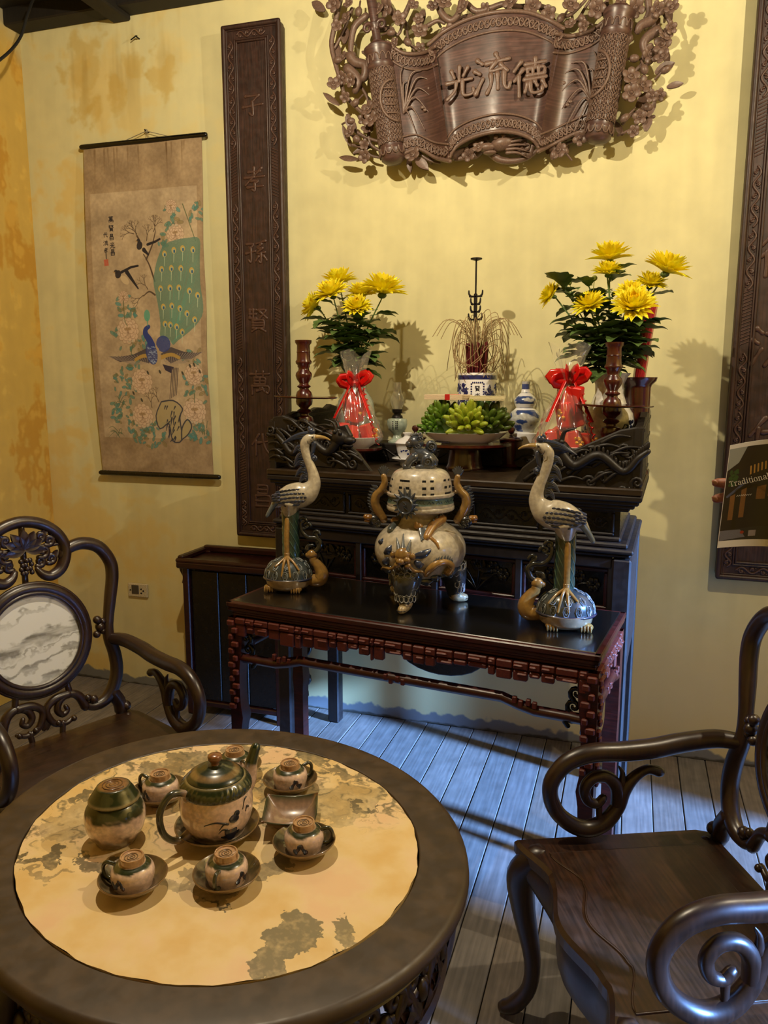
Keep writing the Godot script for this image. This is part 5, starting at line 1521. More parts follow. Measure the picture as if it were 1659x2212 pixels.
func offering_table() -> void:
	rng.seed = 50
	var t := thing("offering_table", "red lacquered side table with a black top and carved key-pattern apron before the altar", "table", T_AT, T_TURN)
	var b := MB.new()
	b.box(Vector3(T_W * 0.5, T_H - 0.006, -T_D * 0.5), Vector3(T_W - 0.03, 0.012, T_D - 0.03), 0.002)
	part(b, "black_top", M.lacquer_top, t)
	b = MB.new()
	for s in [[0.0, 0.016, T_H - 0.010], [0.003, 0.012, T_H - 0.024], [0.012, 0.012, T_H - 0.034], [0.02, 0.012, T_H - 0.044]]:
		var x0: float = s[0]
		for g in [[Vector3(T_W * 0.5, s[2], -x0 - 0.009), Vector3(T_W - 2 * x0, s[1], 0.018)], [Vector3(T_W * 0.5, s[2], -T_D + x0 + 0.009), Vector3(T_W - 2 * x0, s[1], 0.018)], [Vector3(x0 + 0.009, s[2], -T_D * 0.5), Vector3(0.018, s[1], T_D - 2 * x0)], [Vector3(T_W - x0 - 0.009, s[2], -T_D * 0.5), Vector3(0.018, s[1], T_D - 2 * x0)]]:
			b.box(g[0], g[1], 0.003)
	b.box(Vector3(T_W * 0.5, T_H - 0.03, -T_D * 0.5), Vector3(T_W - 0.03, 0.03, T_D - 0.03), 0.0)
	part(b, "top_frame", M.red_wood, t)
	# apron
	for s in [[Vector3(0.0, 0, -0.012), Vector3(1, 0, 0), Vector3(0, 0, 1), T_W, "front"], [Vector3(T_W - 0.012, 0, 0.0), Vector3(0, 0, -1), Vector3(1, 0, 0), T_D, "side"], [Vector3(0.012, 0, -T_D), Vector3(0, 0, 1), Vector3(-1, 0, 0), T_D, "side"]]:
		b = MB.new()
		var o: Vector3 = s[0]
		var dx: Vector3 = s[1]
		var n: Vector3 = s[2]
		var W: float = s[3]
		var ref := T_H - 0.05
		b.bar(o + dx * 0.03 + Vector3(0, ref - 0.016, 0) - n * 0.006, o + dx * (W - 0.03) + Vector3(0, ref - 0.016, 0) - n * 0.006, 0.034, 0.014, Vector3.UP, 0.002)
		part(b, "apron", M.red_dark, t)
		var k := int(round((W - 0.06) / 0.118))
		var wu := (W - 0.06) / k
		for i in k:
			b = MB.new()
			fret(b, 0.03 + wu * i, wu, ref + 0.002, 0.064 if i % 2 else 0.058, o, dx, n)
			part(b, "key_carving", M.red_carved, t)
		b = MB.new()
		# humpback stretcher
		var path := []
		for i in 25:
			var u := i / 24.0
			var e := smoothstep(0.14, 0.20, u) * (1.0 - smoothstep(0.80, 0.86, u))
			path.append(o + dx * (0.03 + u * (W - 0.06)) + Vector3(0, 0.662 + 0.022 * e, 0) - n * 0.006)
		b.tube(path, 0.0155, 4, 1.0, n)
		part(b, "stretcher", M.red_wood, t)
		for u in [0.17, 0.5, 0.83]:
			b = MB.new()
			for g in [-0.024, -0.008, 0.012, 0.028]: b.box(o + dx * (u * W + g) + Vector3(0, 0.682 + 0.004 * sin(g * 200.0), 0) + n * 0.002, Vector3(0.012, 0.018, 0.012) if n.z > 0.5 else Vector3(0.012, 0.018, 0.012), 0.002)
			part(b, "stretcher_knot", M.red_carved, t)
	# legs: square, swelling to scrolled shoulders
	for g in [[0.0, 0.0, 1.0, -1.0], [T_W, 0.0, -1.0, -1.0], [0.0, -T_D, 1.0, 1.0], [T_W, -T_D, -1.0, 1.0]]:
		b = MB.new()
		var p := PackedVector3Array()
		var rows := 20
		for i in rows + 1:
			var y := (T_H - 0.05) * (1.0 - float(i) / rows)
			var wv := 0.036 + 0.014 * smoothstep(0.60, 0.76, y) + 0.008 * (smoothstep(0.42, 0.47, y) - smoothstep(0.47, 0.53, y)) + 0.010 * smoothstep(0.06, 0.0, y)
			for c in [[0, 0], [1, 0], [1, 1], [0, 1], [0, 0]]:
				p.append(Vector3(g[0] + g[2] * (0.004 + c[0] * wv), y, g[1] + g[3] * (0.004 + c[1] * wv)))
		for c in 4:
			var q := PackedVector3Array()
			for i in rows + 1:
				q.append(p[i * 5 + c])
				q.append(p[i * 5 + c + 1])
			b.sheet(q, rows + 1, 2)
		b.box(Vector3(g[0] + g[2] * 0.024, 0.002, g[1] + g[3] * 0.024), Vector3(0.03, 0.004, 0.03), 0.0)
		part(b, "leg", M.red_wood, t)
		if g[1] == 0.0:
			b = MB.new()
			var y := 0.775
			var i := 0
			while y > 0.50:
				b.box(Vector3(g[0] + g[2] * (0.018 + 0.014 * (i % 2)), y, 0.003), Vector3(0.024 - 0.004 * (i % 3), 0.017, 0.011), 0.003)
				b.box(Vector3(g[0] + g[2] * 0.000, y - 0.01, -0.02 - 0.012 * (i % 2)), Vector3(0.010, 0.016, 0.02), 0.003)
				y -= 0.022
				i += 1
			part(b, "leg_carving", M.red_carved, t)
			b = MB.new()
			for q in 3:
				b.tube(spiral(Vector3(g[0] + g[2] * (0.058 + 0.006 * q), 0.725 - 0.035 * q, -0.022), Vector3(g[2], 0, 0), Vector3.UP, 0.020, 0.004, -1.2, 1.2, 12), taper(13, 0.007, 0.004), 6)
			part(b, "leg_bracket", M.black_lacquer, t)

func low_cabinet() -> void:
	var x0 := -1.875
	var x1 := -1.385
	var z1 := 0.25
	var h := 0.742
	var t := thing("low_cabinet", "low black-panelled cabinet with dark red frame against the wall under the carved board", "cabinet", Vector3(x0, 0, 0))
	var w := x1 - x0
	var b := MB.new()
	for g in [[0.006, z1 - 0.03], [w - 0.04, z1 - 0.03], [0.006, 0.03], [w - 0.04, 0.03]]:
		b = MB.new()
		b.box(Vector3(g[0] + 0.016, h * 0.5 - 0.01, g[1]), Vector3(0.032, h - 0.02, 0.036), 0.004)
		part(b, "post", M.red_dark, t)
	b = MB.new()
	b.box(Vector3(w * 0.5, h - 0.045, z1 * 0.5 + 0.005), Vector3(w + 0.03, 0.03, z1), 0.006)
	b.box(Vector3(w * 0.5, h - 0.026, z1 - 0.012), Vector3(w + 0.04, 0.022, 0.03), 0.008)
	b.box(Vector3(w * 0.5, h - 0.012, 0.03), Vector3(w, 0.03, 0.03), 0.006)
	for g in [0.0, w]: b.box(Vector3(g, h - 0.018, z1 * 0.5), Vector3(0.03, 0.026, z1 - 0.02), 0.006)
	part(b, "top", M.red_dark, t)
	for k in 3:
		b = MB.new()
		var pw := (w - 0.076) / 3.0
		b.box(Vector3(0.038 + pw * (k + 0.5), 0.37, z1 - 0.036), Vector3(pw - 0.003, 0.60, 0.014), 0.003)
		part(b, "front_board", M.black_lacquer, t)
	b = MB.new()
	b.box(Vector3(0.02, 0.37, z1 * 0.5), Vector3(0.014, 0.60, z1 - 0.07), 0.003)
	b.box(Vector3(w - 0.02, 0.37, z1 * 0.5), Vector3(0.014, 0.60, z1 - 0.07), 0.003)
	part(b, "side_board", M.black_lacquer, t)
	b = MB.new()
	b.box(Vector3(w * 0.5, 0.055, z1 - 0.028), Vector3(w - 0.06, 0.024, 0.024), 0.004)
	b.box(Vector3(w - 0.025, 0.055, z1 * 0.5), Vector3(0.024, 0.024, z1 - 0.07), 0.004)
	part(b, "foot_rail", M.red_dark, t)
	b = MB.new()
	var pl := PackedVector2Array(V2([0, 0, 0.004, -0.02, 0.020, -0.05, 0.012, -0.075, 0.026, -0.09, 0.026, 0]))
	b.slab(pl, 0.02, 0.003, Transform3D(Basis.IDENTITY, Vector3(-0.022, h - 0.058, z1 - 0.05)))
	part(b, "bracket", M.red_dark, t)

# ---------------------------------------------------------------- crane on a turtle; drawn facing +x, side on
func crane(flip: float) -> Node3D:
	var u := 0.000384
	var K := func(x: float, y: float, d := 0.0) -> Vector3: return Vector3((x - 310.0) * u * flip, (1505.0 - y) * u * 1.03, d)
	var t := thing("crane_statue", "x", "statue")
	var cream := lin(0.72, 0.68, 0.60)
	var blue := lin(0.16, 0.20, 0.30)
	var tan := lin(0.58, 0.44, 0.22)
	var green := lin(0.16, 0.25, 0.20)
	# body, neck and head in one skin
	var b := MB.new()
	b.col = cream
	var pts := []
	var rad := []
	for q in [[150, 835, 22], [185, 805, 46], [232, 775, 74], [300, 752, 100], [370, 742, 108], [430, 722, 96], [468, 690, 76], [492, 650, 59], [496, 610, 49], [486, 560, 42], [468, 510, 38], [448, 460, 36], [432, 410, 36], [424, 365, 37], [430, 325, 40], [455, 298, 40], [490, 288, 31], [520, 285, 22]]:
		pts.append(K.call(q[0], q[1]))
		rad.append(q[2] * u)
	b.tube(smooth(pts, 5), smooth(rad, 5), 20, 0.82, Vector3(0, 0, 1))
	# breast runs down into the leg
	pts = [K.call(300, 800), K.call(285, 880), K.call(275, 940)]
	b.tube(smooth(pts, 4), [0.036, 0.033, 0.03, 0.026, 0.022, 0.018, 0.014, 0.012, 0.011], 14)
	part(b, "body", M.glaze, t)
	b = MB.new()
	b.col = lin(0.62, 0.50, 0.26)
	b.tube(smooth([K.call(515, 284), K.call(560, 284), K.call(598, 292), K.call(628, 306)], 4), taper(13, 0.0085, 0.0022), 10)
	part(b, "beak", M.glaze, t)
	b = MB.new()
	b.col = lin(0.09, 0.08, 0.08)
	for g in [-1.0, 1.0]:
		b.blob(K.call(492, 285, g * 0.0118), Vector3(0.003, 0.003, 0.0015), Basis.IDENTITY, 8, 6)
		b.tube(smooth([K.call(475, 300, g * 0.0148), K.call(492, 312, g * 0.0128), K.call(505, 296, g * 0.010), K.call(500, 270, g * 0.0098)], 4), 0.0007, 5)
		b.tube(smooth([K.call(452, 312, g * 0.0165), K.call(458, 332, g * 0.0158), K.call(478, 336, g * 0.0138)], 4), 0.0007, 5)
	part(b, "eye", M.glaze, t)
	# wings: overlapping glazed feathers
	for g in [-1.0, 1.0]:
		b = MB.new()
		b.col = lin(0.55, 0.52, 0.44)
		b.blob(K.call(315, 752, g * 0.024), Vector3(0.056, 0.027, 0.012), Basis(Vector3(0, 0, 1), 0.10 * flip), 18, 10)
		part(b, "wing", M.glaze, t)
		b = MB.new()
		for r in 5:
			for k in 9:
				var x := 432.0 - k * 30.0 - (r % 2) * 15.0
				var y := 690.0 + r * 29.0 + (432.0 - x) * 0.10 - 8.0 * sin(k * 0.4)
				var e := Vector2((x - 315.0) / 146.0, (y - 752.0) / 72.0)
				if e.length() > 0.95: continue
				b.col = lin(0.10, 0.11, 0.16).lerp(blue, rng.randf())
				b.blob(K.call(x, y, g * (0.024 + 0.0105 * sqrt(1.0 - e.length_squared()))), Vector3(0.0058 + 0.0009 * k, 0.0042, 0.0022), Basis(Vector3(0, 0, 1), 0.15 * flip), 8, 6)
		for k in 3:
			b.col = blue * 1.5
			b.tube([K.call(225, 720 + 26 * k, g * 0.032), K.call(165, 740 + 20 * k, g * 0.022)], 0.0042, 8)
		part(b, "wing_feathers", M.glaze, t)
	b = MB.new()
	for k in 5:
		b.col = lin(0.20, 0.27, 0.36) if k % 2 else lin(0.42, 0.47, 0.50)
		b.tube(smooth([K.call(190, 790, (k - 2) * 0.007), K.call(150, 840, (k - 2) * 0.006), K.call(108, 905, (k - 2) * 0.004)], 4), taper(9, 0.010, 0.006), 8)
	part(b, "tail", M.glaze, t)
	# mane behind the neck, wattle below the beak, crest
	b = MB.new()
	b.col = blue
	var mane := [[470, 270, 240, 335], [395, 375, 330, 410], [400, 430, 335, 500], [415, 490, 340, 515], [425, 540, 345, 590], [435, 590, 375, 640]]
	for q in mane:
		var a: Vector3 = K.call(maxf(q[0], 398.0), q[1])
		var c: Vector3 = K.call(q[2], q[3])
		b.tube(smooth([a, a.lerp(c, 0.5) + Vector3(0, 0.008, 0), c], 5), taper(11, 0.016, 0.0016), 8, 0.28, Vector3(0, 0, 1))
		for k in 3: b.tube(smooth([a + Vector3(0, 0.008 * (k - 1), 0.0045), a.lerp(c, 0.5) + Vector3(0, 0.008 + 0.004 * (k - 1), 0.0035), c + Vector3(0, 0, 0.001)], 4), 0.0008, 4)
	part(b, "mane", M.glaze, t)
	b = MB.new()
	b.col = blue
	b.tube(smooth([K.call(500, 330), K.call(490, 390), K.call(475, 420)], 4), taper(9, 0.008, 0.005), 7)
	b.tube(spiral(K.call(500, 445), Vector3(1 * flip, 0, 0), Vector3.UP, 0.011, 0.002, 2.0, 1.5, 14), taper(15, 0.0055, 0.003), 6)
	b.tube([K.call(500, 445, -0.006), K.call(500, 445, 0.006)], 0.006, 8)
	part(b, "wattle", M.glaze, t)
	b = MB.new()
	b.col = blue
	b.blob(K.call(480, 240), Vector3(0.012, 0.011, 0.009))
	b.blob(K.call(462, 225), Vector3(0.006, 0.010, 0.005))
	part(b, "crest", M.glaze, t)
	# twisted green column behind the leg
	b = MB.new()
	b.col = green
	b.lathe([Vector2(0, 0.08), Vector2(0.027, 0.08), Vector2(0.026, 0.12), Vector2(0.0265, 0.19), Vector2(0.028, 0.255), Vector2(0, 0.26)], 36, K.call(290, 1505, -0.012))
	for k in 9:
		var p := []
		for i in 19:
			var a := TAU * k / 9.0 + i * 0.2
			p.append(K.call(290, 1505, -0.012) + Vector3(cos(a) * 0.0262, 0.085 + 0.17 * i / 18.0, sin(a) * 0.0262))
		b.col = lin(0.26, 0.36, 0.29)
		b.tube(p, 0.0019, 5)
	part(b, "column", M.glaze, t)
	b = MB.new()
	b.col = tan
	b.tube(smooth([K.call(276, 930, 0.010), K.call(272, 1060, 0.017), K.call(272, 1225, 0.018)], 5), 0.0085, 10)
	for k in 5: b.blob(K.call(272, 1225 - 6 * k, 0.019), Vector3(0.0095, 0.004, 0.0095), Basis.IDENTITY, 10, 6)
	for e in [[195, 1290, 0.05], [250, 1360, 0.062], [320, 1365, 0.062], [385, 1315, 0.05]]:
		b.tube(smooth([K.call(272, 1228, 0.022), K.call(lerpf(272, e[0], 0.5), 1258, e[2] * 0.8 - 0.004), K.call(e[0], e[1], e[2] + 0.002)], 5), taper(11, 0.006, 0.0032), 7)
	part(b, "leg", M.glaze, t)
	# turtle
	b = MB.new()
	b.col = lin(0.20, 0.235, 0.245)
	var c: Vector3 = K.call(272, 1400)
	var p := PackedVector3Array()
	for i in 33:
		var a := TAU * i / 32.0
		for j in 10:
			var v := j / 9.0
			var r := sin(v * PI / 2.0)
			p.append(c + Vector3(cos(a) * 0.076 * r, 0.064 * pow(cos(v * PI / 2.0), 0.85), sin(a) * 0.066 * r))
	b.sheet(p, 33, 10, true)
	part(b, "shell", M.glaze, t)
	b = MB.new()
	for ring in [[0.33, 5], [0.62, 10], [0.88, 14]]:
		for k in ring[1]:
			var a: float = TAU * (k + 0.5 * ring[0]) / ring[1]
			var v: float = ring[0]
			var pos := func(aa: float, vv: float) -> Vector3:
				var r := sin(vv * PI / 2.0)
				return c + Vector3(cos(aa) * 0.0768 * r, 0.0650 * pow(maxf(cos(vv * PI / 2.0), 0.0), 0.85), sin(aa) * 0.0668 * r)
			for s in [[0.125, 0.0019, 0.44], [0.070, 0.0013, 0.36]]:
				var hx := []
				for q in 6: hx.append(pos.call(a + cos(TAU * q / 6.0) * s[0] * 0.9 / maxf(0.3, sin(v * PI / 2.0)), v + sin(TAU * q / 6.0) * s[0]))
				b.col = lin(s[2], s[2] * 1.05, s[2] * 1.05)
				b.tube(hx, s[1], 4, 1.0, Vector3.ZERO, false, true)
	b.col = lin(0.12, 0.15, 0.22)
	var rim := []
	for q in 40: rim.append(c + Vector3(cos(TAU * q / 40.0) * 0.0775, -0.001, sin(TAU * q / 40.0) * 0.067))
	b.tube(rim, 0.0042, 6, 1.0, Vector3.ZERO, false, true)
	part(b, "shell_pattern", M.glaze, t)
	b = MB.new()
	b.col = lin(0.62, 0.53, 0.40)
	b.lathe([Vector2(0, 0.006), Vector2(0.06, 0.008), Vector2(0.07, 0.02), Vector2(0.074, 0.042), Vector2(0.0, 0.044)], 28, Vector3(c.x, 0, c.z))
	part(b, "belly", M.glaze, t)
	for g in [[130, 1475, 0.035], [355, 1480, 0.045], [160, 1475, -0.04], [350, 1475, -0.04]]:
		b = MB.new()
		b.col = tan
		b.blob(Vector3((g[0] - 310.0) * u * flip, 0.0125, g[2]), Vector3(0.019, 0.0125, 0.016))
		for k in 4: b.blob(Vector3((g[0] - 310.0) * u * flip - 0.012 + 0.008 * k, 0.010, g[2] + signf(g[2]) * 0.013), Vector3(0.0035, 0.010, 0.006), Basis.IDENTITY, 7, 6)
		part(b, "foot", M.glaze, t)
	b = MB.new()
	b.col = tan
	b.tube(smooth([K.call(470, 1430), K.call(530, 1420), K.call(548, 1370), K.call(520, 1310), K.call(485, 1270), K.call(478, 1240)], 5), smooth([0.020, 0.023, 0.022, 0.017, 0.014, 0.013], 5), 14)
	b.blob(K.call(470, 1218), Vector3(0.018, 0.016, 0.015))
	b.blob(K.call(438, 1222), Vector3(0.010, 0.009, 0.010))
	for k in 7: b.tube([K.call(560 - k * 4, 1425 - 22 * k, 0.012), K.call(566 - k * 4, 1420 - 22 * k, -0.012)], 0.0015, 4)
	part(b, "neck_and_head", M.glaze, t)
	b = MB.new()
	b.col = lin(0.07, 0.09, 0.13)
	for q in [[[480, 1205, 520, 1180, 540, 1120, 500, 1085, 440, 1080, 395, 1040, 380, 980, 400, 940], 0.010], [[520, 1120, 515, 1070, 490, 1045], 0.008], [[430, 1180, 440, 1150, 480, 1140], 0.008], [[400, 1010, 430, 1000, 435, 970], 0.006]]:
		var path := []
		for i in range(0, q[0].size(), 2): path.append(K.call(q[0][i], q[0][i + 1]))
		path = smooth(path, 5)
		b.tube(path, taper(path.size(), q[1], q[1] * 0.5), 8, 0.8, Vector3(0, 0, 1))
	for q in [[505, 1048], [398, 945], [432, 985]]: b.tube(spiral(K.call(q[0], q[1]), Vector3(flip, 0, 0), Vector3.UP, 0.012, 0.002, 0.0, 1.4, 12), taper(13, 0.006, 0.003), 6)
	part(b, "wave_scroll", M.glaze, t)
	return t

# ---------------------------------------------------------------- three-legged incense burner
func incense_burner() -> void:
	rng.seed = 61
	var ppm := 725.0
	var u := 1.0 / (5.53 * ppm)
	var K := func(x: float, y: float, d := 0.0) -> Vector3: return Vector3((x - 806.0) * u, (2100.0 - y) * u * 1.02, d)
	var t := thing("incense_burner", "large crackled ceramic incense burner with dragon handles and a lion on its lid", "incense burner", T_AT + Basis(Vector3.UP, T_TURN) * Vector3(0.535, T_H, -0.235), 0.25)
	var cream := lin(0.74, 0.70, 0.62)
	var blue := lin(0.15, 0.19, 0.29)
	var tan := lin(0.52, 0.39, 0.20)
	var Y := func(y: float) -> float: return (2100.0 - y) * u * 1.02
	var b := MB.new()
	b.col = cream
	var pr := []
	for q in [[0, 1800], [180, 1795], [330, 1750], [440, 1670], [515, 1560], [540, 1460], [525, 1360], [470, 1260], [390, 1190], [310, 1150], [258, 1110], [240, 1070], [262, 1030], [310, 1000], [360, 985]]: pr.append(Vector2(q[0] * u, Y.call(q[1])))
	b.lathe(smooth(pr, 3), 56)
	part(b, "bowl", M.crackle, t)
	b = MB.new()
	b.col = cream
	pr = []
	for q in [[300, 1000], [385, 990], [398, 975], [398, 945], [388, 935], [392, 928], [390, 900]]: pr.append(Vector2(q[0] * u, Y.call(q[1])))
	b.lathe(pr, 56)
	var n0 := b.C.size()
	b.col = lin(0.30, 0.38, 0.35)
	b.lathe([Vector2(390 * u, Y.call(902)), Vector2(380 * u, Y.call(880)), Vector2(378 * u, Y.call(845)), Vector2(388 * u, Y.call(822))], 56)
	b.col = cream
	b.lathe([Vector2(388 * u, Y.call(824)), Vector2(398 * u, Y.call(812)), Vector2(396 * u, Y.call(790)), Vector2(370 * u, Y.call(782))], 56)
	b.col = lin(0.20, 0.27, 0.27)
	for k in 22:
		var a := TAU * k / 22.0
		var zz := []
		for i in 5: zz.append(Vector3(cos(a + i * 0.05) * 381 * u, Y.call(862) + (0.003 if i % 2 else -0.004), sin(a + i * 0.05) * 381 * u))
		b.tube(zz, 0.0008, 4)
	part(b, "rim_band", M.crackle, t)
	b = MB.new()
	b.col = cream
	pr = []
	for q in [[370, 785], [368, 740], [360, 680], [345, 620], [310, 560], [250, 525], [150, 510], [0, 505]]: pr.append(Vector2(q[0] * u, Y.call(q[1])))
	b.lathe(smooth(pr, 3), 56)
	part(b, "lid", M.crackle, t)
	# pierced trigrams, eight groups of three rows
	b = MB.new()
	b.col = lin(0.02, 0.018, 0.015)
	for g in 8:
		var a0 := TAU * g / 8.0 + 1.32
		for r in 3:
			var y: float = [630.0, 705.0, 775.0][r]
			var R: float = [349.5, 364.5, 368.8][r] * u
			var broken := ((g * 5 + r * 3) % 4) != 1
			for s in ([-0.13, 0.13] if broken else [0.0]):
				var hw := 0.062 if broken else 0.19
				var q := PackedVector3Array()
				for i in 5:
					for j in [0, 1]:
						var aa: float = a0 + s + hw * (i / 2.0 - 1.0)
						var yy: float = y - 14.0 + 28.0 * j
						q.append(Vector3(cos(aa) * R * 1.006, Y.call(yy), sin(aa) * R * 1.006))
				b.sheet(q, 5, 2)
	part(b, "pierced_trigrams", mat(Color(0.03, 0.028, 0.025), 0.9), t)
	# lion on the lid
	b = MB.new()
	b.col = lin(0.22, 0.25, 0.28)
	b.tube(smooth([K.call(930, 440), K.call(860, 400), K.call(780, 350), K.call(745, 290)], 5), smooth([0.021, 0.026, 0.026, 0.019], 5), 14)
	b.blob(K.call(745, 225), Vector3(0.024, 0.021, 0.022))
	b.blob(K.call(680, 245), Vector3(0.014, 0.012, 0.016))
	b.blob(K.call(690, 290), Vector3(0.012, 0.006, 0.013))
	for g in [-1.0, 1.0]:
		b.blob(K.call(800, 150, g * 0.014), Vector3(0.007, 0.011, 0.004))
		b.blob(K.call(700, 200, g * 0.014), Vector3(0.005, 0.005, 0.004), Basis.IDENTITY, 8, 6)
		b.tube(smooth([K.call(735, 380, g * 0.018), K.call(680, 430, g * 0.022), K.call(650, 480, g * 0.022)], 4), [0.014, 0.014, 0.013, 0.012, 0.012, 0.012, 0.012, 0.012, 0.011], 9)
		b.blob(K.call(640, 490, g * 0.022), Vector3(0.014, 0.009, 0.011))
		b.blob(K.call(885, 440, g * 0.024), Vector3(0.021, 0.024, 0.012))
		b.blob(K.call(810, 495, g * 0.026), Vector3(0.017, 0.009, 0.010))
	for k in 7: b.tube(spiral(K.call(790 - 6 * k, 180 + 26 * k, 0.018 - 0.006 * (k % 3)), Vector3(1, 0, 0), Vector3.UP, 0.009, 0.002, k * 1.0, 1.3, 10), 0.0028, 5)
	b.tube(spiral(K.call(885, 430, 0.036), Vector3(1, 0, 0), Vector3.UP, 0.014, 0.003, 0.0, 1.5, 14), 0.0022, 5)
	b.blob(K.call(925, 270), Vector3(0.017, 0.019, 0.012))
	b.tube(spiral(K.call(925, 270, 0.012), Vector3(1, 0, 0), Vector3.UP, 0.014, 0.002, 0.5, 1.6, 14), 0.0024, 5)
	for k in 6: b.blob(K.call(700 + 22 * k, 150 - 14 * sin(k * 0.6), 0.0), Vector3(0.005, 0.007, 0.008), Basis.IDENTITY, 7, 5)
	part(b, "lion_finial", M.glaze, t)
	# sun disc with flames on the rim
	b = MB.new()
	b.col = lin(0.20, 0.23, 0.28)
	var bas := Basis(Vector3.UP, -0.42)
	var dc := bas * Vector3(0, Y.call(890), 400 * u)
	b.xf = Transform3D(bas * Basis(Vector3.RIGHT, PI / 2), dc)
	b.lathe(V2([0.0, -0.012, 0.026, -0.01, 0.027, 0.004, 0.023, 0.008, 0.021, 0.004, 0.0, 0.005]), 28)
	b.xf = Transform3D(bas, dc)
	for k in 16:
		var a := TAU * k / 16.0
		var rr := 0.038 + 0.010 * absf(sin(a)) * (1.0 if sin(a) > 0 else 0.1)
		b.tube([Vector3(cos(a) * 0.022, sin(a) * 0.022, -0.002), Vector3(cos(a + 0.1) * rr, sin(a + 0.1) * rr, 0.0)], [0.0075, 0.002], 6)
	b.tube(smooth([Vector3(-0.006, 0.010, 0.006), Vector3(0.004, 0.003, 0.007), Vector3(-0.004, -0.003, 0.007), Vector3(0.006, -0.010, 0.006)], 4), 0.001, 5)
	part(b, "sun_disc", M.glaze, t)
	# dragon handles on both sides
	for g in [-1.0, 1.0]:
		var S := func(x: float, y: float, d := 0.0) -> Vector3:
			var v: Vector3 = K.call(x, y, d)
			return Vector3(v.x if g < 0.0 else -v.x, v.y, v.z)
		b = MB.new()
		b.col = tan
		b.tube(smooth([S.call(370, 1110), S.call(320, 1030), S.call(275, 930), S.call(285, 840), S.call(345, 775), S.call(385, 690), S.call(375, 610)], 6), smooth([0.013, 0.0135, 0.0135, 0.013, 0.012, 0.010, 0.0085], 6), 14)
		b.tube(smooth([S.call(300, 830), S.call(345, 785), S.call(405, 790)], 4), taper(9, 0.009, 0.006), 8)
		part(b, "dragon_handle", M.glaze, t)
		b = MB.new()
		b.col = lin(0.16, 0.19, 0.24)
		for k in 10:
			var v := k / 9.0
			var q: Vector3 = S.call(lerpf(300, 250, sin(v * PI)) - 20.0, lerpf(740, 1060, v))
			b.tube([q, q + Vector3(-0.012 if g < 0 else 0.012, 0.006, 0)], [0.007, 0.0015], 6, 0.4, Vector3(0, 0, 1))
		for k in 7:
			var a := -0.9 + 0.3 * k
			var q: Vector3 = S.call(372, 600)
			b.tube([q, q + Vector3(sin(a) * 0.02, cos(a) * 0.027, 0)], [0.008, 0.0018], 6, 0.5, Vector3(0, 0, 1))
		part(b, "dragon_fins", M.glaze, t)
		b = MB.new()
		b.col = lin(0.10, 0.11, 0.10)
		b.blob(S.call(265, 1120), Vector3(0.022, 0.017, 0.017))
		for k in 9: b.tube(spiral(S.call(260 + 16 * (k % 4), 1120 + 26 * (k / 3), 0.014 - 0.008 * (k % 3)), Vector3(1, 0, 0), Vector3.UP, 0.011, 0.002, k * 1.1, 1.3, 10), 0.003, 5)
		b.col = lin(0.50, 0.33, 0.13)
		b.blob(S.call(200, 1090, 0.004), Vector3(0.015, 0.010, 0.012))
		b.blob(S.call(165, 1085, 0.004), Vector3(0.008, 0.009, 0.009))
		b.blob(S.call(190, 1130, 0.004), Vector3(0.012, 0.004, 0.009))
		part(b, "dragon_head", M.glaze, t)
	# low relief on the front of the bowl: radius of the bowl at a height
	var RB := func(y: float) -> float:
		var v := clampf((y - 1480.0) / 340.0, -1.0, 1.0)
		return 540.0 * u * sqrt(maxf(0.05, 1.0 - v * v * 0.86))
	var W := func(x: float, y: float, out := 0.0) -> Vector3:
		var r: float = RB.call(y) + out
		var xx := clampf((x - 806.0) * u, -r * 0.98, r * 0.98)
		return Vector3(xx, Y.call(y), sqrt(maxf(0.0, r * r - xx * xx)))
	# mask over the front leg
	b = MB.new()
	b.col = tan
	b.blob(W.call(620, 1420, 0.006), Vector3(0.024, 0.022, 0.018))
	b.blob(W.call(595, 1480, 0.018), Vector3(0.013, 0.010, 0.012))
	for g in [-1.0, 1.0]:
		b.blob(W.call(618 + g * 50, 1465, 0.014), Vector3(0.010, 0.010, 0.009))
		b.blob(W.call(618 + g * 110, 1430, 0.004), Vector3(0.009, 0.010, 0.007))
		b.blob(W.call(618 + g * 60, 1530, 0.012), Vector3(0.010, 0.009, 0.009))
		b.tube(smooth([W.call(618 + g * 70, 1530, 0.014), W.call(618 + g * 130, 1590, 0.010), W.call(618 + g * 220, 1600, 0.008), W.call(618 + g * 250, 1640, 0.008)], 5), taper(16, 0.0062, 0.003), 7)
	part(b, "dragon_mask", M.glaze, t)
	b = MB.new()
	b.col = lin(0.35, 0.37, 0.38)
	for g in [[545, 1250], [620, 1210], [705, 1260]]: b.tube([W.call(g[0] * 0.6 + 620 * 0.4, 1370, 0.010), W.call(g[0], g[1], 0.016)], [0.008, 0.0015], 7)
	part(b, "horns", M.glaze, t)
	b = MB.new()
	b.col = lin(0.05, 0.05, 0.055)
	var mc: Vector3 = W.call(596, 1600, 0.004)
	b.box(mc, Vector3(0.036, 0.032, 0.012), 0.006, Basis(Vector3.UP, -0.38))
	part(b, "open_mouth", M.glaze, t)
	b = MB.new()
	b.col = lin(0.22, 0.23, 0.24)
	for k in 6: b.box(mc + Basis(Vector3.UP, -0.38) * Vector3(-0.012 + 0.0048 * k, 0.010 if k % 2 else 0.007, 0.007), Vector3(0.004, 0.008, 0.003), 0.001)
	b.tube([mc + Vector3(-0.012, -0.006, 0.009), mc + Vector3(0.0, -0.009, 0.011), mc + Vector3(0.012, -0.006, 0.004)], 0.0025, 5)
	part(b, "teeth", M.glaze, t)
	b = MB.new()
	b.col = blue
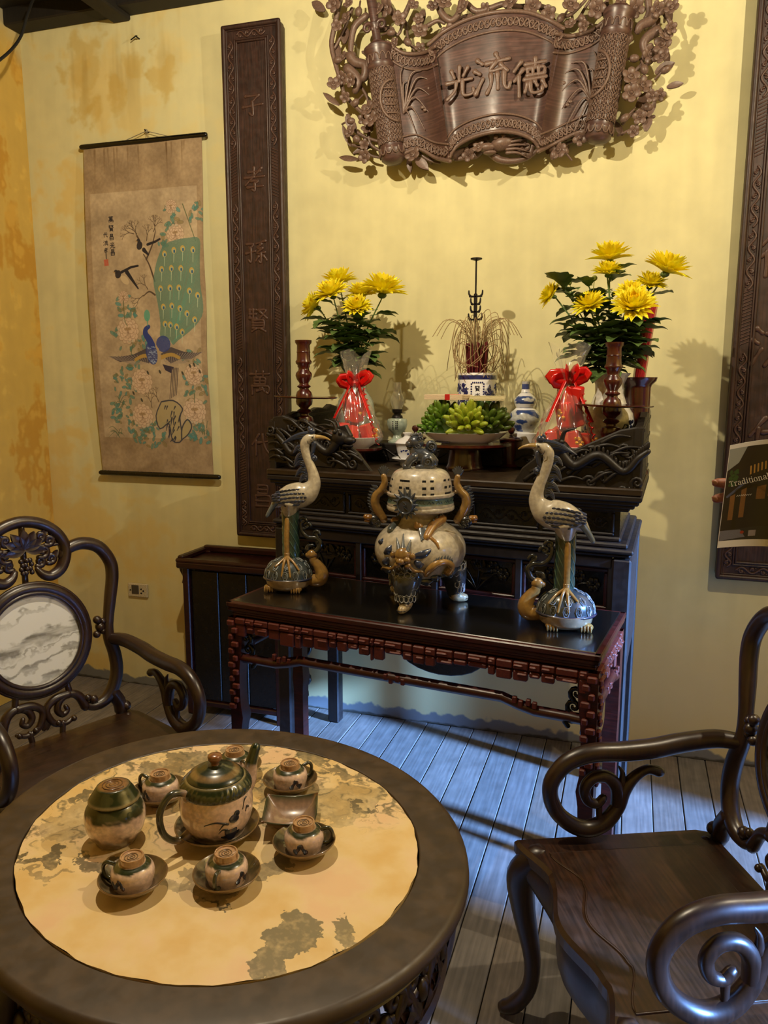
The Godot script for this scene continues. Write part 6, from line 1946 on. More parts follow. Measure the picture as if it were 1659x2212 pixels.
	for s in [[420, 1430, 500, 1330], [440, 1500, 380, 1560], [470, 1600, 390, 1650], [760, 1430, 950, 1350], [770, 1500, 850, 1520], [720, 1640, 830, 1680], [700, 1690, 800, 1720], [830, 1755, 960, 1740], [960, 1700, 1050, 1690], [1090, 1660, 1250, 1620], [1120, 1680, 1180, 1650], [340, 1350, 400, 1290]]:
		b.tube(smooth([W.call(s[0], s[1], 0.001), W.call((s[0] + s[2]) * 0.5, (s[1] + s[3]) * 0.5 + 12, 0.004), W.call(s[2], s[3], 0.001)], 5), smooth([0.008, 0.0115, 0.003], 5), 8, 0.5, Vector3(0, 0, 1))
	part(b, "clouds", M.glaze, t)
	b = MB.new()
	b.col = lin(0.60, 0.46, 0.24)
	var coil := smooth([W.call(880, 1640, 0.006), W.call(930, 1560, 0.010), W.call(1010, 1500, 0.012), W.call(1110, 1500, 0.010), W.call(1165, 1560, 0.008), W.call(1130, 1630, 0.004)], 6)
	b.tube(coil, smooth([0.008, 0.011, 0.011, 0.010, 0.010, 0.013], 6), 10)
	part(b, "dragon_coil", M.glaze, t)
	b = MB.new()
	b.col = lin(0.30, 0.33, 0.36)
	for k in range(4, 26, 2): b.tube([coil[k] + Vector3(0, 0.007, 0), coil[k] + Vector3(0.004, 0.019, 0.002)], [0.005, 0.001], 5)
	part(b, "coil_spines", M.glaze, t)
	b = MB.new()
	b.col = lin(0.60, 0.44, 0.22)
	var sh := smooth([W.call(880, 1240, 0.006), W.call(960, 1130, 0.03), W.call(1060, 1080, 0.02), W.call(1150, 1110, -0.01), W.call(1190, 1190, -0.02)], 6)
	b.tube(sh, smooth([0.012, 0.014, 0.014, 0.012, 0.008], 6), 10)
	b.tube(smooth([W.call(930, 1250, 0.006), W.call(990, 1290, 0.008), W.call(1020, 1350, 0.004)], 4), taper(9, 0.007, 0.003), 7)
	part(b, "shoulder_dragon", M.glaze, t)
	b = MB.new()
	b.col = lin(0.28, 0.30, 0.31)
	for k in 8: b.tube([W.call(800, 1150, 0.03), W.call(830 + 14 * k, 1260 - 12 * k, 0.012)], taper(2, 0.006, 0.003), 5)
	b.col = lin(0.62, 0.46, 0.24)
	b.blob(W.call(790, 1130, 0.034), Vector3(0.013, 0.010, 0.010))
	b.blob(W.call(765, 1110, 0.036), Vector3(0.006, 0.009, 0.007))
	b.col = lin(0.30, 0.33, 0.36)
	for k in range(6, 22, 2): b.tube([sh[k] + Vector3(0, 0.010, 0), sh[k] + Vector3(0, 0.021, 0)], [0.005, 0.001], 5)
	b.col = lin(0.26, 0.29, 0.28)
	b.tube(smooth([W.call(430, 1000, 0.0), W.call(440, 1100, 0.012), W.call(470, 1200, 0.014)], 4), taper(9, 0.014, 0.012), 8)
	b.col = lin(0.52, 0.37, 0.18)
	b.blob(W.call(510, 1110, 0.028), Vector3(0.013, 0.011, 0.011))
	part(b, "shoulder_head", M.glaze, t)
	# three legs, scaled knees above cloven feet
	for k in 3:
		var a: float = [1.95, -0.14, 4.05][k]
		var d := Vector3(cos(a), 0, sin(a))
		b = MB.new()
		b.col = lin(0.20, 0.225, 0.265)
		b.tube(smooth([d * 0.075 + Vector3(0, 0.125, 0), d * 0.096 + Vector3(0, 0.095, 0), d * 0.104 + Vector3(0, 0.065, 0), d * 0.103 + Vector3(0, 0.035, 0)], 4), smooth([0.042, 0.043, 0.035, 0.024], 4), 16)
		part(b, "knee", M.glaze, t)
		b = MB.new()
		var sx := d.cross(Vector3.UP)
		for r in 5:
			for q in 7:
				var th := -1.2 + 0.4 * q + (0.2 if r % 2 else 0.0)
				var y := 0.115 - 0.018 * r
				var rr := lerpf(0.043, 0.030, clampf(r / 4.5, 0, 1))
				var cc := d * (0.093 + 0.009 * (r / 4.0)) + Vector3(0, y, 0)
				var hx := []
				for e in 6:
					var t2: float = th + cos(TAU * e / 6.0 + PI / 6) * 0.21
					hx.append(cc + (d * cos(t2) + sx * sin(t2)) * (rr + 0.0008) + Vector3(0, sin(TAU * e / 6.0 + PI / 6) * 0.0095, 0))
				b.col = lin(0.60, 0.60, 0.58)
				b.tube(hx, 0.0017, 4, 1.0, Vector3.ZERO, false, true)
		part(b, "knee_scales", M.glaze, t)
		b = MB.new()
		b.col = lin(0.66, 0.58, 0.42)
		b.tube(smooth([d * 0.102 + Vector3(0, 0.045, 0), d * 0.106 + Vector3(0, 0.025, 0), d * 0.116 + Vector3(0, 0.0155, 0), d * 0.134 + Vector3(0, 0.013, 0)], 4), smooth([0.021, 0.021, 0.0155, 0.0125], 4), 14)
		part(b, "paw", M.crackle, t)
		b = MB.new()
		b.col = lin(0.05, 0.06, 0.10)
		b.tube([d * 0.139 + sx * 0.013 + Vector3(0, 0.012, 0), d * 0.1465 + Vector3(0, 0.012, 0), d * 0.139 - sx * 0.013 + Vector3(0, 0.012, 0)], 0.0014, 5)
		part(b, "paw_line", M.glaze, t)

func pottery() -> void:
	rng.seed = 66
	var o := Basis(Vector3.UP, T_TURN)
	var a := crane(1.0)
	a.position = T_AT + o * Vector3(0.112, T_H, -0.205)
	a.rotation.y = 0.22
	tag(a, "glazed ceramic crane facing right on a turtle, at the left end of the offering table", "statue", "pair of crane statues")
	var c := crane(-1.0)
	c.position = T_AT + o * Vector3(0.963, T_H, -0.19)
	c.rotation.y = 0.06
	tag(c, "glazed ceramic crane facing left on a turtle, at the right end of the offering table", "statue", "pair of crane statues")
	incense_burner()

# ---------------------------------------------------------------- carved armchairs with a marble disc in the back; +z is forward
func mirror(a: Array) -> Array:
	var o := []
	for q in a: o.append(Vector3(-q.x, q.y, q.z))
	return o

func marble_disc_texture() -> ImageTexture:
	var w := 512
	var n1 := noise_image(81, 0.006, w, w, 5, false).get_data()
	var i2 := noise_image(82, 0.02, 90, w, 4, false)
	i2.resize(w, w, Image.INTERPOLATE_CUBIC)
	var n2 := i2.get_data()
	var im := Image.create(w, w, false, Image.FORMAT_RGB8)
	for y in w:
		for x in w:
			var a := float(n1[y * w + x]) / 255.0 - 0.5
			var b := float(n2[y * w + x]) / 255.0 - 0.5
			var s := (float(y) + 0.22 * float(x)) / w + a * 0.16 + b * 0.05
			var v := 0.0
			for q in [[0.62, 0.09, 0.75], [0.30, 0.03, 0.35], [0.86, 0.035, 0.55], [1.02, 0.05, 0.6], [0.12, 0.02, 0.3], [0.72, 0.02, 0.4]]:
				v = maxf(v, q[2] * (1.0 - smoothstep(0.2, 1.0, absf(s - q[0]) / q[1])))
			v = clampf(v * (0.75 + b * 1.5), 0.0, 0.85)
			im.set_pixel(x, y, Color(0.86, 0.87, 0.87).lerp(Color(0.42, 0.41, 0.38), v))
	return ImageTexture.create_from_image(im)

func make_chair(label: String) -> Node3D:
	rng.seed = 45
	var t := thing("carved_armchair", label, "chair")
	var BZ := func(p: Array) -> Array:
		var o := []
		for q in p: o.append(Vector3(q.x, q.y, -0.235 - 0.12 * (q.y - 0.45)))
		return o
	# seat: frame with a serpentine front and a sunk panel
	var front := []
	for i in 41:
		var u := i / 40.0
		front.append(Vector2(0.29 - 0.58 * u, 0.215 + 0.020 * cos(u * TAU * 2.0) * (1.0 if absf(u - 0.5) > 0.25 else 0.8)))
	var pl := PackedVector2Array()
	for q in [[-0.27, -0.235], [0.27, -0.235], [0.287, -0.2]]: pl.append(Vector2(q[0], -q[1]))
	for q in front: pl.append(Vector2(q.x, -q.y))
	pl.append(Vector2(-0.287, 0.2))
	var up := Basis(Vector3(1, 0, 0), Vector3(0, 0, -1), Vector3(0, 1, 0))
	var b := MB.new()
	b.slab(pl, 0.030, 0.008, Transform3D(up, Vector3(0, 0.42, 0)))
	part(b, "seat", M.seat_wood, t)
	b = MB.new()
	var pn := PackedVector2Array()
	for q in [[-0.222, -0.17], [0.222, -0.17]]: pn.append(Vector2(q[0], -q[1]))
	for q in front: pn.append(Vector2(q.x * 0.77, -(q.y - 0.062)))
	b.slab(pn, 0.003, 0.002, Transform3D(up, Vector3(0, 0.45, 0)))
	var ring := []
	for q in pn: ring.append(Vector3(q.x, 0.4505, -q.y))
	b.tube(ring, 0.0022, 6, 1.0, Vector3.ZERO, false, true)
	part(b, "seat_panel", M.seat_wood, t)
	# deep curved apron under the front edge, plain side and back rails
	b = MB.new()
	for lay in 2:
		var p := PackedVector3Array()
		for i in 41:
			var u := i / 40.0
			var bot := 0.355 - 0.055 * pow(sin(PI * u), 2.0) + 0.018 * cos(u * TAU * 2.0)
			for j in 5:
				var v := j / 4.0
				p.append(Vector3(0.262 - 0.524 * u, lerpf(0.425, bot, v), front[i].y - 0.018 - 0.02 * lay + 0.012 * sin(v * PI)))
		b.sheet(p, 41, 5)
	part(b, "apron", M.chair_wood, t)
	b = MB.new()
	for g in [-1.0, 1.0]: b.bar(Vector3(g * 0.262, 0.395, -0.2), Vector3(g * 0.262, 0.395, 0.19), 0.055, 0.022, Vector3.UP, 0.005)
	b.bar(Vector3(-0.25, 0.395, -0.215), Vector3(0.25, 0.395, -0.215), 0.055, 0.022, Vector3.UP, 0.005)
	part(b, "seat_rail", M.chair_wood, t)
	# legs
	for g in [-1.0, 1.0]:
		b = MB.new()
		var lp := smooth([Vector3(g * 0.245, 0.43, 0.195), Vector3(g * 0.268, 0.375, 0.222), Vector3(g * 0.270, 0.29, 0.215), Vector3(g * 0.254, 0.17, 0.195), Vector3(g * 0.255, 0.09, 0.20), Vector3(g * 0.272, 0.035, 0.228), Vector3(g * 0.285, 0.018, 0.248)], 5)
		b.tube(lp, smooth([0.030, 0.034, 0.028, 0.020, 0.018, 0.020, 0.017], 5), 14)
		part(b, "leg", M.chair_wood, t)
		b = MB.new()
		lp = smooth([Vector3(g * 0.245, 0.43, -0.205), Vector3(g * 0.247, 0.25, -0.205), Vector3(g * 0.252, 0.10, -0.225), Vector3(g * 0.26, 0.012, -0.25)], 5)
		b.tube(lp, taper(lp.size(), 0.024, 0.018), 12)
		part(b, "leg", M.chair_wood, t)
	# marble disc and its ring
	var tilt := Basis(Vector3.RIGHT, -atan(0.12))
	var c := Vector3(0, 0.740, -0.235 - 0.12 * 0.29)
	b = MB.new()
	var p := PackedVector3Array()
	for i in 41:
		for j in 3: p.append(c + tilt * Vector3(cos(TAU * i / 40.0) * 0.069 * j, sin(TAU * i / 40.0) * 0.069 * j, 0.004))
	b.sheet(p, 41, 3, true)
	for k in b.V.size(): b.U[k] = Vector2(0.5, 0.5) + Vector2(b.V[k].x, c.y - b.V[k].y) / 0.29
	var p2 := PackedVector3Array()
	for q in p: p2.append(q - tilt * Vector3(0, 0, 0.012))
	b.sheet(p2, 41, 3, true)
	var mm := mat(Color.WHITE, 0.22)
	mm.albedo_texture = marble_disc_texture()
	part(b, "marble_disc", mm, t)
	b = MB.new()
	for s in [[0.154, 0.0175, 0.0], [0.139, 0.007, 0.010], [0.168, 0.006, 0.004]]:
		var rg := []
		for i in 48: rg.append(c + tilt * Vector3(cos(TAU * i / 48.0) * s[0], sin(TAU * i / 48.0) * s[0], s[2]))
		b.tube(rg, s[1], 12, 1.0, Vector3.ZERO, false, true)
	part(b, "ring", M.chair_wood, t)
	# crest: arch ending in curls, foliage inside it
	var arch := [Vector3(0.033, 0.944, 0), Vector3(0.047, 0.927, 0), Vector3(0.070, 0.919, 0), Vector3(0.101, 0.935, 0), Vector3(0.119, 0.970, 0), Vector3(0.120, 1.006, 0), Vector3(0.098, 1.046, 0), Vector3(0.056, 1.076, 0), Vector3(0.0, 1.088, 0)]
	var left := mirror(arch)
	left.reverse()
	left.remove_at(0)
	var full := smooth(BZ.call(arch + left), 5)
	var rr := []
	for i in full.size(): rr.append(0.0195 - 0.010 * pow(absf(2.0 * i / (full.size() - 1.0) - 1.0), 6.0))
	b = MB.new()
	b.tube(full, rr, 14, 0.9)
	part(b, "crest_arch", M.chair_wood, t)
	b = MB.new()
	var o: Vector3 = BZ.call([Vector3(0, 1.01, 0)])[0]
	for k in 7:
		var a := -1.9 + k * 0.63
		b.leaf(o + Vector3(0, 0.0, 0.006), Vector3(sin(a), cos(a) * 0.9 + 0.1, 0.12).normalized(), Vector3(0, 0, 1), 0.062, 0.030, 0.25, 0.3, 0.10, 0.004)
	for k in 12: b.blob(o + Vector3((k % 3 - 1) * 0.013 + 0.004 * (k % 2), -0.035 - 0.012 * (k / 3), 0.006), Vector3(0.008, 0.008, 0.008), Basis.IDENTITY, 8, 6)
	for g in [-1.0, 1.0]:
		for s in [[0.055, -0.015, 0.022], [0.075, 0.015, 0.018], [0.050, 0.030, 0.016], [0.078, -0.040, 0.017], [0.045, -0.045, 0.016]]:
			var q := o + Vector3(g * s[0], s[1], 0)
			b.tube(spiral(q, Vector3(g, 0, 0), Vector3.UP, s[2], 0.004, -2.2, 1.25, 16), taper(17, 0.0085, 0.005), 7)
			b.leaf(q, Vector3(g * 0.7, 0.6, 0.1).normalized(), Vector3(0, 0, 1), 0.034, 0.018, 0.3, 0.3, 0.12, 0.003)
		b.tube([o + Vector3(0, 0, 0), o + Vector3(g * 0.05, 0.0, 0), o + Vector3(g * 0.105, 0.0, 0)], 0.006, 6)
	b.tube([o + Vector3(0, 0.06, -0.005), o + Vector3(0, -0.11, -0.005)], 0.009, 7)
	part(b, "crest_carving", M.chair_wood, t)
	for g in [-1.0, 1.0]:
		# ear-shaped stile from the crest to the seat
		var ear := [Vector3(0.112, 0.972, 0), Vector3(0.132, 0.992, 0), Vector3(0.178, 1.000, 0), Vector3(0.228, 0.981, 0), Vector3(0.260, 0.933, 0), Vector3(0.263, 0.885, 0), Vector3(0.248, 0.819, 0), Vector3(0.236, 0.767, 0), Vector3(0.228, 0.726, 0), Vector3(0.228, 0.690, 0), Vector3(0.240, 0.639, 0), Vector3(0.240, 0.583, 0), Vector3(0.222, 0.535, 0), Vector3(0.190, 0.503, 0), Vector3(0.150, 0.496, 0), Vector3(0.118, 0.512, 0)]
		b = MB.new()
		var ep: Array = smooth(BZ.call(ear), 5)
		if g < 0: ep = mirror(ep)
		b.tube(ep, smooth([0.015, 0.018, 0.0195, 0.020, 0.020, 0.020, 0.019, 0.017, 0.017, 0.018, 0.020, 0.020, 0.020, 0.019, 0.015, 0.010], 5), 14)
		b.tube(smooth([Vector3(g * 0.215, 0.520, -0.243), Vector3(g * 0.235, 0.485, -0.238), Vector3(g * 0.238, 0.455, -0.235)], 4), taper(9, 0.022, 0.020), 12)
		b.blob(Vector3(g * 0.252, 0.468, -0.232), Vector3(0.017, 0.017, 0.022))
		part(b, "stile", M.chair_wood, t)
		# knot between ring and stile
		b = MB.new()
		var kq: Vector3 = BZ.call([Vector3(g * 0.192, 0.735, 0)])[0]
		for q in [[0, 0.024, 0.013], [0.008, 0.0, 0.015], [-0.004, -0.022, 0.012], [0.018, 0.016, 0.010], [0.016, -0.016, 0.010]]: b.blob(kq + Vector3(g * q[0], q[1], 0.004), Vector3(q[2], q[2], q[2] * 1.1), Basis.IDENTITY, 10, 7)
		part(b, "knot", M.chair_wood, t)
		# scrolled lower rail
		b = MB.new()
		var low := [Vector3(0.125, 0.503, 0), Vector3(0.108, 0.540, 0), Vector3(0.080, 0.556, 0), Vector3(0.050, 0.545, 0), Vector3(0.038, 0.518, 0), Vector3(0.052, 0.500, 0), Vector3(0.068, 0.508, 0), Vector3(0.064, 0.522, 0)]
		var lq: Array = smooth(BZ.call(low), 5)
		b.tube(lq if g > 0 else mirror(lq), taper(lq.size(), 0.015, 0.007), 10)
		var low2 := [Vector3(0.078, 0.556, 0), Vector3(0.035, 0.553, 0), Vector3(0.006, 0.530, 0), Vector3(0.012, 0.500, 0), Vector3(0.030, 0.478, 0), Vector3(0.06, 0.472, 0), Vector3(0.085, 0.482, 0)]
		lq = smooth(BZ.call(low2), 5)
		b.tube(lq if g > 0 else mirror(lq), taper(lq.size(), 0.014, 0.007), 10)
		for q in [[0.150, 0.520, 0.014], [0.132, 0.530, 0.011], [0.034, 0.482, 0.010], [0.082, 0.481, 0.009]]: b.blob(BZ.call([Vector3(g * q[0], q[1], 0)])[0] + Vector3(0, 0, 0.008), Vector3(q[2], q[2], q[2]), Basis.IDENTITY, 9, 7)
		b.tube([BZ.call([Vector3(g * 0.082, 0.555, 0)])[0], BZ.call([Vector3(g * 0.075, 0.602, 0)])[0]], 0.010, 8)
		b.tube([BZ.call([Vector3(g * 0.05, 0.475, 0)])[0], BZ.call([Vector3(g * 0.045, 0.445, 0)])[0]], 0.009, 8)
		b.leaf(BZ.call([Vector3(g * 0.006, 0.525, 0)])[0], Vector3(-g * 0.2, -1, 0.05).normalized(), Vector3(0, 0, 1), 0.065, 0.03, 0.2, 0.3, 0.1, 0.005)
		part(b, "lower_rail", M.chair_wood, t)
		# arm: level rest, then a big open scroll standing on the seat
		b = MB.new()
		var X: float = g * 0.265
		var arm := [Vector3(g * 0.230, 0.690, -0.262), Vector3(X * 0.95, 0.690, -0.215), Vector3(X, 0.678, -0.142), Vector3(X, 0.668, -0.075), Vector3(X, 0.664, 0.0), Vector3(X, 0.664, 0.070), Vector3(X, 0.645, 0.125), Vector3(X, 0.606, 0.158), Vector3(X, 0.566, 0.162), Vector3(X, 0.524, 0.144), Vector3(X, 0.492, 0.108), Vector3(X, 0.480, 0.070), Vector3(X, 0.494, 0.030), Vector3(X, 0.530, 0.002), Vector3(X, 0.570, -0.012), Vector3(X, 0.600, -0.034), Vector3(X, 0.617, -0.064), Vector3(X, 0.610, -0.092)]
		var ap := smooth(arm, 5)
		b.tube(ap, smooth([0.018, 0.021, 0.0225, 0.023, 0.0225, 0.0215, 0.020, 0.0185, 0.018, 0.018, 0.019, 0.020, 0.019, 0.017, 0.0155, 0.013, 0.011, 0.0125], 5), 16)
		part(b, "arm", M.chair_wood, t)
		b = MB.new()
		var sp: Array = smooth([Vector3(X, 0.530, 0.002), Vector3(X, 0.575, 0.006), Vector3(X, 0.604, 0.030), Vector3(X, 0.605, 0.062), Vector3(X, 0.580, 0.082), Vector3(X, 0.550, 0.074), Vector3(X, 0.540, 0.052), Vector3(X, 0.553, 0.038)], 6)
		b.tube(sp, taper(sp.size(), 0.0165, 0.010), 14)
		b.tube(smooth([Vector3(X, 0.585, -0.006), Vector3(X, 0.612, -0.005), Vector3(X, 0.628, 0.004)], 3), taper(7, 0.010, 0.002), 8)
		b.tube([Vector3(X, 0.545, 0.048), Vector3(X, 0.505, 0.045), Vector3(X, 0.487, 0.055)], [0.009, 0.007, 0.009], 8)
		part(b, "arm_scroll", M.chair_wood, t)
	return t

func chairs() -> void:
	var a := make_chair("carved dark wood armchair with a marble disc in its back, left of the tea table")
	tag(a, a.get_meta("label"), "chair", "pair of carved armchairs")
	a.position = Vector3(-1.394,0,1.488)
	a.rotation.y = deg_to_rad(66.0)
	copy(a, Vector3(0.122,0,1.666), deg_to_rad(-66.0), "carved dark wood armchair with large scrolled arms, right of the tea table")

# ---------------------------------------------------------------- magazine and the hand behind it
func magazine_texture() -> ImageTexture:
	var w := 420
	var h := 600
	pic = Image.create(w, h, false, Image.FORMAT_RGB8)
	pic.fill(Color(0.84, 0.84, 0.85))
	rng.seed = 3
	fill(V2([3, 24, 416, 24, 416, 560, 3, 560]), Color(0.08, 0.08, 0.095, 1))
	fill(V2([3, 24, 95, 24, 60, 110, 3, 150]), Color(0.55, 0.58, 0.58, 1))
	fill(V2([60, 110, 130, 24, 330, 24, 170, 110, 60, 170]), Color(0.10, 0.085, 0.07, 1))
	for k in 12: brush(V2([125 + k * 18, 140 - k * 5, 128 + k * 18, 190 - k * 7]), 4.0, 4.0, Color(0.68, 0.52, 0.25, 1))
	fill(V2([120, 190, 400, 95, 400, 125, 120, 215]), Color(0.09, 0.07, 0.06, 1))
	for k in 60: dab(rng.randf_range(22, 62), rng.randf_range(150, 240), rng.randf_range(4, 9), Color(0.16, 0.30, 0.14, 0.8))
	brush(V2([20, 300, 110, 225]), 7.0, 6.0, Color(0.26, 0.30, 0.42, 1))
	for q in [[36, 300, 62, 440], [92, 270, 118, 430], [170, 260, 215, 330]]: fill(V2([q[0], q[1], q[2], q[1] - 10, q[2], q[3], q[0], q[3]]), Color(0.50, 0.34, 0.18, 1), 0.25)
	fill(V2([62, 290, 84, 280, 84, 500, 62, 500]), Color(0.06, 0.07, 0.05, 1))
	fill(V2([230, 210, 330, 190, 350, 260, 250, 290]), Color(0.34, 0.20, 0.09, 1), 0.3)
	fill(V2([20, 500, 400, 470, 400, 560, 20, 560]), Color(0.12, 0.13, 0.15, 1))
	fill(V2([3, 500, 110, 500, 140, 545, 3, 560]), Color(0.42, 0.43, 0.50, 1), 0.2)
	fill(oval(Vector2(122, 517), 10, 9), Color(0.55, 0.17, 0.10, 1))
	fill(V2([155, 508, 192, 506, 192, 540, 155, 542]), Color(0.55, 0.53, 0.58, 1))
	for k in 8: brush(V2([70 + k * 10, 305, 76 + k * 10, 298]), 1.6, 1.2, Color(0.85, 0.85, 0.85, 0.9))
	return ImageTexture.create_from_image(pic)

func magazine() -> void:
	var z := 1.75
	var a := Vector3(0.1567,1.382,1.75)
	var c := Vector3(0.1481,1.208,1.75)
	var yv := (a - c).normalized()
	var n := Vector3(-0.20, 0.05, 1.0)
	var xv := yv.cross(n).normalized()
	n = xv.cross(yv).normalized()
	var H := a.distance_to(c)
	var W := H * 0.70
	var t := thing("magazine", "glossy white-bordered magazine with a dim house interior on its cover, held at the right edge", "magazine", c)
	var m := glaze(mat(Color.WHITE, 0.4), 0.5, 0.15)
	m.albedo_texture = magazine_texture()
	var b := MB.new()
	var P := func(u: float, v: float, d: float) -> Vector3: return xv * (W * u) + yv * (H * v + 0.018 * sin(u * 2.2)) + n * (0.02 * sin(u * PI * 0.9) - d)
	var p := PackedVector3Array()
	for i in 17:
		for j in 9: p.append(P.call(i / 16.0, 1.0 - j / 8.0, 0.0))
	b.sheet(p, 17, 9)
	part(b, "cover", m, t)
	b = MB.new()
	for lay in [0.0006, 0.004]:
		var q := PackedVector3Array()
		for i in 17:
			for j in 2: q.append(P.call(i / 16.0, float(j), lay))
		b.sheet(q, 17, 2)
	for j in [0.0, 1.0]:
		var q := PackedVector3Array()
		for i in 17:
			q.append(P.call(i / 16.0, j, 0.0006))
			q.append(P.call(i / 16.0, j, 0.004))
		b.sheet(q, 17, 2)
	var e := PackedVector3Array([P.call(0, 0, 0.0006), P.call(0, 0, 0.004), P.call(0, 1, 0.0006), P.call(0, 1, 0.004)])
	b.sheet(e, 2, 2)
	part(b, "pages", mat(Color(0.8, 0.79, 0.76), 0.7), t)
	var tm := TextMesh.new()
	tm.text = "Traditional"
	tm.font_size = 16
	tm.pixel_size = 0.00075
	tm.depth = 0.0004
	var f := SystemFont.new()
	f.font_names = PackedStringArray(["Droid Serif"])
	tm.font = f
	tm.horizontal_alignment = HORIZONTAL_ALIGNMENT_LEFT
	var o := MeshInstance3D.new()
	o.name = "title"
	o.mesh = tm
	o.set_surface_override_material(0, mat(Color(0.9, 0.9, 0.9), 0.5))
	t.add_child(o, true)
	var tx: Vector3 = (P.call(0.5, 0.66, 0.0) - P.call(0.06, 0.62, 0.0)).normalized()
	o.transform = Transform3D(Basis(tx, n.cross(tx).normalized(), tx.cross(n.cross(tx)).normalized()), P.call(0.06, 0.62, -0.005))
	# hand: fingers come round the left edge from behind, the wrist runs off to the right
	var hd := thing("person", "hand of a person out of frame holding the magazine, two fingertips past its left edge", "person", c + xv * (W * 0.45) + yv * (H * 0.5) - n * 0.03)
	var skin := mat(Color(0.48, 0.28, 0.20), 0.55)
	skin.subsurf_scatter_enabled = true
	skin.subsurf_scatter_strength = 0.1
	b = MB.new()
	var tips: Array = [Vector3(0.1315,1.32,1.75), Vector3(0.1332,1.293,1.75)]
	var w0 := c + xv * (W * 0.85) + yv * (H * 0.36) - n * 0.035
	var ax: Vector3 = (w0 - (tips[0] + tips[1]) * 0.5).normalized()
	var wr: Vector3 = w0 + ax * 0.10 - yv * 0.015
	b.tube(smooth([w0 - ax * 0.055, w0, wr, wr + ax * 0.12 - yv * 0.03, wr + ax * 0.24 - yv * 0.08], 6), smooth([0.034, 0.036, 0.027, 0.034, 0.040], 6), 20, 0.62, n)
	var fy := [0.036, 0.0, -0.022, -0.045]
	for k in 4:
		var tip: Vector3
		if k < 2: tip = tips[k] - n * 0.012
		else: tip = tips[1] + ax * (0.052 + 0.014 * (k - 2)) - yv * (0.020 * (k - 1)) - n * 0.012
		var kn: Vector3 = w0 - ax * 0.052 + yv * (0.025 - 0.017 * k) + n * 0.004
		b.tube(smooth([w0 + yv * (0.014 - 0.009 * k), kn, kn.lerp(tip, 0.45) - n * 0.010, kn.lerp(tip, 0.75) - n * 0.008, tip + ax * 0.008], 5), smooth([0.012, 0.0105, 0.0095, 0.0088, 0.0075], 5), 12)
	# thumb over the front, entering from the right
	var th := c + xv * (W * 0.62) + yv * (H * 0.60) + n * 0.028
	b.tube(smooth([w0 + yv * 0.015, w0 + yv * 0.045 - ax * 0.005, w0 + yv * 0.05 + n * 0.04 - ax * 0.02, th], 5), smooth([0.017, 0.015, 0.0125, 0.0095], 5), 12)
	part(b, "hand", skin, hd, true)
	b = MB.new()
	for k in 2: b.blob(tips[k] - n * 0.006 + ax * 0.006 + yv * 0.001, Vector3(0.006, 0.004, 0.003), Basis(ax, yv, n), 8, 6)
	part(b, "fingernails", mat(Color(0.58, 0.40, 0.33), 0.35), hd, true)
	b = MB.new()
	b.tube(smooth([wr + ax * 0.20 - yv * 0.066, wr + ax * 0.32 - yv * 0.115, wr + ax * 0.5 - yv * 0.2], 5), [0.052, 0.054, 0.056, 0.058, 0.059, 0.06, 0.061, 0.062, 0.063, 0.064, 0.065], 18)
	part(b, "sleeve", mat(Color(0.16, 0.17, 0.2), 0.85), hd, true)

# ---------------------------------------------------------------- the oval-topped tea table and its tea set
const TT := Vector3(-0.603, 0.0, 2.125)
const TT_H := 0.76

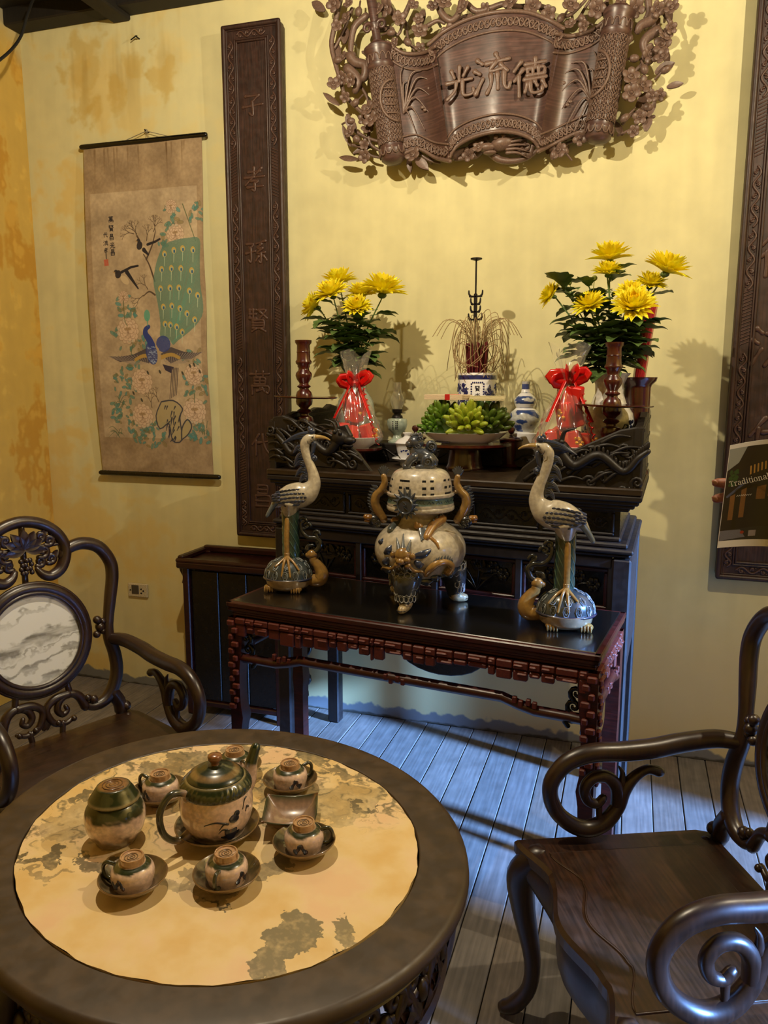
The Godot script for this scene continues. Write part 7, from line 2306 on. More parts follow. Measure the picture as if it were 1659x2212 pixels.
func table_marble() -> ImageTexture:
	rng.seed = 19
	var W := 1024
	var n1 := noise_image(91, 0.004, W, W, 5, false).get_data()
	var n2 := noise_image(92, 0.014, W, W, 5, false).get_data()
	var n3 := noise_image(93, 0.05, W, W, 3, false).get_data()
	var dark := [
		[V2([904,735, 875,682, 857,625, 838,581, 858,548, 910,542, 943,563, 959,595, 955,622, 968,652, 961,693, 953,756]), 0.80, 0],
		[V2([941,528, 940,499, 970,499, 997,521, 986,545, 964,542]), 0.75, 0],
		[V2([995,583, 1001,536, 1011,557, 1011,591]), 0.6, 0],
		[V2([260,938, 299,904, 283,847, 351,855, 341,894, 295,936]), 0.8, 1],
		[V2([358,836, 407,806, 424,754, 510,709, 542,764, 474,817, 415,840]), 0.75, 1],
		[V2([319,957, 391,863, 417,870, 353,949]), 0.4, 1],
		[V2([91,727, 98,658, 139,672, 128,728]), 0.7, 1],
		[V2([186,881, 144,749, 119,612, 174,509, 264,661, 301,809]), 0.25, 1],
		[V2([64,491, 65,379, 100,282, 192,277, 196,381, 182,499]), 0.55, 1],
		[V2([103,231, 185,127, 238,132, 270,231, 192,277]), 0.5, 1],
		[V2([291,71, 293,11, 365,13, 413,48, 374,84, 340,106]), 0.75, 0],
		[V2([396,63, 506,34, 590,-14, 558,48, 471,91]), 0.55, 1],
		[V2([374,277, 487,147, 582,36, 648,45, 690,140, 677,242, 617,350, 505,382]), 0.34, 0],
		[V2([595,143, 651,136, 691,111, 687,165, 635,169]), 0.7, 1],
		[V2([668,554, 675,496, 680,435, 722,442, 726,517, 719,566]), 0.5, 1],
		[V2([533,710, 632,647, 727,612, 725,662, 639,702, 562,740]), 0.4, 1],
		[V2([666,670, 706,660, 754,662, 751,673, 702,677]), 0.8, 1],
		[V2([667,620, 698,616, 707,630, 675,628]), 0.7, 1],
	]
	for d in dark:
		var lo := Vector2(2000, 2000)
		var hi := Vector2(-2000, -2000)
		for q in d[0]:
			lo = lo.min(q)
			hi = hi.max(q)
		d.append(lo - Vector2(30, 30))
		d.append(hi + Vector2(30, 30))
		d[0] = PackedVector2Array(d[0])
	var o := PackedByteArray()
	o.resize(W * W * 3)
	for y in W:
		for x in W:
			var k := y * W + x
			var a := float(n1[k]) / 255.0 - 0.5
			var b := float(n2[k]) / 255.0 - 0.5
			var c := float(n3[k]) / 255.0 - 0.5
			var q := Color(0.87, 0.78, 0.60).lerp(Color(0.82, 0.68, 0.43), clampf(0.35 + a * 1.5 + b * 0.4, 0.0, 1.0))
			q = q.lerp(Color(0.84, 0.66, 0.52), clampf(a * -1.4, 0.0, 0.5))
			var pos := Vector2(x + b * 70.0 + c * 16.0, y + (float(n2[(k + 4099) % (W * W)]) / 255.0 - 0.5) * 70.0 + c * 16.0)
			for d in dark:
				if pos.x < d[3].x or pos.y < d[3].y or pos.x > d[4].x or pos.y > d[4].y: continue
				if Geometry2D.is_point_in_polygon(pos, d[0]):
					var g: Color = Color(0.40, 0.37, 0.28) if d[2] == 0 else Color(0.27, 0.25, 0.20)
					q = q.lerp(g, d[1] * clampf(0.95 + c * 0.7 + b * 0.8, 0.15, 1.0))
			# fine veins in the upper half of the slab
			var vein := absf(fposmod((a * 3.0 + float(x) / W * 2.0 - float(y) / W * 1.2) * 3.0, 1.0) - 0.5)
			q = q.lerp(Color(0.48, 0.38, 0.22), (1.0 - smoothstep(0.0, 0.05, vein)) * clampf(b * 3.0 + 0.2, 0.0, 0.55) * smoothstep(0.8, 0.6, (0.85 * x + 0.5 * y) / W))
			var up := smoothstep(0.74, 0.56, (0.85 * x + 0.5 * y) / W + a * 0.22)
			var wisp := absf(fposmod((float(y) / W * 1.3 - float(x) / W * 0.5 + a * 1.1 + b * 0.22) * 3.2, 1.0) - 0.5) * 2.0
			q = q.lerp(Color(0.38, 0.35, 0.26), up * (1.0 - smoothstep(0.02, 0.42, wisp)) * clampf(0.45 + b * 2.0 + c * 0.8, 0.0, 0.85))
			o[k * 3] = clampi(int(q.r * 255), 0, 255)
			o[k * 3 + 1] = clampi(int(q.g * 255), 0, 255)
			o[k * 3 + 2] = clampi(int(q.b * 255), 0, 255)
	return ImageTexture.create_from_image(Image.create_from_data(W, W, false, Image.FORMAT_RGB8, o))

func tea_table() -> void:
	var t := thing("tea_table", "round dark wooden tea table with a cream and grey marble top", "table", TT, deg_to_rad(-28.0))
	var S := Transform3D(Basis.from_scale(Vector3(1.13, 1, 1)), Vector3.ZERO)
	var b := MB.new()
	b.xf = S
	var p := PackedVector3Array()
	for i in 97:
		for j in 4:
			var r: float = 0.2985 * j / 3.0 * (1.0 + (0.004 * sin(i * 2.1) + 0.003 * sin(i * 5.3) if j == 3 else 0.0))
			if i == 96: r = 0.2985 * j / 3.0 * (1.0 + (0.004 * sin(0.0) if j == 3 else 0.0))
			p.append(Vector3(cos(TAU * i / 96.0) * r, TT_H, sin(TAU * i / 96.0) * r))
	b.sheet(p, 97, 4, true)
	for k in b.V.size(): b.U[k] = Vector2(0.5 + b.V[k].x / 0.70, 0.5 + b.V[k].z / 0.62)
	b.lathe([Vector2(0.2, TT_H - 0.014), Vector2(0.2985, TT_H - 0.013), Vector2(0.2985, TT_H)], 96)
	var mm := glaze(mat(Color.WHITE, 0.35), 0.5, 0.2)
	mm.albedo_texture = table_marble()
	part(b, "marble_top", mm, t)
	b = MB.new()
	b.xf = S
	b.lathe(V2([0.20, TT_H - 0.030, 0.34, TT_H - 0.030, 0.352, TT_H - 0.030, 0.366, TT_H - 0.024, 0.372, TT_H - 0.014, 0.371, TT_H - 0.006, 0.366, TT_H, 0.360, TT_H + 0.0015, 0.345, TT_H + 0.001, 0.303, TT_H + 0.001, 0.3005, TT_H - 0.002, 0.3005, TT_H - 0.012]), 96)
	part(b, "rim", M.rim_wood, t)
	b = MB.new()
	b.xf = S
	b.lathe(V2([0.32, TT_H - 0.052, 0.347, TT_H - 0.052, 0.353, TT_H - 0.046, 0.347, TT_H - 0.040, 0.355, TT_H - 0.036, 0.352, TT_H - 0.030, 0.33, TT_H - 0.030]), 96)
	b.lathe(V2([0.315, TT_H - 0.165, 0.338, TT_H - 0.165, 0.343, TT_H - 0.158, 0.338, TT_H - 0.150, 0.315, TT_H - 0.150, 0.315, TT_H - 0.165]), 96)
	part(b, "apron_moulding", M.chair_wood, t)
	# pierced apron: leafy scrolls, one piece per bay
	var unit := MB.new()
	for g in [-1.0, 1.0]:
		unit.tube(spiral(Vector3(g * 0.022, -0.028, 0), Vector3(g, 0, 0), Vector3.UP, 0.026, 0.005, -2.4, 1.4, 18), taper(19, 0.009, 0.005), 7)
		unit.tube(spiral(Vector3(g * 0.018, -0.075, 0), Vector3(-g, 0, 0), Vector3.DOWN, 0.021, 0.004, -2.0, 1.3, 16), taper(17, 0.008, 0.005), 7)
		unit.leaf(Vector3(g * 0.006, -0.085, 0.003), Vector3(g * 0.6, 0.8, 0.15).normalized(), Vector3(0, 0, 1), 0.055, 0.02, 0.4, 0.4, 0.1, 0.004)
		unit.leaf(Vector3(g * 0.03, -0.05, 0.003), Vector3(g * 0.7, -0.6, 0.2).normalized(), Vector3(0, 0, 1), 0.042, 0.018, 0.4, 0.4, 0.1, 0.004)
		unit.tube(smooth([Vector3(0, -0.10, 0), Vector3(g * 0.02, -0.055, 0.004), Vector3(g * 0.042, -0.012, 0), Vector3(g * 0.046, 0.004, 0)], 4), taper(13, 0.007, 0.005), 6)
	unit.blob(Vector3(0, -0.05, 0.006), Vector3(0.012, 0.018, 0.010))
	var um := unit.mesh()
	for k in 26:
		var a := TAU * k / 26.0
		var d := Vector3(cos(a), 0, sin(a))
		var nn := Vector3(cos(a) / 1.13, 0, sin(a)).normalized()
		put(um, "apron_carving", M.chair_wood, t, t.position + Vector3(d.x * 0.332 * 1.13, TT_H - 0.052, d.z * 0.332), Basis(Vector3.UP.cross(nn), Vector3.UP, nn))
	for k in 5:
		var a := TAU * k / 5.0 + 0.3
		b = MB.new()
		b.xf = Transform3D(Basis(Vector3.UP, -a), Vector3.ZERO)
		b.tube(smooth([Vector3(0.33, TT_H - 0.05, 0), Vector3(0.36, TT_H - 0.13, 0), Vector3(0.355, 0.50, 0), Vector3(0.30, 0.32, 0), Vector3(0.27, 0.2, 0), Vector3(0.29, 0.08, 0), Vector3(0.33, 0.022, 0)], 5), smooth([0.030, 0.036, 0.032, 0.024, 0.021, 0.022, 0.022], 5), 14)
		part(b, "leg", M.chair_wood, t)
	b = MB.new()
	b.lathe(V2([0.26, 0.19, 0.285, 0.19, 0.29, 0.205, 0.28, 0.215, 0.26, 0.215, 0.26, 0.19]), 64)
	part(b, "stretcher_ring", M.chair_wood, t)

# colours of the glazed tea set
func ware(b: MB, from: int, top: float, h: float, dark_low: float, sd: int) -> void:
	# green glaze on the shoulder, ochre on the top, smudged dark prints near the foot
	var n := FastNoiseLite.new()
	n.seed = sd
	n.frequency = 42.0
	for k in range(from, b.C.size()):
		var v := b.V[k]
		var q := n.get_noise_3d(v.x, v.y, v.z)
		var c := lin(0.90, 0.78, 0.70)
		var e := (v.y - top) / h + q * 0.6
		c = c.lerp(lin(0.20, 0.22, 0.13), smoothstep(-0.25, 0.15, e) * (1.0 - smoothstep(0.85, 1.05, (v.y - top) / h)))
		if dark_low > 0.0: c = c.lerp(lin(0.22, 0.20, 0.17), (1.0 - smoothstep(dark_low * 0.5, dark_low, v.y - 0.006 + q * 0.02)) * 0.75)
		b.C[k] = c

func saucer(at: Vector3, r: float, label: String) -> void:
	var t := thing("saucer", label, "saucer", at, 0.0, "tea saucers")
	var b := MB.new()
	b.col = lin(0.32, 0.25, 0.17)
	b.lathe(smooth(V2([0, 0.003, r * 0.5, 0.002, r * 0.56, 0.003, r * 0.85, 0.012, r, 0.020, r * 1.0, 0.0225, r * 0.96, 0.0215, r * 0.8, 0.0135, r * 0.55, 0.0075, 0, 0.0065]), 3), 48)
	b.lathe(V2([r * 0.45, 0.003, r * 0.48, 0.0, r * 0.52, 0.0, r * 0.53, 0.004]), 32)
	var n := FastNoiseLite.new()
	n.seed = int(at.x * 999.0)
	n.frequency = 30.0
	for k in b.C.size():
		var v := b.V[k]
		var d := Vector2(v.x, v.z).length() / r
		b.C[k] = lin(0.42, 0.34, 0.23).lerp(lin(0.18, 0.20, 0.13), smoothstep(-0.1, 0.35, n.get_noise_3d(v.x, 0, v.z)) * 0.8).lerp(lin(0.50, 0.38, 0.22), smoothstep(0.965, 1.0, d))
	part(b, "dish", M.tea_glaze, t)

func cup(at: Vector3, handle: float, sd: int, label: String) -> void:
	var t := thing("teacup", label, "teacup", at, 0.0, "upturned teacups")
	t.scale = Vector3.ONE * 0.80
	var b := MB.new()
	# upside down: mouth on the saucer, foot ring on top
	b.lathe(smooth(V2([0.0318, 0.001, 0.0335, 0.0, 0.0345, 0.004, 0.0375, 0.014, 0.0388, 0.022, 0.0375, 0.031, 0.032, 0.039, 0.0245, 0.0435, 0.0215, 0.045]), 4), 40)
	b.lathe(V2([0.0215, 0.045, 0.0215, 0.0545, 0.0205, 0.056, 0.0185, 0.056, 0.0175, 0.0535, 0.012, 0.0525, 0.0, 0.053]), 32)
	ware(b, 0, 0.0385, 0.006, 0.0, sd)
	for k in b.C.size():
		if b.V[k].y > 0.0445: b.C[k] = lin(0.70, 0.54, 0.38)
	part(b, "bowl", M.tea_glaze, t)
	b = MB.new()
	b.col = lin(0.45, 0.36, 0.26)
	var sp := []
	for i in 40: sp.append(Vector3(cos(i * 0.45), 0, sin(i * 0.45)) * (0.0145 - 0.00034 * i) + Vector3(0, 0.0532, 0))
	b.tube(sp, 0.0009, 5)
	part(b, "foot_spiral", M.tea_glaze, t)
	b = MB.new()
	b.col = lin(0.20, 0.20, 0.13)
	var d := Vector3(cos(handle), 0, sin(handle))
	b.tube(smooth([d * 0.033 + Vector3(0, 0.038, 0), d * 0.048 + Vector3(0, 0.041, 0), d * 0.055 + Vector3(0, 0.029, 0), d * 0.050 + Vector3(0, 0.013, 0), d * 0.036 + Vector3(0, 0.009, 0)], 5), 0.0037, 9)
	part(b, "handle", M.tea_glaze, t)
	# painted fish: a dark body with a rusty patch
	b = MB.new()
	var n := rng.randi() % 2
	for s in 2:
		var a0 := handle + (1.4 if s else -1.5)
		for k in 9:
			var a := a0 + 0.075 * k
			var y := 0.020 + 0.006 * sin(k * 0.9 + sd)
			b.col = lin(0.10, 0.11, 0.16) if k % 3 else lin(0.30, 0.17, 0.09)
			b.blob(Vector3(cos(a) * 0.0384, y, sin(a) * 0.0384), Vector3(0.0036, 0.0045 + 0.002 * (k % 2), 0.0008), Basis(Vector3.UP, PI / 2 - a), 8, 5)
	part(b, "painted_fish", M.tea_glaze, t)

func tea_set() -> void:
	rng.seed = 77
	M.tea_glaze = glaze(mat(Color(1, 1, 1), 0.28, M.fine, Vector3.ONE * 4.0), 1.0, 0.06)
	var y := TT_H + 0.001
	for s in [
		[Vector3(-0.6547,0.775,2.285), 2.9, "front left, before the lidded jar"],
		[Vector3(-0.5305,0.775,2.235), 1.45, "front middle, its handle towards the viewer"],
		[Vector3(-0.4546,0.775,2.128), -0.35, "at the right, in front of the square dish"],
		[Vector3(-0.5551,0.775,1.96), -0.9, "behind the square dish, right of the spout"],
		[Vector3(-0.7557,0.775,2.064), 3.2, "behind the lidded jar, left of the teapot"],
		[Vector3(-0.6747,0.775,1.944), 0.6, "behind the teapot, mostly hidden by it"],
	]:
		var at := Vector3(s[0].x, y, s[0].z)
		saucer(at, 0.0485, "brown glazed saucer under the upturned teacup " + s[2])
		cup(at + Vector3(0, 0.0068, 0), s[1], int(s[0].x * 1000.0) + 50, "upturned teacup " + s[2])
	# teapot on its own saucer
	var tp := Vector3(-0.6077,0.765,2.127)
	tp.y = y
	saucer(tp, 0.067, "larger brown glazed saucer under the teapot")
	var t := thing("teapot", "beige and green glazed teapot with a painted fish on its side", "teapot", tp + Vector3(0, 0.0085, 0))
	t.scale = Vector3.ONE * 0.88
	var b := MB.new()
	b.lathe(smooth(V2([0.0, 0.0, 0.046, 0.0, 0.050, 0.006, 0.060, 0.022, 0.0655, 0.045, 0.0655, 0.066, 0.062, 0.084]), 5), 72)
	ware(b, 0, 0.098, 0.02, 0.016, 5)
	part(b, "body", M.tea_glaze, t)
	b = MB.new()
	var n0 := b.C.size()
	b.lathe(smooth(V2([0.062, 0.082, 0.0645, 0.088, 0.062, 0.097, 0.054, 0.106, 0.049, 0.108]), 5), 144, Vector3.ZERO, 0.0, TAU, func(a: float, yy: float) -> float: return 0.018 * sin(a * 36.0 + yy * 260.0) * smoothstep(0.082, 0.088, yy) * (1.0 - smoothstep(0.10, 0.106, yy)))
	tint(b, func(v: Vector3) -> Color: return lin(0.17, 0.20, 0.10).lerp(lin(0.50, 0.45, 0.30), smoothstep(0.104, 0.107, v.y)))
	part(b, "ribbed_shoulder", M.tea_glaze, t)
	b = MB.new()
	b.lathe(smooth(V2([0.050, 0.104, 0.0515, 0.108, 0.046, 0.114, 0.034, 0.121, 0.024, 0.124, 0.014, 0.128, 0.0, 0.129]), 4), 56)
	tint(b, func(v: Vector3) -> Color:
		var r := Vector2(v.x, v.z).length()
		return lin(0.15, 0.18, 0.09).lerp(lin(0.50, 0.40, 0.24), smoothstep(0.032, 0.036, r) * (1.0 - smoothstep(0.042, 0.046, r))))
	part(b, "lid", M.tea_glaze, t)
	b = MB.new()
	b.col = lin(0.52, 0.33, 0.17)
	b.lathe(smooth(V2([0.0085, 0.126, 0.0075, 0.132, 0.0125, 0.139, 0.0115, 0.147, 0.0, 0.150]), 4), 24)
	part(b, "knob", M.tea_glaze, t)
	var vd := (Vector3(0,1.48,3.142) - tp)
	vd.y = 0.0
	vd = vd.normalized()
	var rt := Vector3.UP.cross(vd).normalized()
	b = MB.new()
	var sd := (rt * 0.75 - vd * 0.65).normalized()
	b.tube(smooth([sd * 0.050 + Vector3(0, 0.042, 0), sd * 0.078 + Vector3(0, 0.062, 0), sd * 0.090 + Vector3(0, 0.095, 0), sd * 0.102 + Vector3(0, 0.120, 0)], 6), smooth([0.0205, 0.0165, 0.0115, 0.0095], 6), 18)
	tint(b, func(v: Vector3) -> Color: return lin(0.78, 0.66, 0.58).lerp(lin(0.13, 0.17, 0.08), smoothstep(0.090, 0.096, v.y)))
	part(b, "spout", M.tea_glaze, t)
	b = MB.new()
	var hd := (-rt * 0.85 + vd * 0.5).normalized()
	b.tube(smooth([hd * 0.058 + Vector3(0, 0.082, 0), hd * 0.066 + Vector3(0, 0.097, 0), hd * 0.092 + Vector3(0, 0.102, 0), hd * 0.112 + Vector3(0, 0.075, 0), hd * 0.106 + Vector3(0, 0.035, 0), hd * 0.082 + Vector3(0, 0.012, 0), hd * 0.060 + Vector3(0, 0.016, 0)], 6), smooth([0.0075, 0.0065, 0.0062, 0.0062, 0.0062, 0.0065, 0.009], 6), 12)
	tint(b, func(v: Vector3) -> Color: return lin(0.20, 0.20, 0.14).lerp(lin(0.60, 0.50, 0.42), maxf(smoothstep(0.020, 0.008, v.y), smoothstep(0.076, 0.066, Vector2(v.x, v.z).length()))))
	part(b, "handle", M.tea_glaze, t)
	b = MB.new()
	var on := func(a: float, yy: float) -> Vector3:
		var d := vd * cos(a) + rt * sin(a)
		var R := 0.0664 - 0.006 * pow(absf(yy - 0.056) / 0.03, 2.0)
		return d * R + Vector3(0, yy, 0)
	for s in [[0.40, 0.030, 0.010, 0.014, 0.40, 0.20, 0.10], [0.38, 0.030, 0.012, 0.019, 0.10, 0.11, 0.17], [0.46, 0.052, 0.010, 0.008, 0.10, 0.13, 0.20], [0.55, 0.060, 0.006, 0.006, 0.11, 0.14, 0.20], [0.25, 0.020, 0.010, 0.006, 0.11, 0.13, 0.17], [0.55, 0.024, 0.009, 0.007, 0.10, 0.12, 0.16]]:
		b.col = lin(s[4], s[5], s[6])
		b.blob(on.call(s[0], s[1]), Vector3(s[2], s[3], 0.0012), Basis(vd.cross(Vector3.UP).rotated(Vector3.UP, s[0]), Vector3.UP, (vd * cos(s[0]) + rt * sin(s[0]))), 14, 7)
	b.col = lin(0.12, 0.12, 0.14)
	for s in [[-0.35, 0.046, 0.22, 0.047], [0.05, 0.036, 0.28, 0.045], [-0.0, 0.026, 0.25, 0.034], [0.75, 0.062, 0.95, 0.078], [0.85, 0.055, 0.98, 0.06]]:
		b.tube(smooth([on.call(s[0], s[1]), on.call((s[0] + s[2]) * 0.5, (s[1] + s[3]) * 0.5 + 0.005), on.call(s[2], s[3])], 5), taper(11, 0.0009, 0.0022), 5)
	part(b, "painted_fish", M.tea_glaze, t)
	# lidded jar
	var jp := Vector3(-0.7567,0.76,2.187)
	jp.y = y
	t = thing("lidded_jar", "round beige tea jar with a green lid at the left of the tea set", "jar", jp)
	t.scale = Vector3.ONE * 0.86
	b = MB.new()
	b.lathe(smooth(V2([0.0, 0.0, 0.034, 0.0, 0.038, 0.004, 0.049, 0.020, 0.0545, 0.042, 0.053, 0.062, 0.045, 0.076, 0.040, 0.080]), 5), 64)
	ware(b, 0, 0.060, 0.024, 0.022, 8)
	part(b, "body", M.tea_glaze, t)
	b = MB.new()
	b.lathe(smooth(V2([0.040, 0.078, 0.0455, 0.081, 0.0455, 0.084, 0.040, 0.092, 0.032, 0.104, 0.0265, 0.108, 0.0, 0.110]), 5), 56)
	tint(b, func(v: Vector3) -> Color:
		var r := Vector2(v.x, v.z).length()
		return lin(0.18, 0.20, 0.11).lerp(lin(0.52, 0.36, 0.20), 1.0 - smoothstep(0.025, 0.028, r)).lerp(lin(0.50, 0.44, 0.30), smoothstep(0.043, 0.045, r)))
	var sp := []
	for i in 44: sp.append(Vector3(cos(i * 0.45), 0, sin(i * 0.45)) * (0.022 - 0.00046 * i) + Vector3(0, 0.1093, 0))
	b.col = lin(0.38, 0.25, 0.13)
	b.tube(sp, 0.0011, 5)
	part(b, "lid", M.tea_glaze, t)
	# square dish with pinched corners
	var dp := Vector3(-0.5065,0.76,2.065)
	dp.y = y
	t = thing("square_dish", "square four-cornered glazed dish with a rolled rim beside the teapot", "dish", dp, 0.35)
	t.scale = Vector3(1.04, 0.78, 1.04)
	b = MB.new()
	var p := PackedVector3Array()
	var prof := [[0.0, 0.0], [0.020, 0.0], [0.026, 0.006], [0.034, 0.022], [0.041, 0.038], [0.0425, 0.041], [0.0400, 0.0405], [0.033, 0.024], [0.024, 0.009], [0.0, 0.008]]
	var N := 64
	for i in N + 1:
		var a := TAU * i / N
		var sq := 1.0 / maxf(absf(cos(a)), absf(sin(a)))
		for q in prof:
			var h: float = q[1]
			var k := lerpf(1.0, pow(sq, 0.95), smoothstep(0.0, 0.03, h))
			var dip := 0.007 * (1.0 - (sq - 1.0) / 0.414) * smoothstep(0.015, 0.04, h)
			p.append(Vector3(cos(a) * q[0] * k, h - dip, sin(a) * q[0] * k))
	b.sheet(p, N + 1, prof.size(), true)
	tint(b, func(v: Vector3) -> Color:
		var r := maxf(absf(v.x), absf(v.z))
		var c := lin(0.58, 0.47, 0.38).lerp(lin(0.20, 0.22, 0.13), smoothstep(0.024, 0.034, v.y) * smoothstep(0.034, 0.039, r))
		return c.lerp(lin(0.45, 0.25, 0.12), smoothstep(0.052, 0.058, Vector2(v.x, v.z).length())))
	part(b, "dish", M.tea_glaze, t)

func build_all() -> void:
	hanging_scroll()
	wall_bits()
	plaque()
	altar_table()
	altar_things()
	bouquets()
	low_cabinet()
	offering_table()
	pottery()
	chairs()
	tea_table()
	tea_set()
	magazine()

# ---------------------------------------------------------------- mesh builder
class MB:
	var V := PackedVector3Array()
	var N := PackedVector3Array()
	var U := PackedVector2Array()
	var C := PackedColorArray()
	var I := PackedInt32Array()
	var col := Color.WHITE
	var xf := Transform3D.IDENTITY

	# a grid of nu x nv points p[i*nv+j]; wu / wv: first and last row / column coincide
	func sheet(p: PackedVector3Array, nu: int, nv: int, wu := false, wv := false, cols = null) -> void:
		var b := V.size()
		var q := xf * p
		var n := PackedVector3Array()
		n.resize(q.size())
		var f := PackedInt32Array()
		var vol := 0.0
		var o := Vector3.ZERO
		for k in q: o += k
		o /= float(q.size())
		for i in nu - 1:
			for j in nv - 1:
				var a := i * nv + j
				var bb := a + 1
				var c := a + nv + 1
				var d := a + nv
				var A := q[a]
				var m1 := (q[bb] - A).cross(q[c] - A)
				var m2 := (q[c] - A).cross(q[d] - A)
				vol += (A - o).dot(m1 + m2)
				n[a] += m1 + m2
				n[c] += m1 + m2
				n[bb] += m1
				n[d] += m2
				f.append_array([a, bb, c, a, c, d])
		if wu:
			for j in nv:
				var s := n[j] + n[(nu - 1) * nv + j]
				n[j] = s
				n[(nu - 1) * nv + j] = s
		if wv:
			for i in nu:
				var s := n[i * nv] + n[i * nv + nv - 1]
				n[i * nv] = s
				n[i * nv + nv - 1] = s
		# poles
		for j in [0, nv - 1]:
			if q[j].distance_squared_to(q[nv + j]) < 1e-12:
				var s := Vector3.ZERO
				for i in nu: s += n[i * nv + j]
				for i in nu: n[i * nv + j] = s
		for i in [0, nu - 1]:
			if q[i * nv].distance_squared_to(q[i * nv + 1]) < 1e-12:
				var s := Vector3.ZERO
				for j in nv: s += n[i * nv + j]
				for j in nv: n[i * nv + j] = s
		var flip := vol < 0.0
		for k in q.size():
			var m := n[k].normalized()
			N.append(-m if flip else m)
			U.append(Vector2(float(k / nv) / float(nu - 1), float(k % nv) / float(nv - 1)))
		V.append_array(q)
		if cols == null:
			for k in q.size(): C.append(col)
		else:
			C.append_array(cols)
		# Godot front faces run clockwise
		for k in range(0, f.size(), 3):
			if flip: I.append_array([b + f[k], b + f[k + 1], b + f[k + 2]])
			else: I.append_array([b + f[k], b + f[k + 2], b + f[k + 1]])

	# a flat convex polygon facing away from c
	func face(pts: Array, c: Vector3) -> void:
		var b := V.size()
		var q: Array[Vector3] = []
		for k in pts: q.append(xf * (k as Vector3))
		var n := (q[1] - q[0]).cross(q[2] - q[0]).normalized()
		var flip := n.dot(q[0] - xf * c) < 0.0
		if flip: n = -n
		for k in q:
			V.append(k); N.append(n); U.append(Vector2.ZERO); C.append(col)
		for k in range(1, q.size() - 1):
			if flip: I.append_array([b, b + k, b + k + 1])
			else: I.append_array([b, b + k + 1, b + k])

	func box(c: Vector3, s: Vector3, bev := 0.002, bas := Basis.IDENTITY) -> void:
		var h := s * 0.5
		var k := minf(bev, minf(h.x, minf(h.y, h.z)) * 0.9)
		var P := func(a: int, x: float, y: float, z: float) -> Vector3:
			var v := Vector3(x * (h.x - (0.0 if a == 0 else k)), y * (h.y - (0.0 if a == 1 else k)), z * (h.z - (0.0 if a == 2 else k)))
			return c + bas * v
		for a in 3:
			for g in [-1.0, 1.0]:
				var r := []
				for t in [[-1.0, -1.0], [1.0, -1.0], [1.0, 1.0], [-1.0, 1.0]]:
					if a == 0: r.append(P.call(0, g, t[0], t[1]))
					elif a == 1: r.append(P.call(1, t[0], g, t[1]))
					else: r.append(P.call(2, t[0], t[1], g))
				face(r, c)
		if k <= 0.0: return
		for g in [-1.0, 1.0]:
			for l in [-1.0, 1.0]:
				face([P.call(0, g, l, -1.0), P.call(0, g, l, 1.0), P.call(1, g, l, 1.0), P.call(1, g, l, -1.0)], c)
				face([P.call(1, -1.0, g, l), P.call(1, 1.0, g, l), P.call(2, 1.0, g, l), P.call(2, -1.0, g, l)], c)
				face([P.call(0, g, -1.0, l), P.call(0, g, 1.0, l), P.call(2, g, 1.0, l), P.call(2, g, -1.0, l)], c)
				for m in [-1.0, 1.0]:
					face([P.call(0, g, l, m), P.call(1, g, l, m), P.call(2, g, l, m)], c)

	func bar(a: Vector3, b: Vector3, w: float, t: float, up := Vector3.UP, bev := 0.002) -> void:
		var x := (b - a).normalized()
		var z := x.cross(up).normalized()
		var y := z.cross(x)
		box((a + b) * 0.5, Vector3(a.distance_to(b), w, t), bev, Basis(x, y, z))

	# swept round section; r: number or array per point; flat squeezes the section along the second axis
	func tube(path: Array, r, sides := 8, flat := 1.0, up := Vector3.ZERO, caps := true, closed := false) -> void:
		var n := path.size()
		if n < 2: return
		var pts: Array[Vector3] = []
		var rad: Array[float] = []
		for i in n:
			pts.append(path[i])
			rad.append(float(r[i]) if r is Array else float(r))
		if caps and not closed:
			var t0 := (pts[0] - pts[1]).normalized()
			var t1 := (pts[n - 1] - pts[n - 2]).normalized()
			var ra := rad[0]
			var rb := rad[n - 1]
			pts.push_front(pts[0] + t0 * ra * 0.7); rad.push_front(ra * 0.72)
			pts.push_front(pts[0] + t0 * ra * 0.3); rad.push_front(ra * 0.0005)
			pts.push_back(pts[pts.size() - 1] + t1 * rb * 0.7); rad.push_back(rb * 0.72)
			pts.push_back(pts[pts.size() - 1] + t1 * rb * 0.3); rad.push_back(rb * 0.0005)
			n += 4
		var out := PackedVector3Array()
		var side := Vector3.ZERO
		var m := n + 1 if closed else n
		for ii in m:
			var i := ii % n
			var t: Vector3
			if closed: t = pts[(i + 1) % n] - pts[(i + n - 1) % n]
			else: t = pts[mini(i + 1, n - 1)] - pts[maxi(i - 1, 0)]
			t = t.normalized()
			if up != Vector3.ZERO:
				side = up.cross(t)
				if side.length() < 1e-4: side = Vector3.RIGHT.cross(t)
				side = side.normalized()
			else:
				if side == Vector3.ZERO:
					side = t.cross(Vector3.UP if absf(t.y) < 0.9 else Vector3.RIGHT)
				side = (side - t * side.dot(t)).normalized()
			var nn := t.cross(side)
			for k in sides + 1:
				var a := TAU * float(k) / float(sides)
				out.append(pts[i] + (side * cos(a) + nn * sin(a) * flat) * rad[i])
		sheet(out, m, sides + 1, closed, true)

	# profile of (radius, height) turned about the y axis at c; sharp corners are kept
	func lathe(pr: Array, seg := 32, c := Vector3.ZERO, a0 := 0.0, sweep := TAU, wob = null) -> void:
		var runs := [[pr[0]]]
		for i in range(1, pr.size()):
			runs[-1].append(pr[i])
			if i < pr.size() - 1:
				var u: Vector2 = (pr[i] - pr[i - 1]).normalized()
				var w: Vector2 = (pr[i + 1] - pr[i]).normalized()
				if u.dot(w) < 0.64: runs.append([pr[i]])
		var full := absf(sweep - TAU) < 1e-4
		var tot := 0.0
		for i in range(1, pr.size()): tot += pr[i].distance_to(pr[i - 1])
		var done := 0.0
		var ctr := V.size()
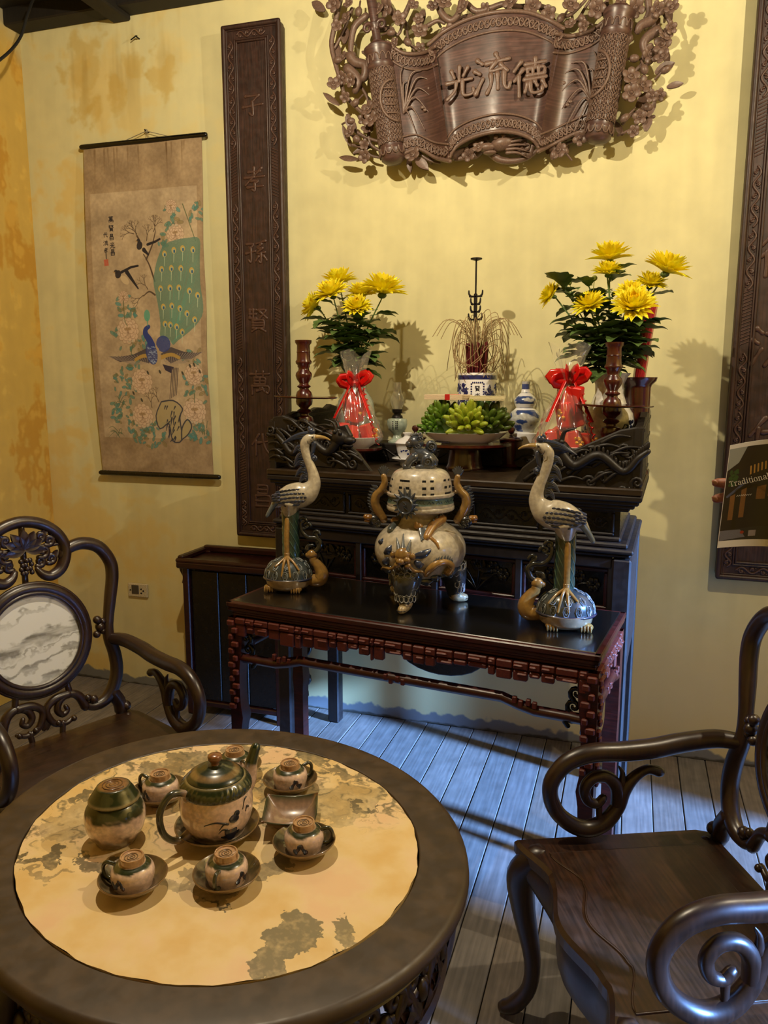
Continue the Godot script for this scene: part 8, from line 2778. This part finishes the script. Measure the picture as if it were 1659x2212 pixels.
		for run in runs:
			var p := PackedVector3Array()
			var uv := PackedVector2Array()
			var d := done
			var ds := []
			for j in run.size():
				if j: d += run[j].distance_to(run[j - 1])
				ds.append(d / tot)
			done = d
			for i in seg + 1:
				var a := a0 + sweep * float(i) / float(seg)
				for j in run.size():
					var R: float = maxf(run[j].x, 0.00001)
					if wob: R *= 1.0 + wob.call(a, run[j].y)
					p.append(c + Vector3(cos(a) * R, run[j].y, sin(a) * R))
					uv.append(Vector2(float(i) / float(seg), 1.0 - ds[j]))
			var b := V.size()
			var ib := I.size()
			sheet(p, seg + 1, run.size(), full)
			for k in uv.size(): U[b + k] = uv[k]
			# outward by walking up the profile: outside lies to the right of an upward run
			var mid: int = run.size() / 2
			var e: Vector2 = run[mid] - run[mid - 1]
			var want := xf.basis * Vector3(e.y * cos(a0 + 0.01), -e.x, e.y * sin(a0 + 0.01))
			var have := N[b + mid] + N[b + mid - 1]
			if absf(e.y) < 1e-9 or have.length() < 1e-6: have = N[b + mid]
			if have.dot(want) < 0.0:
				for k in range(b, V.size()): N[k] = -N[k]
				for k in range(ib, I.size(), 3):
					var t := I[k + 1]
					I[k + 1] = I[k + 2]
					I[k + 2] = t

	func blob(c: Vector3, r: Vector3, bas := Basis.IDENTITY, nu := 14, nv := 9) -> void:
		var p := PackedVector3Array()
		for i in nu + 1:
			var a := TAU * float(i) / float(nu)
			for j in nv:
				var b := PI * (float(j) / float(nv - 1) - 0.5)
				p.append(c + bas * Vector3(cos(a) * cos(b) * r.x, sin(b) * r.y, sin(a) * cos(b) * r.z))
		sheet(p, nu + 1, nv, true)

	# a flat outline (x, y) pushed out along z by d, with a bevelled front edge; placed by t
	func slab(poly: PackedVector2Array, d: float, bev: float, t := Transform3D.IDENTITY, back := true, dome := 0.0) -> void:
		var n := poly.size()
		var area := 0.0
		for i in n: area += poly[i].cross(poly[(i + 1) % n])
		if area > 0.0:
			poly = poly.duplicate()
			poly.reverse()
		var ins := PackedVector2Array()
		for i in n:
			var e0 := (poly[i] - poly[(i + n - 1) % n]).normalized()
			var e1 := (poly[(i + 1) % n] - poly[i]).normalized()
			var m := Vector2(e0.y, -e0.x) + Vector2(e1.y, -e1.x)
			m = m.normalized() if m.length() > 0.05 else Vector2(e0.y, -e0.x)
			ins.append(poly[i] + m * bev * (1.0 if bev != 0.0 else 0.0))
		var tri := Geometry2D.triangulate_polygon(ins)
		if tri.is_empty():
			ins = poly
			tri = Geometry2D.triangulate_polygon(poly)
		var T := xf * t
		var cm := Vector2.ZERO
		for k in ins: cm += k / float(n)
		var b := V.size()
		var nz := (T.basis * Vector3(0, 0, 1)).normalized()
		for k in ins:
			V.append(T * Vector3(k.x, k.y, d)); N.append(nz); U.append(k); C.append(col)
		if dome > 0.0 and n < 40:
			V.append(T * Vector3(cm.x, cm.y, d + dome)); N.append(nz); U.append(cm); C.append(col)
			for k in n: _t3(b + k, b + (k + 1) % n, b + n, nz)
		else:
			for k in range(0, tri.size(), 3): _t3(b + tri[k], b + tri[k + 1], b + tri[k + 2], nz)
		for i in n:
			var j := (i + 1) % n
			var a0 := Vector3(poly[i].x, poly[i].y, 0.0)
			var a1 := Vector3(poly[j].x, poly[j].y, 0.0)
			var b0 := Vector3(poly[i].x, poly[i].y, d - bev)
			var b1 := Vector3(poly[j].x, poly[j].y, d - bev)
			var e := poly[j] - poly[i]
			var inn := Vector3((poly[i].x + poly[j].x) * 0.5, (poly[i].y + poly[j].y) * 0.5, 0) + Vector3(e.y, -e.x, 0).normalized() * 0.01
			var keep := xf
			xf = T
			face([a0, a1, b1, b0], inn)
			if bev > 0.0: face([b0, b1, Vector3(ins[j].x, ins[j].y, d), Vector3(ins[i].x, ins[i].y, d)], inn + Vector3(0, 0, d - bev * 2.0))
			xf = keep
		if back:
			b = V.size()
			for k in poly:
				V.append(T * Vector3(k.x, k.y, 0)); N.append(-nz); U.append(k); C.append(col)
			var tb := Geometry2D.triangulate_polygon(poly)
			for k in range(0, tb.size(), 3): _t3(b + tb[k], b + tb[k + 1], b + tb[k + 2], -nz)

	func _t3(a: int, b: int, c: int, n: Vector3) -> void:
		if (V[b] - V[a]).cross(V[c] - V[a]).dot(n) > 0.0: I.append_array([a, c, b])
		else: I.append_array([a, b, c])

	# a leaf or petal: midline from p along d, bending towards -nrm by curl, cupped; outline by w(t)
	func leaf(p: Vector3, d: Vector3, nrm: Vector3, ln: float, w: float, curl := 0.3, cup := 0.2, lobes := 0.0, th := 0.0006, nl := 6) -> void:
		var s := d.cross(nrm).normalized()
		var up := s.cross(d).normalized()
		var pts := PackedVector3Array()
		var bot := PackedVector3Array()
		for i in nl + 1:
			var t := float(i) / float(nl)
			var ww := w * 0.5 * pow(sin(PI * clampf(0.06 + t * 0.94, 0.0, 1.0)), 0.75) * (1.0 + lobes * sin(t * 19.0))
			if i == nl: ww = w * 0.02
			var c := p + d * (ln * t * (1.0 - 0.25 * absf(curl) * t)) - up * (curl * ln * t * t * 0.6)
			for j in 3:
				var x := float(j - 1)
				var q := c + s * (x * ww) + up * (absf(x) * ww * cup)
				pts.append(q + up * th)
				bot.append(q - up * th)
		sheet(pts, nl + 1, 3)
		sheet(bot, nl + 1, 3)

	func add(o: MB, t := Transform3D.IDENTITY) -> void:
		var b := V.size()
		var T := xf * t
		V.append_array(T * o.V)
		var nb := T.basis.inverse().transposed()
		for n in o.N: N.append((nb * n).normalized())
		U.append_array(o.U)
		C.append_array(o.C)
		var neg := T.basis.determinant() < 0.0
		for k in range(0, o.I.size(), 3):
			if neg: I.append_array([b + o.I[k], b + o.I[k + 2], b + o.I[k + 1]])
			else: I.append_array([b + o.I[k], b + o.I[k + 1], b + o.I[k + 2]])

	func mesh() -> ArrayMesh:
		var a := []
		a.resize(Mesh.ARRAY_MAX)
		a[Mesh.ARRAY_VERTEX] = V
		a[Mesh.ARRAY_NORMAL] = N
		a[Mesh.ARRAY_TEX_UV] = U
		a[Mesh.ARRAY_COLOR] = C
		a[Mesh.ARRAY_INDEX] = I
		var m := ArrayMesh.new()
		m.add_surface_from_arrays(Mesh.PRIMITIVE_TRIANGLES, a)
		return m

# ---------------------------------------------------------------- nodes
var taken := {}

func numbered(called: String) -> String:
	taken[called] = taken.get(called, -1) + 1
	return called if taken[called] == 0 else "%s_%03d" % [called, taken[called]]

func tag(o: Node3D, label: String, category: String, group := "") -> Node3D:
	o.set_meta("label", label)
	o.set_meta("category", category)
	if group: o.set_meta("group", group)
	return o

func thing(called: String, label: String, category: String, at := Vector3.ZERO, turn := 0.0, group := "") -> Node3D:
	var o := Node3D.new()
	o.name = numbered(called)
	add_child(o)
	o.position = at
	o.rotation.y = turn
	return tag(o, label, category, group)

func setting(called: String) -> Node3D:
	var o := Node3D.new()
	o.name = called
	add_child(o)
	o.set_meta("kind", "structure")
	return o

# commits a builder as one mesh under parent; world: its points are in the scene's axes
func part(b: MB, called: String, m: Material, parent: Node3D, world := false, label := "") -> MeshInstance3D:
	var o := MeshInstance3D.new()
	o.name = called
	if world:
		var t := Transform3D.IDENTITY
		var p: Node = parent
		while p is Node3D and p != self:
			t = (p as Node3D).transform * t
			p = p.get_parent()
		var iv := t.affine_inverse()
		b.V = iv * b.V
		for k in b.N.size(): b.N[k] = (iv.basis * b.N[k]).normalized()
	o.mesh = b.mesh()
	o.material_override = null
	o.set_surface_override_material(0, m)
	parent.add_child(o, true)
	if label: o.set_meta("label", label)
	return o

func copy(o: Node3D, at: Vector3, turn: float, label := "") -> Node3D:
	var c: Node3D = o.duplicate()
	c.name = numbered(String(o.name).trim_suffix("_000"))
	add_child(c)
	c.position = at
	c.rotation.y = turn
	if label: c.set_meta("label", label)
	return c

# ---------------------------------------------------------------- curves
# Catmull-Rom through pts, k steps a span; works on vectors and numbers
func smooth(pts: Array, k := 6, closed := false) -> Array:
	var out := []
	var n := pts.size()
	var spans := n if closed else n - 1
	for i in spans:
		var p0 = pts[(i + n - 1) % n] if closed else pts[maxi(i - 1, 0)]
		var p1 = pts[i]
		var p2 = pts[(i + 1) % n]
		var p3 = pts[(i + 2) % n] if closed else pts[mini(i + 2, n - 1)]
		for s in k:
			var t := float(s) / float(k)
			out.append(p1 + (p2 - p0) * (0.5 * t) + (p0 * 2.0 - p1 * 5.0 + p2 * 4.0 - p3) * (0.5 * t * t) + (p1 * 3.0 - p0 - p2 * 3.0 + p3) * (0.5 * t * t * t))
	if not closed: out.append(pts[n - 1])
	return out

func V2(a: Array) -> Array:
	var o := []
	for i in range(0, a.size(), 2): o.append(Vector2(a[i], a[i + 1]))
	return o

func V3(a: Array) -> Array:
	var o := []
	for i in range(0, a.size(), 3): o.append(Vector3(a[i], a[i + 1], a[i + 2]))
	return o

func lift(a: Array, z := 0.0) -> Array:
	var o := []
	for q in a: o.append(Vector3(q.x, q.y, z))
	return o

# a spiral in the plane of x and y, from radius r0 at angle a0, turning by turns
func spiral(c: Vector3, x: Vector3, y: Vector3, r0: float, r1: float, a0: float, turns: float, k := 24) -> Array:
	var o := []
	for i in k + 1:
		var t := float(i) / float(k)
		var a := a0 + TAU * turns * t
		var r := lerpf(r0, r1, pow(t, 0.8))
		o.append(c + x * (cos(a) * r) + y * (sin(a) * r))
	return o

func taper(n: int, a: float, b: float) -> Array:
	var o := []
	for i in n: o.append(lerpf(a, b, float(i) / float(n - 1)))
	return o
